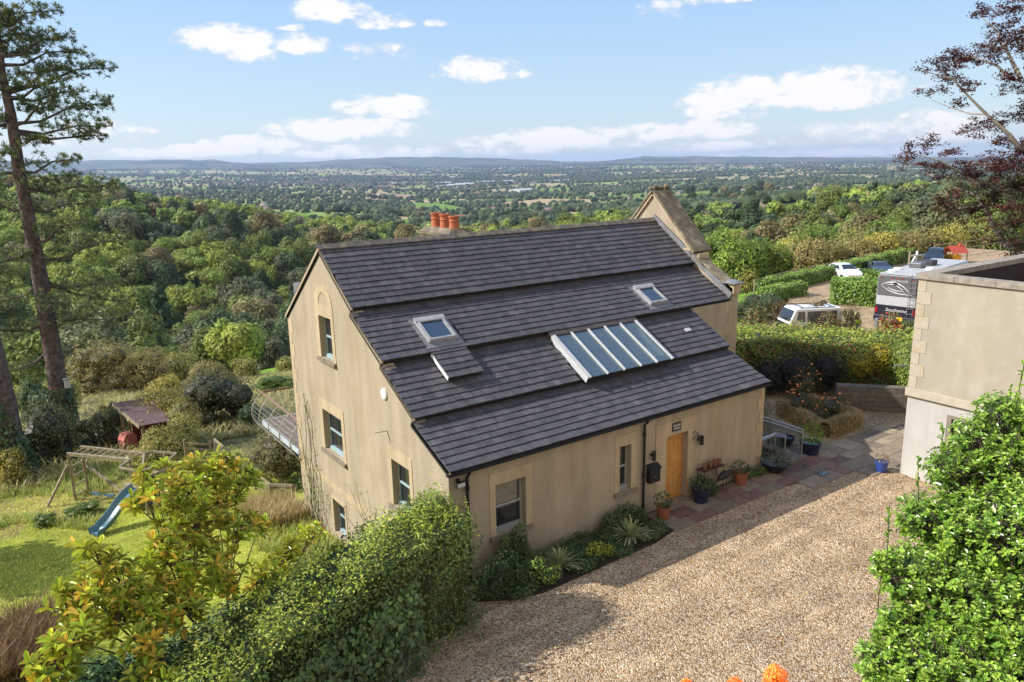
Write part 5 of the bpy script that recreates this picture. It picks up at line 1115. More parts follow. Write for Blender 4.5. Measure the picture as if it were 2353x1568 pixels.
bl_px = [(2150, 150, 25), (2190, 138, 28), (2230, 132, 34), (2120, 165, 12), (2280, 112, 38), (2335, 92, 42), (2300, 70, 25), (2270, 32, 24), (2330, 22, 32), (2180, 182, 26), (2230, 192, 22), (2130, 216, 18), (2165, 202, 14), (2200, 232, 18), (2330, 180, 26), (2340, 262, 32), (2290, 282, 26), (2250, 292, 26), (2212, 302, 14), (2290, 322, 22),
  (2088, 345, 20), (2130, 332, 24), (2180, 350, 20), (2080, 374, 22), (2130, 382, 24), (2170, 396, 28), (2230, 402, 34), (2290, 385, 46), (2345, 350, 46), (2340, 430, 60), (2280, 450, 46), (2200, 452, 34), (2160, 472, 24), (2230, 490, 34), (2325, 510, 58), (2400, 200, 60), (2420, 380, 80), (2400, 60, 60), (2440, 500, 80), (2350, 560, 40)]
Ps, Ns, Cs = [], [], []; tw = MB()
for u, v, rp in bl_px:
    dj = r.uniform(-1.8, 1.8); c = atd(u, v, 36 + dj) - bpos; rm = rp * 36 / CAM['f']; nc = max(4, int((rp / 6.6) ** 2))
    for q in range(nc):
        o3 = unit(1, r)[0] * rm * r.random() ** .5 * np.array([1.1, 1.1, .8]); cc3 = c + o3; tw.tube([tuple(c), tuple(cc3)], [.014, .005], 3); k_ = int(r.integers(20, 36))
        Ps.append(cc3 + r.normal(size=(k_, 3)) * np.array([.12, .12, .05])); Ns.append(np.tile([0, 0, 1.0], (k_, 1))); base_c = np.array([(.10, .028, .026), (.075, .03, .028), (.14, .05, .035)][int(r.integers(3))]) if (v < 430 or r.random() < .5) else np.array([(.07, .09, .03), (.1, .07, .03)][int(r.integers(2))])
        Cs.append(base_c * r.uniform(.7, 1.3, (k_, 1)))
P = np.concatenate(Ps); V, F_ = leaves(P, np.concatenate(Ns), .048 * r.uniform(.7, 1.3, len(P)), asp=.6, jit=.8, r=r); link('leaves', np_mesh('leaves', V, F_, np.concatenate(Cs)), be_, LEAFB); b.build('branches', GBARK, be_); tw.build('twigs', BARK, be_)

# ------------------------------------------------------------------ haze
hz = MB().box(-15500, 15500, -15500, 15500, -290, 150).build('haze', None); hz.location = (CP[0], CP[1], 0); hz.data.materials.clear()
hm_ = bpy.data.materials.new('haze_air'); hm_.use_nodes = True; t = hm_.node_tree; t.nodes.clear(); o_ = t.nodes.new('ShaderNodeOutputMaterial'); pv = t.nodes.new('ShaderNodeVolumePrincipled')
pv.inputs['Color'].default_value = (.52, .67, 1, 1); pv.inputs['Density'].default_value = 6.0e-5; pv.inputs['Anisotropy'].default_value = 0.2; t.links.new(pv.outputs[0], o_.inputs['Volume']); hz.data.materials.append(hm_)
tag(hz, 'pale blue haze over the valley', kind='stuff')

# ------------------------------------------------------------------ garden on the left
TIMB = mat('weathered_timber', (.17, .14, .09), (.33, .28, .19), scale=6, rough=.85, bump=.3, bscale=25)
def gz(x, y): return T1(x, y)
cf = thing('climbing_frame', 'weathered timber climbing frame with monkey bars and blue slide on the lawn', 'climbing frame', (-5.2, 17.0, gz(-5.2, 17.0)))
O = Vector(cf.location); L3 = lambda x, y, z: tuple(Vector((x, y, z)) - O)
zt = -.75; TL, TLb, TR_, TRb = (-6.37, 18.25), (-5.86, 18.76), (-4.57, 16.03), (-4.01, 16.39)
b = MB(); b.bar(L3(*TL, zt), L3(*TR_, zt), .09, .12); b.bar(L3(*TLb, zt), L3(*TRb, zt), .09, .12); b.build('beams', TIMB, cf)
for x, y in (TL, TLb, TR_, TRb): MB().bar(L3(x, y, gz(x, y) - .1), L3(x, y, zt + .05), .1).build('post', TIMB, cf)
MB().bar(L3(-7.35, 18.1, gz(-7.3, 18.1)), L3(-6.45, 18.28, -1.2), .08).build('brace', TIMB, cf)
MB().bar(L3(-5.8, 18.7, -1.5), L3(-4.6, 16.3, -2.45), .08).build('brace', TIMB, cf)
b = MB()
for i in range(9):
    t_ = (i + .5) / 9; b.bar(L3(TL[0] + (TR_[0] - TL[0]) * t_, TL[1] + (TR_[1] - TL[1]) * t_, zt), L3(TLb[0] + (TRb[0] - TLb[0]) * t_, TLb[1] + (TRb[1] - TLb[1]) * t_, zt), .04)
b.build('monkey_bars', TIMB, cf)
b = MB()
for z in (-2.5, -2.1, -1.7, -1.3): b.bar(L3(*TL, z), L3(*TLb, z), .05)
b.build('ladder_rungs', TIMB, cf)
A1 = (-5.01, 15.47); A2 = (-4.39, 14.51); A3 = (-3.45, 15.02); A4 = (-3.0, 15.65); A5 = (-3.7, 16.48)
b = MB()
for p, q in ((A1, A2), (A2, A3), (A3, A4), (A4, A5), (A5, TRb), (A1, TR_), (A2, TRb)): b.bar(L3(*p, zt), L3(*q, zt), .07, .07)
b.build('top_frame', TIMB, cf)
for x, y in (A2, A3, (-3.35, 16.0)): MB().bar(L3(x, y, gz(x, y) - .1), L3(x, y, zt), .09).build('post', TIMB, cf)
b = MB(); b.add([L3(*A1, -1.5), L3(*A2, -1.5), L3(*A3, -1.5), L3(-3.6, 16.2, -1.5), L3(*A1, -1.42), L3(*A2, -1.42), L3(*A3, -1.42), L3(-3.6, 16.2, -1.42)], [(0, 3, 2, 1), (4, 5, 6, 7), (0, 1, 5, 4), (1, 2, 6, 5), (2, 3, 7, 6), (3, 0, 4, 7)])
b.bar(L3(*A2, -1.2), L3(*A3, -1.2), .03, .4); b.bar(L3(*A3, -1.2), L3(-3.35, 16.0, -1.2), .03, .4); b.build('platform', TIMB, cf)
SLI = mat('slide_plastic', (.075, .16, .19), (.11, .21, .25), scale=3, rough=.32, spec=.5)
b = MB(); st, en = Vector((-4.62, 14.55, -1.36)), Vector((-6.25, 13.55, -2.42)); en.z = gz(en.x, en.y) + .12; d = (en - st); sd = Vector((d.y, -d.x, 0)).normalized(); vs = []; fs = []; K = 16
for i in range(K + 1):
    t_ = i / K; c = st + d * t_; c.z = st.z + (en.z - st.z) * (t_ + .10 * math.sin(t_ * 2 * math.pi) * -1 + .0) ; 
    if t_ > .85: c.z = en.z + .02 * (1 - t_)
    for k, (o_, h_) in enumerate(((-.27, .16), (-.24, .17), (-.19, .0), (.19, .0), (.24, .17), (.27, .16), (.22, -.05), (-.22, -.05))): vs.append(tuple(c + sd * o_ + Vector((0, 0, h_)) - O))
for i in range(K):
    for k in range(8): fs.append((i * 8 + k, i * 8 + (k + 1) % 8, (i + 1) * 8 + (k + 1) % 8, (i + 1) * 8 + k))
b.add(vs, fs); b.build('slide', SLI, cf, smooth=False)
for (x, y) in ((-5.72, 17.15), (-5.35, 16.55)):
    z = gz(x, y) + .42; s_ = MB(); s_.box(-.22, .22, -.08, .08, -.015, .015); o = s_.build('swing_seat', mat('swing_plastic', (.05, .1, .14), rough=.5), cf); o.location = L3(x, y, z); o.rotation_euler = (0, 0, 2.2)
    MB().tube([L3(x - .15, y + .15, z), L3(x - .12, y + .12, zt)], .008, 4).tube([L3(x + .12, y - .16, z), L3(x + .12, y - .12, zt)], .008, 4).build('ropes', BLACK, o).parent = cf
def post_rail(name, label, pts, h_, cat='fence', rails=(.95,), posts=.09, every=2.2, m=TIMB, group=None, wire=False, ground=None):
    root = thing(name, label, cat, (pts[0][0], pts[0][1], (ground or gz)(pts[0][0], pts[0][1])), 0, group); O = Vector(root.location); rb = MB(); wb = MB(); P = []
    for (x0, y0), (x1, y1) in zip(pts, pts[1:]):
        L_ = math.hypot(x1 - x0, y1 - y0); k = max(1, round(L_ / every))
        for i in range(k + (1 if (x1, y1) == pts[-1] else 0)): P.append((x0 + (x1 - x0) * i / k, y0 + (y1 - y0) * i / k))
    for x, y in P:
        z = (ground or gz)(x, y); MB().bar(Vector((x, y, z - .2)) - O, Vector((x, y, z + h_)) - O, posts).build('post', m, root)
    for (xa, ya), (xb, yb) in zip(P, P[1:]):
        za, zb = (ground or gz)(xa, ya), (ground or gz)(xb, yb)
        for q in rails: rb.bar(Vector((xa, ya, za + h_ * q)) - O, Vector((xb, yb, zb + h_ * q)) - O, .06, .10)
        if wire:
            for q in np.arange(.15, .9, .15): wb.bar(Vector((xa, ya, za + h_ * q)) - O, Vector((xb, yb, zb + h_ * q)) - O, .008)
    rb.build('rail', m, root)
    if wire: wb.build('wire_netting', GREYM, root)
    return root
post_rail('garden_fence', 'timber rail fence with wire netting running down beside the house', [(-.48, 20.6), (-.52, 16.4), (-.54, 12.35), (.05, 11.6)], .78, wire=True)
gt = thing('garden_gate', 'small slatted timber garden gate at the far end of the lawn', 'gate', (-1.4, 19.7, gz(-1.4, 19.7))); O = Vector(gt.location)
ga1, ga2 = Vector((-1.85, 20.1, 0)), Vector((-1.0, 19.2, 0))
for p in (ga1, ga2): MB().bar((p.x - O.x, p.y - O.y, -.2), (p.x - O.x, p.y - O.y, 1.12), .1).build('post', TIMB, gt)
b = MB()
for z in (.3, .5, .7, .95): b.bar((ga1.x - O.x, ga1.y - O.y, z), (ga2.x - O.x, ga2.y - O.y, z), .03, .08)
b.build('slats', TIMB, gt)
# shed
sh_ = thing('garden_shed', 'red open sided shed with corrugated brown roof behind the lawn', 'shed', (-3.0, 24.2, gz(-3.0, 24.2))); O = Vector(sh_.location)
REDW = mat('red_boards', (.12, .02, .018), (.19, .035, .03), scale=6, rough=.8); CORR = mat('corrugated_roof', (.10, .07, .075), (.17, .12, .125), scale=5, rough=.6)
a_, b2_, c_, d_ = Vector((-3.75, 26.2, -1.25)), Vector((-3.15, 23.0, -1.65)), Vector((-1.9, 22.6, -1.55)), Vector((-2.1, 25.8, -1.15)); rb = MB(); K = 30; vs = []
for i in range(K * 2 + 1):
    t_ = i / (K * 2); h_ = .035 * (i % 2)
    p, q = a_.lerp(b2_, t_), d_.lerp(c_, t_); vs += [tuple(p - O + Vector((0, 0, h_))), tuple(q - O + Vector((0, 0, h_)))]
rb.add(vs, [(2 * i, 2 * i + 1, 2 * i + 3, 2 * i + 2) for i in range(K * 2)]); rb.build('roof', CORR, sh_)
b = MB(); b.bar(a_ - O - Vector((.03, 0, .05)), b2_ - O - Vector((.03, 0, .05)), .04, .16); b.bar(a_ - O - Vector((0, 0, .05)), d_ - O - Vector((0, 0, .05)), .04, .12); b.build('fascia', TIMB, sh_)
b = MB(); b.bar(Vector((-3.2, 25.9, -3.4)) - O, Vector((-3.2, 25.9, -1.4)) - O, .05, .1)
for p, q in (((-3.1, 25.9), (-2.2, 25.6)), ((-2.2, 25.6), (-2.0, 22.9))): b.bar(Vector((*p, -2.5)) - O, Vector((*q, -2.5)) - O, .04, 2.1)
b.build('wall', REDW, sh_)
for x, y in ((-3.5, 25.9), (-3.0, 23.3)): MB().bar(Vector((x, y, -3.5)) - O, Vector((x, y, -1.5)) - O, .12).build('post', TIMB, sh_)
tk = MB(); tk.box(-.35, .35, -.25, .25, 0, .6); tk.add([(-.35, -.25, .6), (.35, -.25, .6), (.35, .25, .6), (-.35, .25, .6), (-.2, -.25, .85), (.2, -.25, .85), (.2, .25, .85), (-.2, .25, .85)], [(4, 5, 6, 7), (0, 1, 5, 4), (1, 2, 6, 5), (2, 3, 7, 6), (3, 0, 4, 7)])
o = tk.build('storage_box', mat('faded_red', (.42, .12, .1), (.5, .2, .17), scale=4)); o.location = (-3.45, 25.3, gz(-3.4, 25.3)); o.rotation_euler = (0, 0, .4); tag(o, 'faded red storage box under the shed roof edge', 'box')
# shrubs around the garden, placed by where their feet stand in the picture
def px_shrub(lab, u, v, wpx, hpx, cols, n, ls, dmin=12, z=None, cat='bush', name='garden_bush', group=None, lobes=5, seed=0, **k):
    if z is None: x, y, z, d = hit(u, v, dmin)
    else: p = onz(u, v, z); x, y = p[0], p[1]; d = math.hypot(x - CP[0], y - CP[1])
    s_ = d / CAM['f']; W_, H_ = wpx * s_ / 2, hpx * s_; r_ = random.Random(seed + int(u * 7 + v)); x += math.sin(CAM['yaw']) * W_ * .6; y += math.cos(CAM['yaw']) * W_ * .6
    bl = [(x, y, z + H_ * .48, W_ * .72, W_ * .72, H_ * .5)]
    for i in range(lobes):
        a = i * 6.283 / lobes + r_.random(); bl.append((x + W_ * .55 * math.cos(a), y + W_ * .55 * math.sin(a), z + H_ * r_.uniform(.3, .68), W_ * r_.uniform(.36, .5), W_ * r_.uniform(.36, .5), H_ * r_.uniform(.26, .36)))
    for i in range(5): a = i * 1.257 + r_.random(); bl.append((x + W_ * .5 * math.cos(a), y + W_ * .5 * math.sin(a), z + H_ * .17, W_ * .46, W_ * .46, H_ * .24))
    return shrub(name, lab, cat, bl, n, ls, cols, group, base=z, seed=seed + int(u), **k)
OLV = [(.18, .15, .055), (.14, .14, .045), (.22, .17, .07)]; OL2 = [(.19, .19, .05), (.24, .21, .07), (.14, .16, .045)]; DK_ = [(.05, .065, .03), (.07, .085, .035), (.09, .07, .04)]; FR_ = [(.11, .17, .03), (.09, .14, .03), (.15, .19, .04)]; GLD = [(.30, .24, .05), (.25, .22, .05), (.19, .19, .05)]
G_ = 'scrub bushes between the garden and the woods'
px_shrub('large dark evergreen bush behind the shed and roses', 485, 985, 190, 125, DK_, 5200, .075, dmin=20, lobes=7)
px_shrub('clipped bright green hedge mound left of the balcony', 625, 905, 110, 40, FR_, 2200, .06, dmin=20)
px_shrub('tall green shrub with pink roses behind the gate', 430, 985, 90, 78, [(.10, .13, .06), (.13, .16, .07), (.08, .1, .05)], 2200, .05, dmin=20, flowers=26, fcol=(.7, .25, .35), fs=.06)
px_shrub('shrub with reddish tips growing under the balcony', 628, 1110, 175, 125, [(.12, .12, .05), (.08, .1, .035), (.17, .13, .06)], 6500, .045, dmin=14, z=-2.1)
px_shrub('low ferny shrub in front of the shed', 400, 1010, 55, 40, GLD, 900, .05, dmin=20)
px_shrub('green shrub right of the gate in the shade', 570, 990, 60, 62, [(.08, .12, .05), (.06, .1, .04)], 1400, .05, dmin=20)
px_shrub('yellowing bush at the left edge of the lawn', 18, 1125, 75, 80, GLD, 1500, .05, dmin=14)
px_shrub('dark bramble thicket left of the tall pine foot', 85, 1075, 150, 130, DK_ + [(.05, .08, .03)], 4200, .06, dmin=14)
px_shrub('dark bramble thicket right of the tall pine foot', 215, 1040, 110, 95, DK_, 2600, .06, dmin=14)
px_shrub('green ivy covered bush between the two pines', 80, 985, 95, 110, [(.07, .12, .045), (.1, .15, .05), (.05, .08, .035)], 2800, .06, dmin=22)
px_shrub('pale green sapling right of the pine foot', 255, 1000, 70, 85, OL2, 1500, .055, dmin=22)
shrub('garden_bush', 'olive bush hiding the right side of the shed', 'bush', [(-2.5, 22.0, -2.4, .9, .8, .9), (-1.9, 21.6, -2.6, .8, .7, .7), (-2.9, 21.7, -2.8, .6, .6, .55), (-1.4, 22.4, -2.2, .8, .7, 1.0)], 5200, .05, OL2, base=-3.0, seed=251, core=.5)
shrub('garden_bush', 'thorny bush overhanging the back of the shed roof', 'bush', [(-1.7, 24.6, -1.3, 1.0, 1.0, .8), (-1.2, 23.6, -1.8, .9, .9, 1.0), (-2.2, 25.6, -1.2, .8, .8, .6)], 4200, .05, GLD + OLV, base=-3.2, seed=252, core=.5)
for i, (u, v, w_, h_, c, lab) in enumerate([(260, 870, 130, 60, GLD, 'golden thorny scrub behind the pine foot in the middle row'), (470, 905, 100, 70, OLV, 'dull olive scrub just above the dark evergreen bush'), (355, 870, 100, 70, OLV, 'brown scrub left of the dark evergreen bush'), (560, 850, 80, 45, OL2, 'pale scrub above the rail fence'), (100, 905, 110, 80, OL2, 'pale olive scrub seen left of the pine trunk'), (620, 800, 90, 60, OLV, 'reddish olive scrub close to the gable'), (430, 800, 80, 50, FR_, 'fresh green scrub in the top row'), (350, 800, 90, 55, OLV, 'brown scrub in the top row above the shed')]): px_shrub(lab, u, v, w_, h_, c, int(min(9000, 900 + w_ * h_ * .75)), .095, dmin=24, group=G_, name='scrub_bush', core=.5, seed=260 + i, shell=.6)
px_shrub('small weed clump on the lawn edge near the slide', 95, 1215, 60, 26, FR_, 600, .035, dmin=14); px_shrub('low green weed clump beside the climbing frame', 175, 1195, 90, 30, FR_, 900, .035, dmin=14)
px_shrub('grey-green clump beside the slide foot', 320, 1175, 50, 35, [(.1, .13, .07)], 600, .04, dmin=14)
for i, (u, v, w_, h_, c) in enumerate([(215, 915, 170, 120, OLV), (330, 905, 110, 95, OLV), (400, 885, 90, 70, OL2), (300, 840, 90, 60, OLV), (450, 850, 110, 70, OL2), (520, 845, 70, 70, FR_), (545, 815, 80, 60, OL2), (590, 835, 80, 75, GLD), (632, 812, 70, 75, GLD), (655, 790, 60, 60, OLV), (480, 800, 90, 55, OLV), (410, 810, 90, 55, OL2),
   (150, 870, 110, 90, FR_), (60, 880, 110, 110, GLD), (20, 830, 90, 90, FR_), (600, 770, 70, 60, FR_), (560, 875, 70, 50, OL2), (120, 950, 90, 70, OL2), (30, 960, 90, 60, OL2), (375, 940, 90, 70, GLD), (655, 860, 50, 40, OL2), (520, 900, 50, 40, OLV)]):
    where = ['behind the tall pine foot', 'far left', 'mid left', 'near the gable', 'beside the rail fence'][i % 5]
    cn = {id(OLV): 'brownish thorny', id(OL2): 'pale olive', id(FR_): 'fresh green', id(GLD): 'golden yellow'}[id(c)]
    ref = 'left of the tall pine' if u < 140 else 'just right of the tall pine' if u < 260 else 'above the shed' if u < 380 else 'above the dark evergreen bush' if u < 500 else 'above the rail fence' if u < 610 else 'touching the gable wall outline'
    px_shrub(f"{cn} {'large' if w_ > 100 else 'medium' if w_ > 75 else 'small'} scrub bush {ref}, {'in the lower row' if v > 860 else 'in the upper row'}", u, v, w_, h_, c, int(min(9000, 900 + w_ * h_ * .75)), .095, dmin=24, group=G_, name='scrub_bush', core=.5, seed=200 + i, shell=.6)
rb_ = [hit(528, 862, 24), hit(575, 852, 24), hit(650, 838, 24), hit(700, 830, 24)]
post_rail('field_fence', 'dark post and rail fence across the meadow left of the gable', [(p[0], p[1]) for p in rb_], 1.0, rails=(.95, .5), every=3.0, m=IRON)
# plants climbing the gable wall
r = np.random.default_rng(81); cw = thing('wall_climber', 'sparse leafy climber with bare stems up the back edge of the gable', 'climbing plant', (-.02, 9.7, -1.9)); b = MB(); Ps = []
for k in range(9):
    y = 9.9 - r.random() * 1.6; z = 0.0; pts_ = [( -.02, y - 9.7, 0)]; 
    for q in range(9): y += r.normal() * .12; z += r.uniform(.25, .6) * (1.1 if k < 4 else .6); pts_.append((-.03 - .05 * r.random(), y - 9.7, z)); Ps += [(pts_[-1][0] - .03, y - 9.7 + r.normal() * .1, z + r.normal() * .12) for _ in range(4)]
    b.tube(pts_, .011, 4)
b.build('stems', BARK, cw); P = np.array(Ps); V, F_ = leaves(P, np.tile([-1, 0, .3], (len(P), 1)), .035, r=r); link('leaves', np_mesh('leaves', V, F_, mixcol(len(P), FR_, r)), cw, LEAFH)
for (yy, zz, sp, lab) in ((4.0, -.2, 1.2, 'leafy rose shoots against the gable above the hedge'), (8.2, -.9, .9, 'thin leafy climber beside the lower gable window')):
    cw = thing('wall_rose', lab, 'climbing plant', (-.1, yy, zz - .9)); b = MB(); Ps = []
    for k in range(9):
        p_ = np.array([0, r.normal() * .2 * sp, 0.]); v_ = np.array([-.03, r.normal() * .1 * sp, .2]); pts_ = [tuple(p_)]
        for q in range(8): v_ += r.normal(size=3) * .03 * np.array([.4, 1, .6]); p_ = p_ + v_; pts_.append(tuple(p_)); Ps += [p_ + r.normal(size=3) * .04 for _ in range(3)] if q > 3 else []
        b.tube(pts_, .006, 4)
    b.build('stems', BARK, cw); P = np.array(Ps); V, F_ = leaves(P, np.tile([-1, 0, .3], (len(P), 1)), .035, r=r); link('leaves', np_mesh('leaves', V, F_, mixcol(len(P), FR_, r)), cw, LEAFH)
# grass: short tufts over the lawn, long dry clumps at the house foot and lawn edges
def tufts(name, label, XY, h_, w_, cols, per, lean=.35, seed=1, Z=None):
    r = np.random.default_rng(seed); X, Y = XY; Z = T(X, Y) if Z is None else Z; n = len(X) * per; P = np.repeat(np.column_stack([X, Y, Z]), per, 0) + r.normal(size=(n, 3)) * np.array([.05, .05, 0]); a = r.random(n) * 6.283
    d = np.column_stack([np.cos(a) * lean, np.sin(a) * lean, np.ones(n)]) + r.normal(size=(n, 3)) * .15; H_ = h_ * r.uniform(.5, 1.3, (n, 1)); s_ = np.column_stack([-np.sin(a), np.cos(a), 0 * a]) * w_; m1 = P + d * H_ * .55; tip = P + d * H_ * np.array([1.5, 1.5, .95]) 
    V = np.stack([P - s_, P + s_, m1 + s_ * .8, m1 - s_ * .8, tip + s_ * .1, tip - s_ * .1], 1).reshape(-1, 3); i = np.arange(n)[:, None] * 6; F_ = np.stack([i + np.array([0, 1, 2, 3]), i + np.array([3, 2, 4, 5])], 1).reshape(-1, 4)
    o = link(name, np_mesh(name, V, F_, np.repeat(mixcol(n, cols, r, P, .5), 2, 0)), None, LEAFH); return tag(o, label, 'grass', kind='stuff')
r = np.random.default_rng(91)
def area(n, x0, x1, y0, y1, f=None): X, Y = r.uniform(x0, x1, n), r.uniform(y0, y1, n); k = f(X, Y) if f else np.ones(n, bool); return X[k], Y[k]
XY = area(30000, -13, .6, 3.5, 22, lambda X, Y: (X < -.2) | (Y > 14.6)); tufts('lawn_grass', 'short mown lawn grass in the left garden', XY, .05, .012, [(.32, .38, .06), (.38, .39, .08), (.26, .34, .055), (.42, .37, .14)], 3, seed=92)
def edge_(X, Y): s = np.sin(X * 1.3) * 1.1; return ((np.abs(Y - (16.6 - .25 * (X + 9)) - s) < .55) & (X < -5.6)) | ((Y > 19.5 + s) & (X < -4.2) & (Y < 23.5)) | (X > -2.2) & (Y < 12.2) & (Y > 6.0) & (r.random(len(X)) < .9)
XY = area(9000, -13, -.15, 5, 24, edge_); tufts('long_grass', 'long rough grass and weeds around the lawn edges', XY, .26, .012, [(.2, .28, .05), (.28, .29, .08), (.34, .28, .12), (.16, .22, .045)], 10, seed=93)
XY = area(8500, -12, 16, 21, 62, lambda X, Y: (Y > 23 + .3 * X) & (X > -9 - .1 * Y) & (field_mask(X, Y, None, MEADOW[:1]) < 0)); tufts('rough_pasture', 'rough olive and straw coloured pasture between the scrub bushes', XY, .42, .035, [(.20, .19, .07), (.26, .22, .09), (.15, .17, .055), (.30, .25, .12)], 7, lean=.7, seed=96)
XY = area(500, -1.7, -.15, 9.6, 12.2); tufts('dry_grass', 'tall straw coloured dry grass by the fence corner', XY, .55, .012, [(.24, .19, .09), (.28, .21, .11), (.17, .16, .06)], 12, seed=94)
cb0 = hit(45, 1500, 8); XY = area(420, cb0[0] - 1.3, cb0[0] + .9, cb0[1] - 1.6, cb0[1] + 1.4); tufts('bronze_grass', 'rusty brown grass clump in the lower left corner', XY, .75, .012, [(.13, .075, .04), (.1, .06, .035), (.18, .13, .05)], 14, seed=95)

# ------------------------------------------------------------------ front bed and pots
def fountain_grass(x, y, h_, lab, n=150, seed=1, group='striped grasses in the front bed'):
    r = np.random.default_rng(seed); root = thing('ornamental_grass', lab, 'grass clump', (x, y, .03), 0, group); Vs = []; Cs = []
    for i in range(n):
        a = r.random() * 6.28; L_ = h_ * r.uniform(.7, 1.25); lean = r.uniform(.15, .95); w_ = .011; pts_ = []
        for k in range(6): t_ = k / 5; pts_.append(np.array([math.cos(a) * lean * L_ * t_ ** 1.3, math.sin(a) * lean * L_ * t_ ** 1.3, L_ * (t_ - .62 * lean * t_ * t_ * 1.2)]))
        s_ = np.array([-math.sin(a), math.cos(a), 0]) * w_; c = np.array([(.22, .24, .12), (.3, .3, .17), (.13, .17, .07)][int(r.integers(3))])
        for k in range(5): Vs.append([pts_[k] - s_, pts_[k] + s_, pts_[k + 1] + s_ * .9, pts_[k + 1] - s_ * .9]); Cs.append(c)
    V = np.array(Vs).reshape(-1, 3); link('blades', np_mesh('blades', V, np.arange(len(V)).reshape(-1, 4), np.array(Cs)), root, LEAFH); MB().lathe([(.001, 0), (.08, 0), (.05, .12), (.001, .15)], (0, 0, 0), 8).build('crown', BARK, root); return root
for i, (x, y, w_, h_, lab) in enumerate([(5.75, -.95, .38, .3, 'small dark plant at the right end of the bed'), (2.1, -.5, .4, .45, 'dark bushy plant behind the left pale grass'), (.45, -.75, .4, .4, 'dark plant at the very left end of the bed'), (1.1, -1.25, .4, .3, 'low plant on the gravel edge below the large window'), (3.0, -1.2, .42, .26, 'low plant on the gravel edge between the pale grasses'), (4.25, -1.2, .4, .25, 'low plant on the gravel edge left of the right grass'), (5.35, -1.1, .36, .28, 'low plant on the gravel edge by the paving'), (3.6, -.3, .55, .32, 'leafy dark cover against the wall in the bed middle')]):
    shrub('bed_plant', lab, 'plant', [(x, y, h_ * .4, w_, w_ * .8, h_ * .6), (x + .25, y + .1, h_ * .35, w_ * .7, w_ * .6, h_ * .5)], 900, .03, [(.06, .10, .035), (.085, .13, .045), (.045, .07, .03)], base=.03, seed=290 + i)
fountain_grass(2.45, -1.0, .62, 'left of two pale arching grasses under the small window bed', seed=1); fountain_grass(4.85, -.95, .66, 'right pale arching grass beside the downpipe foot', seed=2)
shrub('bed_shrub', 'dark feathery shrub at the left end of the front bed', 'shrub', [(.95, -.75, .45, .5, .45, .5), (1.3, -.95, .35, .45, .4, .4), (1.55, -.5, .6, .35, .3, .55), (.6, -.95, .3, .4, .35, .35)], 3200, .035, [(.035, .06, .025), (.05, .08, .03)], base=.03, seed=101, jit=1)
shrub('bed_shrub', 'upright leafy shoots below the large front window', 'shrub', [(1.75, -.3, .75, .22, .2, .55), (1.35, -.35, .6, .25, .2, .5)], 800, .04, [(.06, .1, .035), (.09, .13, .04)], base=.03, seed=102, core=.4)
shrub('bed_shrub', 'young shrub with lime green tips in the front bed', 'shrub', [(1.65, -1.15, .4, .25, .25, .4), (1.95, -1.3, .25, .3, .2, .25)], 520, .038, [(.2, .3, .05), (.08, .12, .04), (.06, .1, .03)], base=.03, seed=103, core=.4)
shrub('bed_groundcover', 'low dark green groundcover in the middle of the bed', 'shrub', [(3.3, -.8, .15, .55, .45, .28), (3.9, -.75, .15, .5, .45, .28), (2.9, -.5, .15, .4, .4, .3), (4.3, -.6, .18, .45, .4, .3), (3.3, -1.15, .1, .5, .3, .2)], 3600, .03, [(.045, .085, .03), (.06, .1, .035), (.035, .06, .025)], base=.03, seed=104)
shrub('yellow_fern', 'yellow green frond clump in the bed between the grasses', 'shrub', [(3.5, -1.1, .3, .28, .2, .2), (3.85, -1.2, .22, .2, .15, .16)], 420, .03, [(.24, .26, .03), (.17, .2, .03)], base=.03, seed=105, core=.3)
shrub('bed_shrub', 'dark leafy shrub against the wall left of the downpipe', 'shrub', [(5.3, -.35, .35, .45, .28, .42), (4.8, -.3, .3, .35, .25, .35), (5.7, -.4, .25, .3, .25, .3)], 1900, .035, [(.04, .07, .028), (.06, .09, .035)], base=.03, seed=106)
BLUEG = mat('blue_glaze', (.010, .011, .03), (.02, .024, .06), scale=5, rough=.2, spec=.6); BRB = mat('bright_blue_glaze', (.02, .05, .24), (.035, .07, .32), scale=5, rough=.25, spec=.6); DKG = mat('dark_glaze', (.012, .013, .02), rough=.25, spec=.6)
def pot(name, lab, x, y, R_, H_, m, plant_cols, pn, ph, z=.03, seed=1, flare=1.25, ls=.035, cat='plant pot', flowers=None, fcol=None):
    root = thing(name, lab, cat, (x, y, z)); MB().lathe([(.001, 0), (R_ / flare, 0), (R_ * .95, H_ * .7), (R_, H_ * .88), (R_ * 1.06, H_ * .9), (R_ * 1.06, H_), (R_ * .92, H_), (R_ * .85, H_ * .85), (.001, H_ * .83)], (0, 0, 0), 22).build('pot_body', m, root)
    r = np.random.default_rng(seed); bl = [(0, 0, H_ + ph * .35, R_ * 1.2, R_ * 1.2, ph * .55), (R_ * .5, 0, H_ + ph * .3, R_ * .8, R_ * .8, ph * .4), (-R_ * .5, R_ * .3, H_ + ph * .4, R_ * .8, R_ * .8, ph * .4), (0, -R_ * .7, H_ + ph * .2, R_ * .7, R_ * .7, ph * .35)]
    if pn: P, Nn = blob_points(bl, pn, r, .6); V, F_ = leaves(P, Nn, ls * r.uniform(.6, 1.3, len(P)), asp=.6, jit=.8, r=r); link('plant', np_mesh('plant', V, F_, mixcol(len(P), plant_cols, r, P)), root, LEAFH)
    return root
TERR2 = mat('dull_terracotta', (.20, .07, .035), (.27, .10, .055), scale=9, rough=.85)
PD = [(.045, .075, .03), (.06, .1, .04), (.035, .055, .025)]
pot('plant_pot', 'terracotta pot of red geraniums at the foot of the downpipe', 6.55, -.5, .2, .34, TERR2, PD, 600, .5, seed=111)
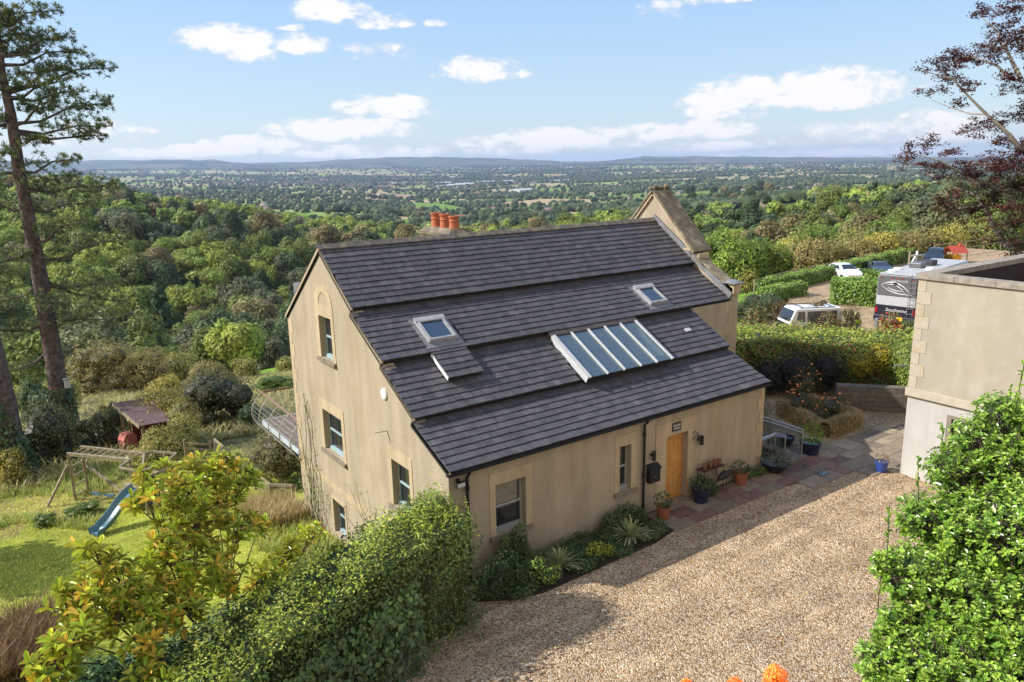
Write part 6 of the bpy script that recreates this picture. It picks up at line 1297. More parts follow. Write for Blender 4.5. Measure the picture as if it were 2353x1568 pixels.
pot('plant_pot', 'dark blue glazed pot with leafy plant right of the doorstep', 8.18, -.42, .27, .42, BLUEG, PD, 900, .45, seed=112)
pot('plant_pot', 'plain terracotta pot with dark geranium against the shaded wall', 10.1, -.32, .22, .38, TERR2, PD, 520, .42, seed=113)
pot('plant_pot', 'wide dark glazed bowl of trailing plants at the house corner', 11.75, -.35, .42, .3, DKG, [(.09, .1, .06), (.06, .08, .045)], 1100, .36, seed=114, flare=1.6)
pot('plant_pot', 'small empty dark bowl behind the steel railing', 14.0, .8, .25, .3, DKG, PD, 0, .1, seed=115, flare=1.8)
pot('plant_pot', 'dark pot of bright feathery rosemary at the railing end', 13.95, -.15, .34, .42, BLUEG, [(.13, .2, .035), (.1, .16, .03)], 1700, .75, seed=116, ls=.03)
pot('plant_pot', 'bright blue pot with withered plant beside the garage corner', 14.35, -2.42, .19, .33, BRB, [(.2, .13, .08), (.13, .12, .06)], 260, .3, seed=117)
shrub('path_weed', 'low green plants spilling from the wall foot onto paving', 'plant', [(10.8, -.15, .12, .45, .2, .22), (11.15, -.25, .1, .3, .2, .18), (10.5, -.1, .12, .3, .15, .25)], 800, .028, [(.08, .12, .03), (.06, .1, .03)], base=.03, seed=118)
shrub('path_weed', 'leafy plants beside the blue pot right of the door', 'plant', [(8.7, -.3, .25, .3, .25, .28), (8.5, -.15, .35, .2, .15, .3)], 600, .032, PD, base=.03, seed=119)
OLDT = mat('old_terracotta', (.16, .08, .05), (.24, .12, .08), scale=12, rough=.9)
bn = thing('iron_plant_stand', 'narrow scrolled iron stand against the wall right of the door', 'plant stand', (8.85, -.2, .03)); b = MB()
for x in (-.42, .42):
    for y in (-.13, .13): b.tube([(x, y, 0), (x, y, .82)], .012, 6)
b.box(-.46, .46, -.16, .16, .80, .82); b.tube([(-.42, -.13, .35), (.42, -.13, .35)], .008, 5)
for x in (-.46, .46): b.tube([(x, -.13, .8), (x * 1.2, -.13, .84), (x * 1.25, -.13, .74), (x * 1.1, -.13, .7)], .008, 5)
b.build('frame', mat('rusty_iron', (.03, .02, .016), (.10, .045, .025), scale=20, rough=.8), bn)
for i, x in enumerate((8.58, 8.82, 9.02, 9.2)):
    o = MB().lathe([(.001, 0), (.05, 0), (.075, .13), (.082, .13), (.082, .16), (.065, .16), (.06, .12), (.001, .12)], (0, 0, 0), 14).build('small_pot', OLDT); o.location = (x, -.2, .852)
    tag(o, ['leftmost small terracotta pot on the iron stand', 'second small terracotta pot on the iron stand', 'third small terracotta pot on the iron stand', 'rightmost small terracotta pot on the iron stand'][i], 'flower pot', 'small pots on the iron stand')
bd_ = thing('bird_statue', 'dark metal heron like bird ornament standing below the iron stand', 'statue', (9.22, -.42, .03)); b = MB()
b.tube([(-.32, 0, .42), (-.2, 0, .5), (0, 0, .55), (.16, 0, .56), (.26, 0, .6), (.33, 0, .58), (.46, 0, .5)], [.02, .09, .13, .09, .06, .05, .01], 10); b.build('body', IRON, bd_, smooth=True); b = MB(); b.tube([(-.02, .04, .45), (0, .05, .02), (.1, .05, .01)], .01, 5); b.tube([(.04, -.04, .45), (.05, -.05, .02), (.14, -.05, .01)], .01, 5); b.build('legs', IRON, bd_)
# steel and glass railings of the basement steps
RG = bpy.data.materials.new('railing_glass'); RG.use_nodes = True; t = RG.node_tree; t.nodes.clear(); o_ = t.nodes.new('ShaderNodeOutputMaterial'); tr = t.nodes.new('ShaderNodeBsdfTransparent'); tr.inputs[0].default_value = (.8, .84, .84, 1); g1 = t.nodes.new('ShaderNodeBsdfGlossy'); g1.inputs['Roughness'].default_value = .03; ms = t.nodes.new('ShaderNodeMixShader'); ms.inputs[0].default_value = .12
t.links.new(tr.outputs[0], ms.inputs[1]); t.links.new(g1.outputs[0], ms.inputs[2]); t.links.new(ms.outputs[0], o_.inputs[0])
def railing(lab, pts, h_=1.0, z=.0):
    root = thing('steel_railing', lab, 'railing', (pts[0][0], pts[0][1], z), group='steel railings round the basement steps'); O = Vector((pts[0][0], pts[0][1], 0)); b = MB(); b.tube([tuple(Vector((x, y, h_)) - O) for x, y in pts], .028, 8); b.build('handrail', STEEL, root)
    for x, y in pts: MB().tube([tuple(Vector((x, y, 0)) - O), tuple(Vector((x, y, h_)) - O)], .024, 8).build('post', STEEL, root)
    for (x0, y0), (x1, y1) in zip(pts, pts[1:]): MB().bar(Vector((x0, y0, .5)) - O, Vector((x1, y1, .5)) - O, .012, .72).build('glass_panel', RG, root); MB().bar(Vector((x0, y0, .88)) - O, Vector((x1, y1, .88)) - O, .03, .04).build('rail', STEEL, root)
    return root
railing('long outer steel and glass railing running back from the path', [(13.36, -.22), (13.40, 1.1), (13.42, 2.5)]); railing('short inner steel railing with corner beside the house quoins', [(11.62, .2), (12.5, .22), (12.56, -.12)], .95)
b = MB(); b.box(12.45, 13.5, -.34, .18, 0.02, .12); o = b.build('step_kerb', stc); tag(o, 'low concrete kerb at the top of the basement steps', 'kerb')
dr = MB().box(12.15, 13.0, -1.14, -.98, .036, .05).build('drain_grate', STEEL); dr.rotation_euler = (0, 0, .08); tag(dr, 'narrow pale metal drain strip set in the paving', 'drain')
b = MB(); r_ = random.Random(4)
vs = [(12.7 + .3 * math.cos(k * .7) * r_.uniform(.6, 1.1), -1.42 + .13 * math.sin(k * .7), .05) for k in range(9)]; b.add(vs, [tuple(range(9))]); o = b.build('puddle', mat('blue_puddle', (.04, .045, .06), rough=.03, spec=1.0)); tag(o, 'small bluish puddle on the paving edge', kind='stuff')
# ------------------------------------------------------------------ planting bed by the garage and tall hedge
hd = hedge('clipped_hedge', 'low brown clipped hedge around the rose bed', [(16.75, 3.0), (15.75, .5), (17.7, .4), (18.3, 2.8)], .5, 0, [.55, .55, .55, .55], 1700, .028, [(.30, .20, .10), (.36, .25, .13), (.18, .17, .06)], seed=121, ragged=.03)
rs = [(16.9, 2.3, 'rose bush with apricot flowers in the middle of the clipped bed', 1.15, .8), (17.6, 1.4, 'rose bush with peach flowers at the right of the bed', 1.0, .7), (16.4, 1.1, 'dark low shrub at the front of the clipped bed', .6, .6), (18.6, 3.2, 'tall apricot rose behind the clipped bed', 1.5, .7)]
for i, (x, y, lab, h_, w_) in enumerate(rs): shrub('rose_bush', lab, 'rose bush', [(x, y, h_ * .5, w_, w_, h_ * .5), (x + .4, y + .2, h_ * .6, w_ * .6, w_ * .6, h_ * .45), (x - .4, y - .1, h_ * .55, w_ * .6, w_ * .6, h_ * .4)], 1500, .032, [(.06, .075, .03), (.085, .09, .04), (.12, .08, .045)], base=.0, seed=130 + i, flowers=(34 if i != 2 else 5), fcol=(.7, .36, .14), fs=.045, shell=.6, core=.5)
shrub('evergreen_mound', 'dark clipped evergreen mound beside the house corner', 'shrub', [(15.0, 3.2, .55, .9, .8, .6), (15.9, 4.2, .7, .9, .9, .7), (14.4, 4.3, .6, .7, .8, .6)], 3800, .035, [(.03, .055, .022), (.045, .075, .028)], base=0, seed=140)
hedge('tall_hedge', 'tall glossy mixed hedge with red tips between house and yard', [(16.8, 9.6), (19.3, 7.1), (21.8, 4.6), (24.6, .4), (26.5, -3)], 2.9, -.25, [2.3, 2.2, 2.15, 2.1, 2.1], 360, .066, [(.09, .15, .035), (.07, .11, .03), (.14, .17, .04), (.18, .08, .04), (.11, .16, .035)], seed=141, ragged=.16, m=LEAFG, sunlit_topcols=[(.24, .28, .04), (.18, .23, .035), (.28, .28, .06), (.14, .19, .03)])
shrub('purple_shrub', 'dark purple leaved shrub in front of the tall hedge', 'shrub', [(19.2, 4.2, 1.0, 1.0, .9, 1.0), (20.2, 3.3, 1.0, .8, .8, .95), (18.4, 4.9, .8, .7, .7, .8)], 4200, .045, [(.028, .022, .028), (.045, .03, .035), (.03, .04, .025)], base=-.1, seed=142)
shrub('golden_shrub', 'golden yellow shrub at the hedge end near the garage', 'shrub', [(21.6, 1.9, 1.7, .6, .6, .6), (21.0, 2.3, 1.4, .5, .5, .5)], 1600, .045, [(.3, .25, .03), (.22, .2, .03)], base=0, seed=143)
shrub('vine_shrub', 'light green climbing shrub over the low stone wall by the garage', 'shrub', [(21.4, .2, 1.3, .8, .7, 1.2), (20.9, -.4, .7, .6, .5, .8), (22.0, 1.0, 1.6, .7, .7, 1.0)], 3800, .05, [(.16, .22, .04), (.11, .17, .035), (.2, .24, .05)], base=0, seed=144)
b = MB(); 
for i in range(5): b.box(-1.6, 1.6, -.2, .2, i * .2 + .006, i * .2 + .194)
o = b.build('stone_wall', mat('garden_stone', (.1, .085, .07), (.2, .17, .14), scale=5, rough=.95, bump=.6)); o.location = (20.0, .9, 0); o.rotation_euler = (0, 0, -.85); tag(o, 'low dark coursed stone wall behind the rose bed', 'wall')

# ------------------------------------------------------------------ the yard behind
YZ = -1.0
LAU = [(.10, .18, .03), (.14, .22, .04), (.07, .12, .025)]
GL_ = 'clipped laurel hedges round the yard'
hedge('laurel_hedge', 'thick bright laurel hedge block in front of the rusty beams', [(44.4, 18.4), (46.3, 15.2), (47.4, 13.4)], 2.4, YZ, [.75, .75, .75], 110, .12, LAU, GL_, m=LEAFG, seed=151, sunlit_topcols=[(.2, .28, .06), (.15, .24, .04)])
hedge('laurel_hedge', 'long low clipped hedge along the field fence to the white car', [(44.2, 24.6), (49, 24.7), (54.6, 25.2)], 1.2, YZ, [.05, .1, .15], 110, .09, LAU, GL_, m=LEAFG, seed=152, sunlit_topcols=[(.2, .26, .06), (.15, .22, .04)])
hedge('laurel_hedge', 'short clipped hedge beside the gravel bend', [(41.9, 22.4), (45.6, 22.0)], 1.5, YZ, [-.1, 0], 130, .09, LAU, GL_, m=LEAFG, seed=153, sunlit_topcols=[(.2, .26, .06), (.15, .22, .04)])
hedge('laurel_hedge', 'far clipped hedge behind the two parked cars', [(56.2, 25.6), (66, 26.4), (72, 27.0)], 1.3, YZ, [.1, .2, .3], 90, .1, LAU, GL_, m=LEAFG, seed=154, sunlit_topcols=[(.2, .26, .06)])
hedge('laurel_hedge', 'low laurel strip behind the rusty beam', [(56.2, 23.2), (57.3, 20.6)], 1.3, YZ, [-.2, -.2], 110, .1, LAU, GL_, m=LEAFG, seed=155)
post_rail('field_fence', 'low timber edging fence between yard hedge and green field', [(43.2, 24.6), (49, 25.7), (56, 26.3), (66, 27.4)], 1.15, every=3.5, ground=lambda x, y: YZ)
post_rail('field_fence', 'pale rail fence beyond the playhouse', [(74, 25.6), (80, 25.2), (88, 25.0)], 1.5, rails=(.95, .5), every=3.5, ground=lambda x, y: YZ)
px_shrub('rounded dark green topiary mound behind the coped wall', 1770, 735, 110, 55, [(.05, .07, .03), (.07, .085, .035)], 3600, .06, z=YZ, dmin=20, core=.85, shell=.15)
px_shrub('lower rounded clipped mound near the house corner', 1715, 740, 70, 45, [(.05, .07, .03), (.08, .09, .035)], 2200, .06, z=YZ + .2, dmin=20, core=.85, shell=.15)
for i, (u, v, w_, h_, c, lab) in enumerate([(1745, 752, 70, 50, [(.12, .15, .04), (.2, .09, .05), (.09, .12, .035)], 'red tipped shrub between clipped mounds and van'), (1800, 745, 50, 55, [(.09, .05, .035), (.12, .09, .04)], 'bronze leaved shrub left of the white van'), (1890, 757, 105, 82, [(.14, .08, .05), (.1, .1, .04), (.18, .12, .06)], 'reddish shrub hiding the van front'),
    (1960, 765, 50, 72, [(.12, .13, .06), (.16, .1, .06)], 'thin mottled shrub between van and motorhome'), (2050, 780, 62, 62, [(.15, .18, .04), (.11, .14, .04), (.45, .05, .04)], 'photinia with red shoots behind the motorhome'), (2095, 775, 40, 35, [(.1, .14, .04)], 'small green shrub beside the motorhome bumper'), (1720, 670, 50, 50, GLD, 'wispy golden bush on the lawn edge behind the coped wall'), (1700, 790, 60, 40, [(.14, .17, .04), (.1, .14, .04)], 'leafy shrub touching the quoined wall corner')]):
    px_shrub(lab, u, v, w_, h_, c, 1500, .055, z=YZ + (.5 if v > 740 else 0), dmin=20, seed=160 + i, core=.45, shell=.7)
for i, (u, v, w_, h_, c) in enumerate([(1700, 612, 120, 95, [(.13, .19, .03), (.17, .22, .035), (.10, .15, .03)]), (1660, 600, 90, 110, [(.13, .19, .03), (.10, .15, .03)]), (1740, 605, 90, 90, [(.09, .13, .035), (.12, .17, .03)]), (1790, 600, 80, 70, FR_), (1860, 605, 85, 80, OLV), (1835, 590, 80, 85, OL2), (1900, 595, 80, 70, OLV), (1930, 592, 75, 60, OLV), (1985, 588, 90, 70, OLV), (2030, 582, 85, 75, GLD), (2080, 578, 95, 70, OLV),
     (2130, 572, 95, 75, OLV), (2190, 568, 90, 75, GLD), (2250, 560, 110, 85, OL2), (2320, 560, 110, 90, FR_), (1960, 565, 90, 70, OL2), (2050, 550, 100, 75, FR_), (1890, 560, 90, 70, FR_), (1815, 575, 60, 60, GLD)]):
    ref = 'right of the coped gable' if u < 1760 else 'behind the lawn fence' if u < 1880 else 'above the white car' if u < 1975 else 'above the grey car' if u < 2060 else 'above the motorhome roof' if u < 2160 else 'behind the red roofed playhouse' if u < 2260 else 'behind the copper beech'
    cn = {id(OLV): 'brownish olive', id(OL2): 'pale olive', id(FR_): 'fresh green', id(GLD): 'golden yellow'}.get(id(c), 'bright yellow-green' if i < 2 else 'deep green')
    px_shrub(f"{cn} {'large' if w_ > 95 else 'rounded' if w_ > 84 else 'smaller'} bush {ref}, {'in the front row' if v > 577 else 'in the back row'}", u, v + 45, w_, h_ + 12, c, 4600, .15, z=-2.2 if v > 577 else -3.5, dmin=60, group='tall scrub behind the yard', name='scrub_bush', seed=180 + i, core=.5, shell=.6)
# steel beams, gate, bollard
RUST = mat('rusty_steel', (.09, .035, .02), (.17, .07, .04), scale=6, rough=.85)
bA, bB, bC, bD = onz(1951, 649, .2), onz(2045, 660, .2), onz(1992, 638, .3), onz(2050, 646, .3)
for (p, q, lab) in ((bA, bB, 'nearer rusty steel beam barrier above the laurel block'), (bC, bD, 'farther rusty steel beam barrier below the grey car')):
    rt_ = thing('steel_beam_barrier', lab, 'barrier', (p[0], p[1], YZ), group='rusty beam barriers'); O = Vector((p[0], p[1], YZ)); q_ = Vector((q[0], q[1], YZ)) - O; b = MB()
    b.bar(Vector((0, 0, 1.25)), q_ + Vector((0, 0, 1.25)), .2, .04); b.bar(Vector((0, 0, .9)), q_ + Vector((0, 0, .9)), .2, .04); b.bar(Vector((0, 0, 1.08)), q_ + Vector((0, 0, 1.08)), .04, .35); b.build('beam', RUST, rt_); MB().bar((0, 0, -.1), (0, 0, 1.35), .22).build('post', RUST, rt_); MB().bar(q_ + Vector((0, 0, -.1)), q_ + Vector((0, 0, 1.2)), .22).build('post', RUST, rt_)
bo = MB(); bo.box(-.11, .11, -.11, .11, 0, .8); o = bo.build('bollard', LEADM, bevel=.03); o.location = (37.6, 11.0, YZ); tag(o, 'short grey bollard in the gravel beside the motorhome', 'bollard')
gtt = thing('white_field_gate', 'pale timber barrier gate behind the motorhome roof', 'gate', (67.4, 24.7, YZ)); b = MB(); b.bar((0, 0, 1.0), (4.6, -1.1, .9), .1, .16); b.build('top_rail', WHITE, gtt); b = MB(); b.bar((0, 0, 0), (0, 0, 1.5), .16); b.build('post', TIMB, gtt); b = MB(); b.bar((1.0, -.2, 0), (1.0, -.2, 1.4), .16); b.bar((.4, 0, .1), (1.1, -.2, 1.2), .14); b.build('brace', WHITE, gtt); MB().bar((4.6, -1.1, 0), (4.6, -1.1, 1.3), .18).build('post', TIMB, gtt)
# vehicles
def car(name, lab, loc, rz, paint, L_=4.0, Wd=1.74, H_=1.42, coupe=False, plate=True, group='cars parked in the yard'):
    root = thing(name, lab, 'car', loc, rz, group); hl = L_ / 2; hw = Wd / 2
    # stations front (+x) to rear: (x, sill z, belt z, roof z, half width, roof half width)
    if coupe: S_ = [(hl, .35, .55, .56, .70, .60), (hl * .94, .22, .66, .68, .86, .75), (hl * .62, .2, .78, .82, .98, .85), (hl * .36, .2, .84, .92, 1, .78), (hl * .05, .2, .88, 1.25, 1, .66), (-hl * .25, .2, .9, 1.3, 1, .64), (-hl * .62, .2, .94, 1.1, 1.0, .68), (-hl * .92, .25, .88, .92, .92, .75), (-hl, .35, .75, .76, .8, .68)]
    else: S_ = [(hl, .35, .62, .64, .72, .62), (hl * .95, .2, .74, .78, .88, .78), (hl * .66, .2, .86, .93, .98, .86), (hl * .48, .2, .92, 1.0, 1, .82), (hl * .12, .2, .95, 1.38, 1, .68), (-hl * .3, .2, .97, 1.42, 1, .68), (-hl * .7, .2, .99, 1.36, 1, .66), (-hl * .93, .22, .98, 1.08, .95, .68), (-hl, .35, .8, .86, .88, .7)]
    b = MB(); vs = []
    for (x, s_, be__, ro, w_, rw) in S_:
        k = H_ / 1.42; rg = [(hw * w_ * .9, s_), (hw * w_, s_ + .15), (hw * w_, be__ * .75), (hw * w_ * .97, be__), (hw * rw * 1.06, be__ + (ro - be__) * .6), (hw * rw, ro * .985), (hw * rw * .6, ro)]
        vs += [(x, y, z * k) for y, z in rg] + [(x, -y, z * k) for y, z in rg[::-1]]
    n = 14; fs = []
    for i in range(len(S_) - 1):
        for j in range(n): fs.append((i * n + j, i * n + (j + 1) % n, (i + 1) * n + (j + 1) % n, (i + 1) * n + j))
    fs.append(tuple(range(n))); fs.append(tuple((len(S_) - 1) * n + j for j in range(n))[::-1]); b.add(vs, fs); bo = b.build('body', paint, root, smooth=False); md = bo.modifiers.new('sub', 'SUBSURF'); md.levels = md.render_levels = 2
    # glazing set just outside the body
    k = H_ / 1.42
    def quad(name, P): g = MB(); g.add(P, [(0, 1, 2, 3)]); g.build(name, GLASS, root)
    i0, i1 = 3, 4; A_ = S_[i0]; B_ = S_[i1]
    quad('windscreen', [(A_[0] + .02, hw * A_[5] * .86, (A_[3] + .015) * k), (A_[0] + .02, -hw * A_[5] * .86, (A_[3] + .015) * k), (B_[0] + .05, -hw * B_[5] * .84, (B_[3] - .02) * k), (B_[0] + .05, hw * B_[5] * .84, (B_[3] - .02) * k)])
    A_ = S_[-3]; B_ = S_[-2]; quad('rear_window', [(A_[0] - .03, -hw * A_[5] * .8, (A_[3] - .02) * k), (A_[0] - .03, hw * A_[5] * .8, (A_[3] - .02) * k), (B_[0] - .0, hw * B_[5] * .85, (B_[3] + .02) * k), (B_[0] - .0, -hw * B_[5] * .85, (B_[3] + .02) * k)])
    for sg_ in (-1, 1):
        P = [(S_[3][0] - .25, sg_ * hw * .935, .98 * k), (S_[6][0] + .05, sg_ * hw * .93, 1.02 * k), (S_[6][0] + .15, sg_ * hw * .755, 1.27 * k), (S_[4][0] - .05, sg_ * hw * .76, 1.30 * k)]; quad('side_window', P if sg_ < 0 else P[::-1])
        h_ = MB(); h_.box(hl * .9, hl * .985, sg_ * hw * .58 - .16, sg_ * hw * .58 + .16, .56 * k, .68 * k); h_.build('headlight', WHITE, root, bevel=.03)
        m_ = MB(); m_.box(hl * .33, hl * .38, sg_ * hw * 1.0 - .0, sg_ * hw * 1.0 + sg_ * .14, .95 * k, 1.06 * k) if sg_ > 0 else m_.box(hl * .33, hl * .38, -hw - .14, -hw, .95 * k, 1.06 * k); m_.build('wing_mirror', paint, root, bevel=.02)
        for wx in (hl * .62, -hl * .62):
            wh = MB(); pr_ = [(.001, -.09), (.20, -.09), (.32, -.09), (.325, 0), (.32, .09), (.2, .09)]; wh.lathe(pr_, (0, 0, 0), 18); wo_ = wh.build('wheel', BLACK, root); wo_.location = (wx, sg_ * (hw - .08), .32); wo_.rotation_euler = (math.pi / 2, 0, 0)
            rm_ = MB().lathe([(.001, 0), (.2, .0), (.2, .03), (.001, .03)], (0, 0, 0), 14).build('rim', STEEL, wo_); rm_.location = (0, 0, .08 if sg_ < 0 else -.11)
    g = MB(); g.box(hl * .98, hl + .015, -.35, .35, .3 * k, .52 * k); g.build('grille', BLACK, root)
    if plate: g = MB(); g.box(hl + .016, hl + .03, -.26, .26, .40, .50); g.build('number_plate', WHITE, root)
    return root
WP = mat('white_car_paint', (.72, .73, .74), rough=.25, spec=.6); BP = mat('slate_blue_paint', (.05, .065, .10), rough=.2, spec=.7, metal=.3); BK = mat('black_car_paint', (.012, .014, .02), rough=.15, spec=.7)
car('parked_car', 'white hatchback facing the camera beside the hedge', (55.2, 24.1, YZ), math.radians(180 + 58), WP, 3.95, 1.74, 1.42)
car('parked_car', 'slate blue coupe parked right of the white hatchback', (60.2, 23.6, YZ), math.radians(180 + 40), BP, 4.5, 1.86, 1.3, coupe=True)
car('parked_car', 'black car mostly hidden behind the motorhome roof', (69.4, 23.2, YZ), math.radians(200), BK, 4.5, 1.8, 1.75)
# motorhome
mh = thing('motorhome', 'large silver and dark motorhome seen from behind beside the garage', 'motorhome', (38.7, 10.5, YZ), math.radians(8))
SIL = mat('silver_panel', (.46, .47, .49), (.52, .53, .55), scale=3, rough=.35, metal=.2); DGR = mat('dark_grey_panel', (.13, .13, .14), (.17, .17, .18), scale=3, rough=.35, metal=.3); NVY = mat('black_blue_panel', (.02, .021, .035), rough=.25, spec=.6); DEC = mat('silver_decal', (.6, .61, .64), rough=.4); ROOFW = mat('motorhome_roof', (.33, .34, .35), (.42, .43, .44), scale=2, rough=.6)
w2 = 1.24
def rbox(x0, x1, z0, z1, m, name, parent, inset=0): b = MB(); b.plate([[(-w2 + inset, z0), (w2 - inset, z0), (w2 - inset, z1), (-w2 + inset, z1)]], x0, x1, MX); return b.build(name, m, parent, bevel=.03)
b = MB(); b.plate([[(-w2, .45), (w2, .45), (w2, 3.25), (w2 - .12, 3.45), (-w2 + .12, 3.45), (-w2, 3.25)]], .12, 9.4, MX); b.build('body', SIL, mh)
b = MB(); b.plate([[(-w2 + .04, 2.1), (w2 - .04, 2.1), (w2 - .04, 3.22), (w2 - .16, 3.44), (-w2 + .16, 3.44), (-w2 + .04, 3.22)]], 0, .12, MX); b.build('upper_rear_panel', DGR, mh, bevel=.05)
b = MB(); b.plate([rect(-w2 + .03, w2 - .03, 1.5, 2.094)], .005, .12, MX); b.build('middle_rear_panel', SIL, mh, bevel=.03)
b = MB(); b.plate([rect(-w2, w2, .5, 1.494)], -.03, .12, MX); b.build('lower_rear_panel', NVY, mh, bevel=.03); b = MB(); b.box(-.16, .0, -w2, w2, .5, .86); b.build('bumper', NVY, mh, bevel=.05)
b = MB(); b.box(.05, 9.4, -w2 + .1, w2 - .1, 3.45, 3.52); b.build('roof', ROOFW, mh, bevel=.03)
for y in (-w2 + .12, w2 - .12):
    o = MB().box(-.06, -.03, y - .07, y + .07, .98, 1.36).build('tail_light', mat('red_lens', (.3, .01, .01), rough=.2, spec=.6), mh)
REDL = bpy.data.materials['red_lens']
for y in (-.3, 0, .3, .95, -.95): MB().box(-.02, .0, y - .07, y + .07, 3.2, 3.25).build('marker_light', REDL, mh)
b = MB(); 
for y in (-.75, -1.08): b.tube([(-.09, y, .95), (-.09, y, 3.45), (.0, y, 3.62), (.2, y, 3.52)], .018, 6)
for i in range(8): b.tube([(-.09, -.75, 1.1 + i * .32), (-.09, -1.08, 1.1 + i * .32)], .014, 6)
b.build('ladder', STEEL, mh)
# swoosh marks on the rear
def swoosh(pts_t, pts_b, m=DEC, x=-.012):
    b = MB(); n = len(pts_t); b.add([(x, y, z) for y, z in pts_t] + [(x, y, z) for y, z in pts_b], [(i, i + 1, n + i + 1, n + i) for i in range(n - 1)]); return b
sw = lambda f, g, a, c, k=14: ([(a + (c - a) * i / k, f(i / k)) for i in range(k + 1)], [(a + (c - a) * i / k, g(i / k)) for i in range(k + 1)])
b = MB()
for (f, g, a, c) in ((lambda t: 2.78 + .28 * math.sin(math.pi * t ** .8) - .55 * t ** 3, lambda t: 2.76 + .22 * math.sin(math.pi * t ** .8) - .55 * t ** 3, .95, -.95), (lambda t: 2.76 - .32 * math.sin(math.pi * t ** .9) - .50 * t ** 2.5, lambda t: 2.74 - .36 * math.sin(math.pi * t ** .9) - .50 * t ** 2.5, .95, -.9),
                     (lambda t: 2.80 + .16 * math.sin(math.pi * t) - .45 * t ** 2, lambda t: 2.78 + .11 * math.sin(math.pi * t) - .45 * t ** 2, .6, -.5), (lambda t: 2.66 - .1 * math.sin(math.pi * t) - .18 * t ** 2, lambda t: 2.64 - .14 * math.sin(math.pi * t) - .18 * t ** 2, .55, -.3)):
    tt, bb_ = sw(f, g, a, c); q = swoosh(tt, bb_); b.add(q.v, q.f)
b.build('swoosh_decal', DEC, mh)
RZ = Matrix(((0, 0, -1, 0), (-1, 0, 0, 0), (0, 1, 0, 0), (0, 0, 0, 1)))
text_part('lettering', 'FLEETWOOD', .17, Matrix.Translation((-.012, -.1, 3.08)) @ RZ, DEC, mh, shear=.3, extrude=.003)
text_part('lettering', 'Southwind', .30, Matrix.Translation((-.045, -.05, 1.22)) @ RZ, DEC, mh, shear=.4, extrude=.003)
np_ = MB().box(-.19, -.165, -.55, -.2, .62, .84).build('number_plate', mat('yellow_plate', (.75, .45, .02), rough=.4), mh)
MB().box(-.1, .0, .02, .22, 2.86, 2.98).build('camera_housing', BLACK, mh, bevel=.02)
for (x, y) in ((3.4, .25), (5.0, .1)): MB().box(x, x + .95, y - .4, y + .4, 3.52, 3.86).build('roof_cooler', DGR if x < 4 else mat('cooler_dark', (.04, .04, .045), rough=.6), mh, bevel=.06)
for (x, y) in ((.9, .7), (2.0, .8), (3.2, -.75)): MB().lathe([(.28, 0), (.27, .08), (.2, .14), (.001, .17)], (x, y, 3.52), 12).build('roof_vent', WHITE, mh)
for y in (-.95, .95):
    for x in (2.2, 7.4):
        wh = MB().lathe([(.001, -.14), (.3, -.14), (.48, -.12), (.5, 0), (.48, .12), (.3, .14), (.001, .14)], (0, 0, 0), 20).build('wheel', BLACK, mh); wh.location = (x, y, .5); wh.rotation_euler = (math.pi / 2, 0, 0)
tb = MB(); tb.box(-.75, -.2, -.9, -.8, .42, .5); tb.box(-.8, -.72, -1.2, 0, .35, .5); tb.build('tow_bar', REDL, mh)
# van
vn = thing('van', 'white van with black glazed end and roof rack behind the tall hedge', 'van', (33.2, 12.9, YZ), math.radians(151)); vn.scale = (.72, .9, .93); b = MB(); hw = .95
P_ = [(2.3, .4), (2.32, .9), (2.2, 1.15), (1.75, 1.9), (1.5, 1.98), (-2.3, 1.98), (-2.4, 1.8), (-2.4, .4)]
b.add([(x, s_ * hw * (1 if z < 1.3 else .9), z) for s_ in (-1, 1) for x, z in P_], [tuple(range(8)), tuple(range(15, 7, -1))] + [(i, (i + 1) % 8, 8 + (i + 1) % 8, 8 + i) for i in range(8)]); b.build('body', WP, vn, bevel=.06)
b = MB(); b.add([(2.235, -.82, 1.17), (2.235, .82, 1.17), (1.80, .78, 1.86), (1.80, -.78, 1.86)], [(0, 1, 2, 3)]); b.build('windscreen', GLASS, vn); b = MB(); b.box(2.32, 2.36, -.88, .88, .5, 1.05); b.build('black_grille', BLACK, vn, bevel=.02)
for s_ in (-1, 1):
    b = MB(); b.add([(1.65, s_ * .955, 1.15), (.9, s_ * .955, 1.15), (.9, s_ * .875, 1.8), (1.5, s_ * .875, 1.8)], [(0, 1, 2, 3)]); b.build('side_window', GLASS, vn); b = MB(); b.box(-2.3, .6, s_ * .955 - .01, s_ * .955 + .01, .5, 1.12); b.build('black_side_panel', BLACK, vn); b = MB(); b.add([(.7, s_ * .955, 1.15), (-1.9, s_ * .955, 1.15), (-1.9, s_ * .875, 1.8), (.7, s_ * .875, 1.8)], [(0, 1, 2, 3)]); b.build('side_window', GLASS, vn)
    for x in (1.5, -1.5): wh = MB().lathe([(.001, -.1), (.22, -.1), (.33, -.1), (.34, 0), (.33, .1), (.2, .1), (.001, .1)], (0, 0, 0), 18).build('wheel', BLACK, vn); wh.location = (x, s_ * .86, .34); wh.rotation_euler = (math.pi / 2, 0, 0)
b = MB()
for x in (1.1, -.2, -1.5): b.tube([(x, -.8, 2.08), (x, .8, 2.08)], .025, 6)
for y in (-.78, .78): b.tube([(1.3, y, 2.03), (-1.8, y, 2.03)], .025, 6)
b.build('roof_rack', BLACK, vn)
shrub('yard_shrub', 'bronze and green shrub growing in front of the van side', 'shrub', [(32.9, 11.4, -.1, .75, .7, .95), (32.2, 11.8, -.5, .6, .6, .6), (33.5, 11.0, -.4, .6, .6, .7)], 2600, .05, [(.15, .09, .05), (.12, .12, .045), (.19, .13, .06)], base=-1.0, seed=321, core=.4, shell=.7)
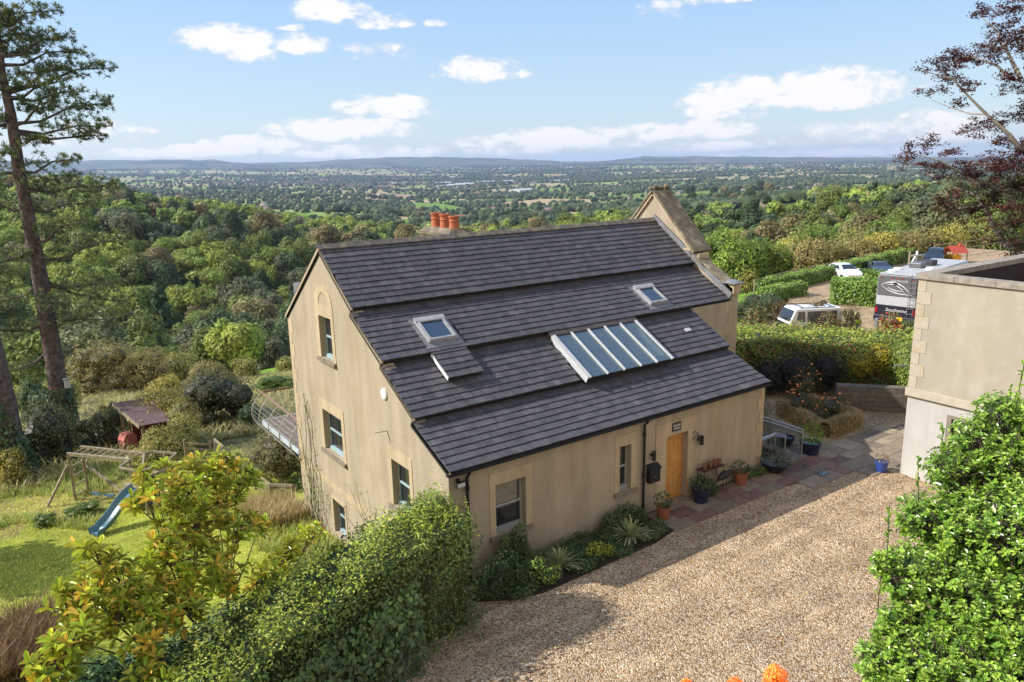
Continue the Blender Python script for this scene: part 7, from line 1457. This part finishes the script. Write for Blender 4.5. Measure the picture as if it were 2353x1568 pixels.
shrub('yard_shrub', 'loose green shrub covering the van front wheel', 'shrub', [(30.9, 12.6, -.4, .7, .6, .75), (31.5, 12.2, -.6, .5, .5, .5)], 1400, .05, [(.13, .16, .05), (.2, .12, .06)], base=-1.0, seed=322, core=.3, shell=.8)
# playhouse
ph = thing('playhouse', 'small red roofed yellow playhouse behind the motorhome', 'playhouse', (72.6, 22.8, YZ), -.35); ph.scale = (.48, .48, .45); b = MB(); b.add([(x, y, z) for x in (-2.1, 2.1) for y, z in ((-1.5, 2.3), (0, 3.9), (1.5, 2.3), (0, 3.75))], [(0, 1, 5, 4), (1, 2, 6, 5), (0, 4, 7, 3), (3, 7, 6, 2), (0, 3, 1), (1, 3, 2), (4, 5, 7), (5, 6, 7)])
b.build('roof', mat('orange_red_roof', (.42, .07, .04), (.5, .1, .06), scale=4, rough=.6), ph); MB().box(.8, 1.2, -.2, .2, 3.6, 4.4).build('chimney', bpy.data.materials['orange_red_roof'], ph)
YEL = mat('yellow_boards', (.65, .33, .02), rough=.6); b = MB(); b.box(-1.9, .4, -1.2, 1.2, 0, 1.9); b.build('wall', YEL, ph)
for x in (-1.9, 1.9):
    for y in (-1.2, 1.2): MB().bar((x, y, 0), (x, y, 2.6), .14).build('post', TIMB, ph)
# crouching person in hi-vis
pp_ = bpy.data.meshes.new('person'); bm = bmesh.new()
J = {'pel': (0, 0, .52), 'chest': (.28, 0, .86), 'neck': (.40, 0, .95), 'head': (.50, 0, 1.04), 'hl': (-.02, .1, .5), 'kl': (.32, .14, .42), 'al': (.05, .13, .08), 'tl': (.22, .14, .04), 'hr': (-.02, -.1, .5), 'kr': (.34, -.14, .38), 'ar': (.06, -.13, .08), 'tr': (.24, -.14, .04), 'sl': (.3, .19, .86), 'el': (.48, .22, .62), 'wl': (.62, .12, .42), 'fl': (.68, .1, .36), 'sr': (.3, -.19, .86), 'er': (.5, -.22, .6), 'wr': (.64, -.12, .4), 'fr': (.7, -.1, .34)}
lay = bm.verts.layers.skin.verify(); vd = {k: bm.verts.new(v) for k, v in J.items()}
for a, c in (('pel', 'chest'), ('chest', 'neck'), ('neck', 'head'), ('pel', 'hl'), ('hl', 'kl'), ('kl', 'al'), ('al', 'tl'), ('pel', 'hr'), ('hr', 'kr'), ('kr', 'ar'), ('ar', 'tr'), ('chest', 'sl'), ('sl', 'el'), ('el', 'wl'), ('wl', 'fl'), ('chest', 'sr'), ('sr', 'er'), ('er', 'wr'), ('wr', 'fr')): bm.edges.new((vd[a], vd[c]))
RD = {'pel': .15, 'chest': .17, 'neck': .07, 'head': .11, 'hl': .1, 'hr': .1, 'kl': .075, 'kr': .075, 'al': .05, 'ar': .05, 'tl': .045, 'tr': .045, 'sl': .075, 'sr': .075, 'el': .05, 'er': .05, 'wl': .035, 'wr': .035, 'fl': .03, 'fr': .03}
for k, v in vd.items(): v[lay].radius = (RD[k], RD[k]); v[lay].use_root = (k == 'pel')
bm.to_mesh(pp_); bm.free(); pe = link('person', pp_, None, mat('work_trousers', (.03, .035, .05), rough=.8)); pe.modifiers.new('skin', 'SKIN'); sd = pe.modifiers.new('sub', 'SUBSURF'); sd.levels = sd.render_levels = 1
pe.location = (36.0, 11.3, YZ); pe.rotation_euler = (0, 0, 2.5); pe.scale = (1.15, 1.15, 1.15); tag(pe, 'crouching person in a fluorescent yellow jacket behind the hedge', 'person')
b = MB(); b.lathe([(.001, -.3), (.22, -.28), (.24, 0), (.23, .22), (.1, .34), (.001, .35)], (0, 0, 0), 14); jk = b.build('jacket', mat('hi_vis_yellow', (.6, .85, .02), (.5, .75, .02), scale=9, rough=.7), pe, smooth=True); jk.location = (.17, 0, .74); jk.rotation_euler = (0, .75, 0); jk.scale = (1, 1.15, 1)
# wind-shade tree left of the frame whose shadow falls across the lawn
cmA = tree_proto('dark green', 991, 5.2, 9.0, 22, 1800, .4)
put_tree(cmA, (-14.6, 15.6, T1(-14.6, 15.6)), .62, 0, 'broadleaf_tree', 'dark tree standing off to the left of the lawn', 'tree', None)

# fallen leaves on the gravel
r = np.random.default_rng(301); n = 170; P = np.column_stack([r.uniform(0, 13, n), r.uniform(-9, -1.6, n), np.full(n, .02)]); V, F_ = leaves(P, np.tile([0, 0, 1.0], (n, 1)), .032, asp=.7, jit=.3, r=r)
o = link('fallen_leaves', np_mesh('fallen_leaves', V, F_, mixcol(n, [(.30, .12, .03), (.2, .09, .04), (.35, .25, .05)], r)), None, LEAFH); tag(o, 'scattered fallen leaves on the gravel drive', kind='stuff')
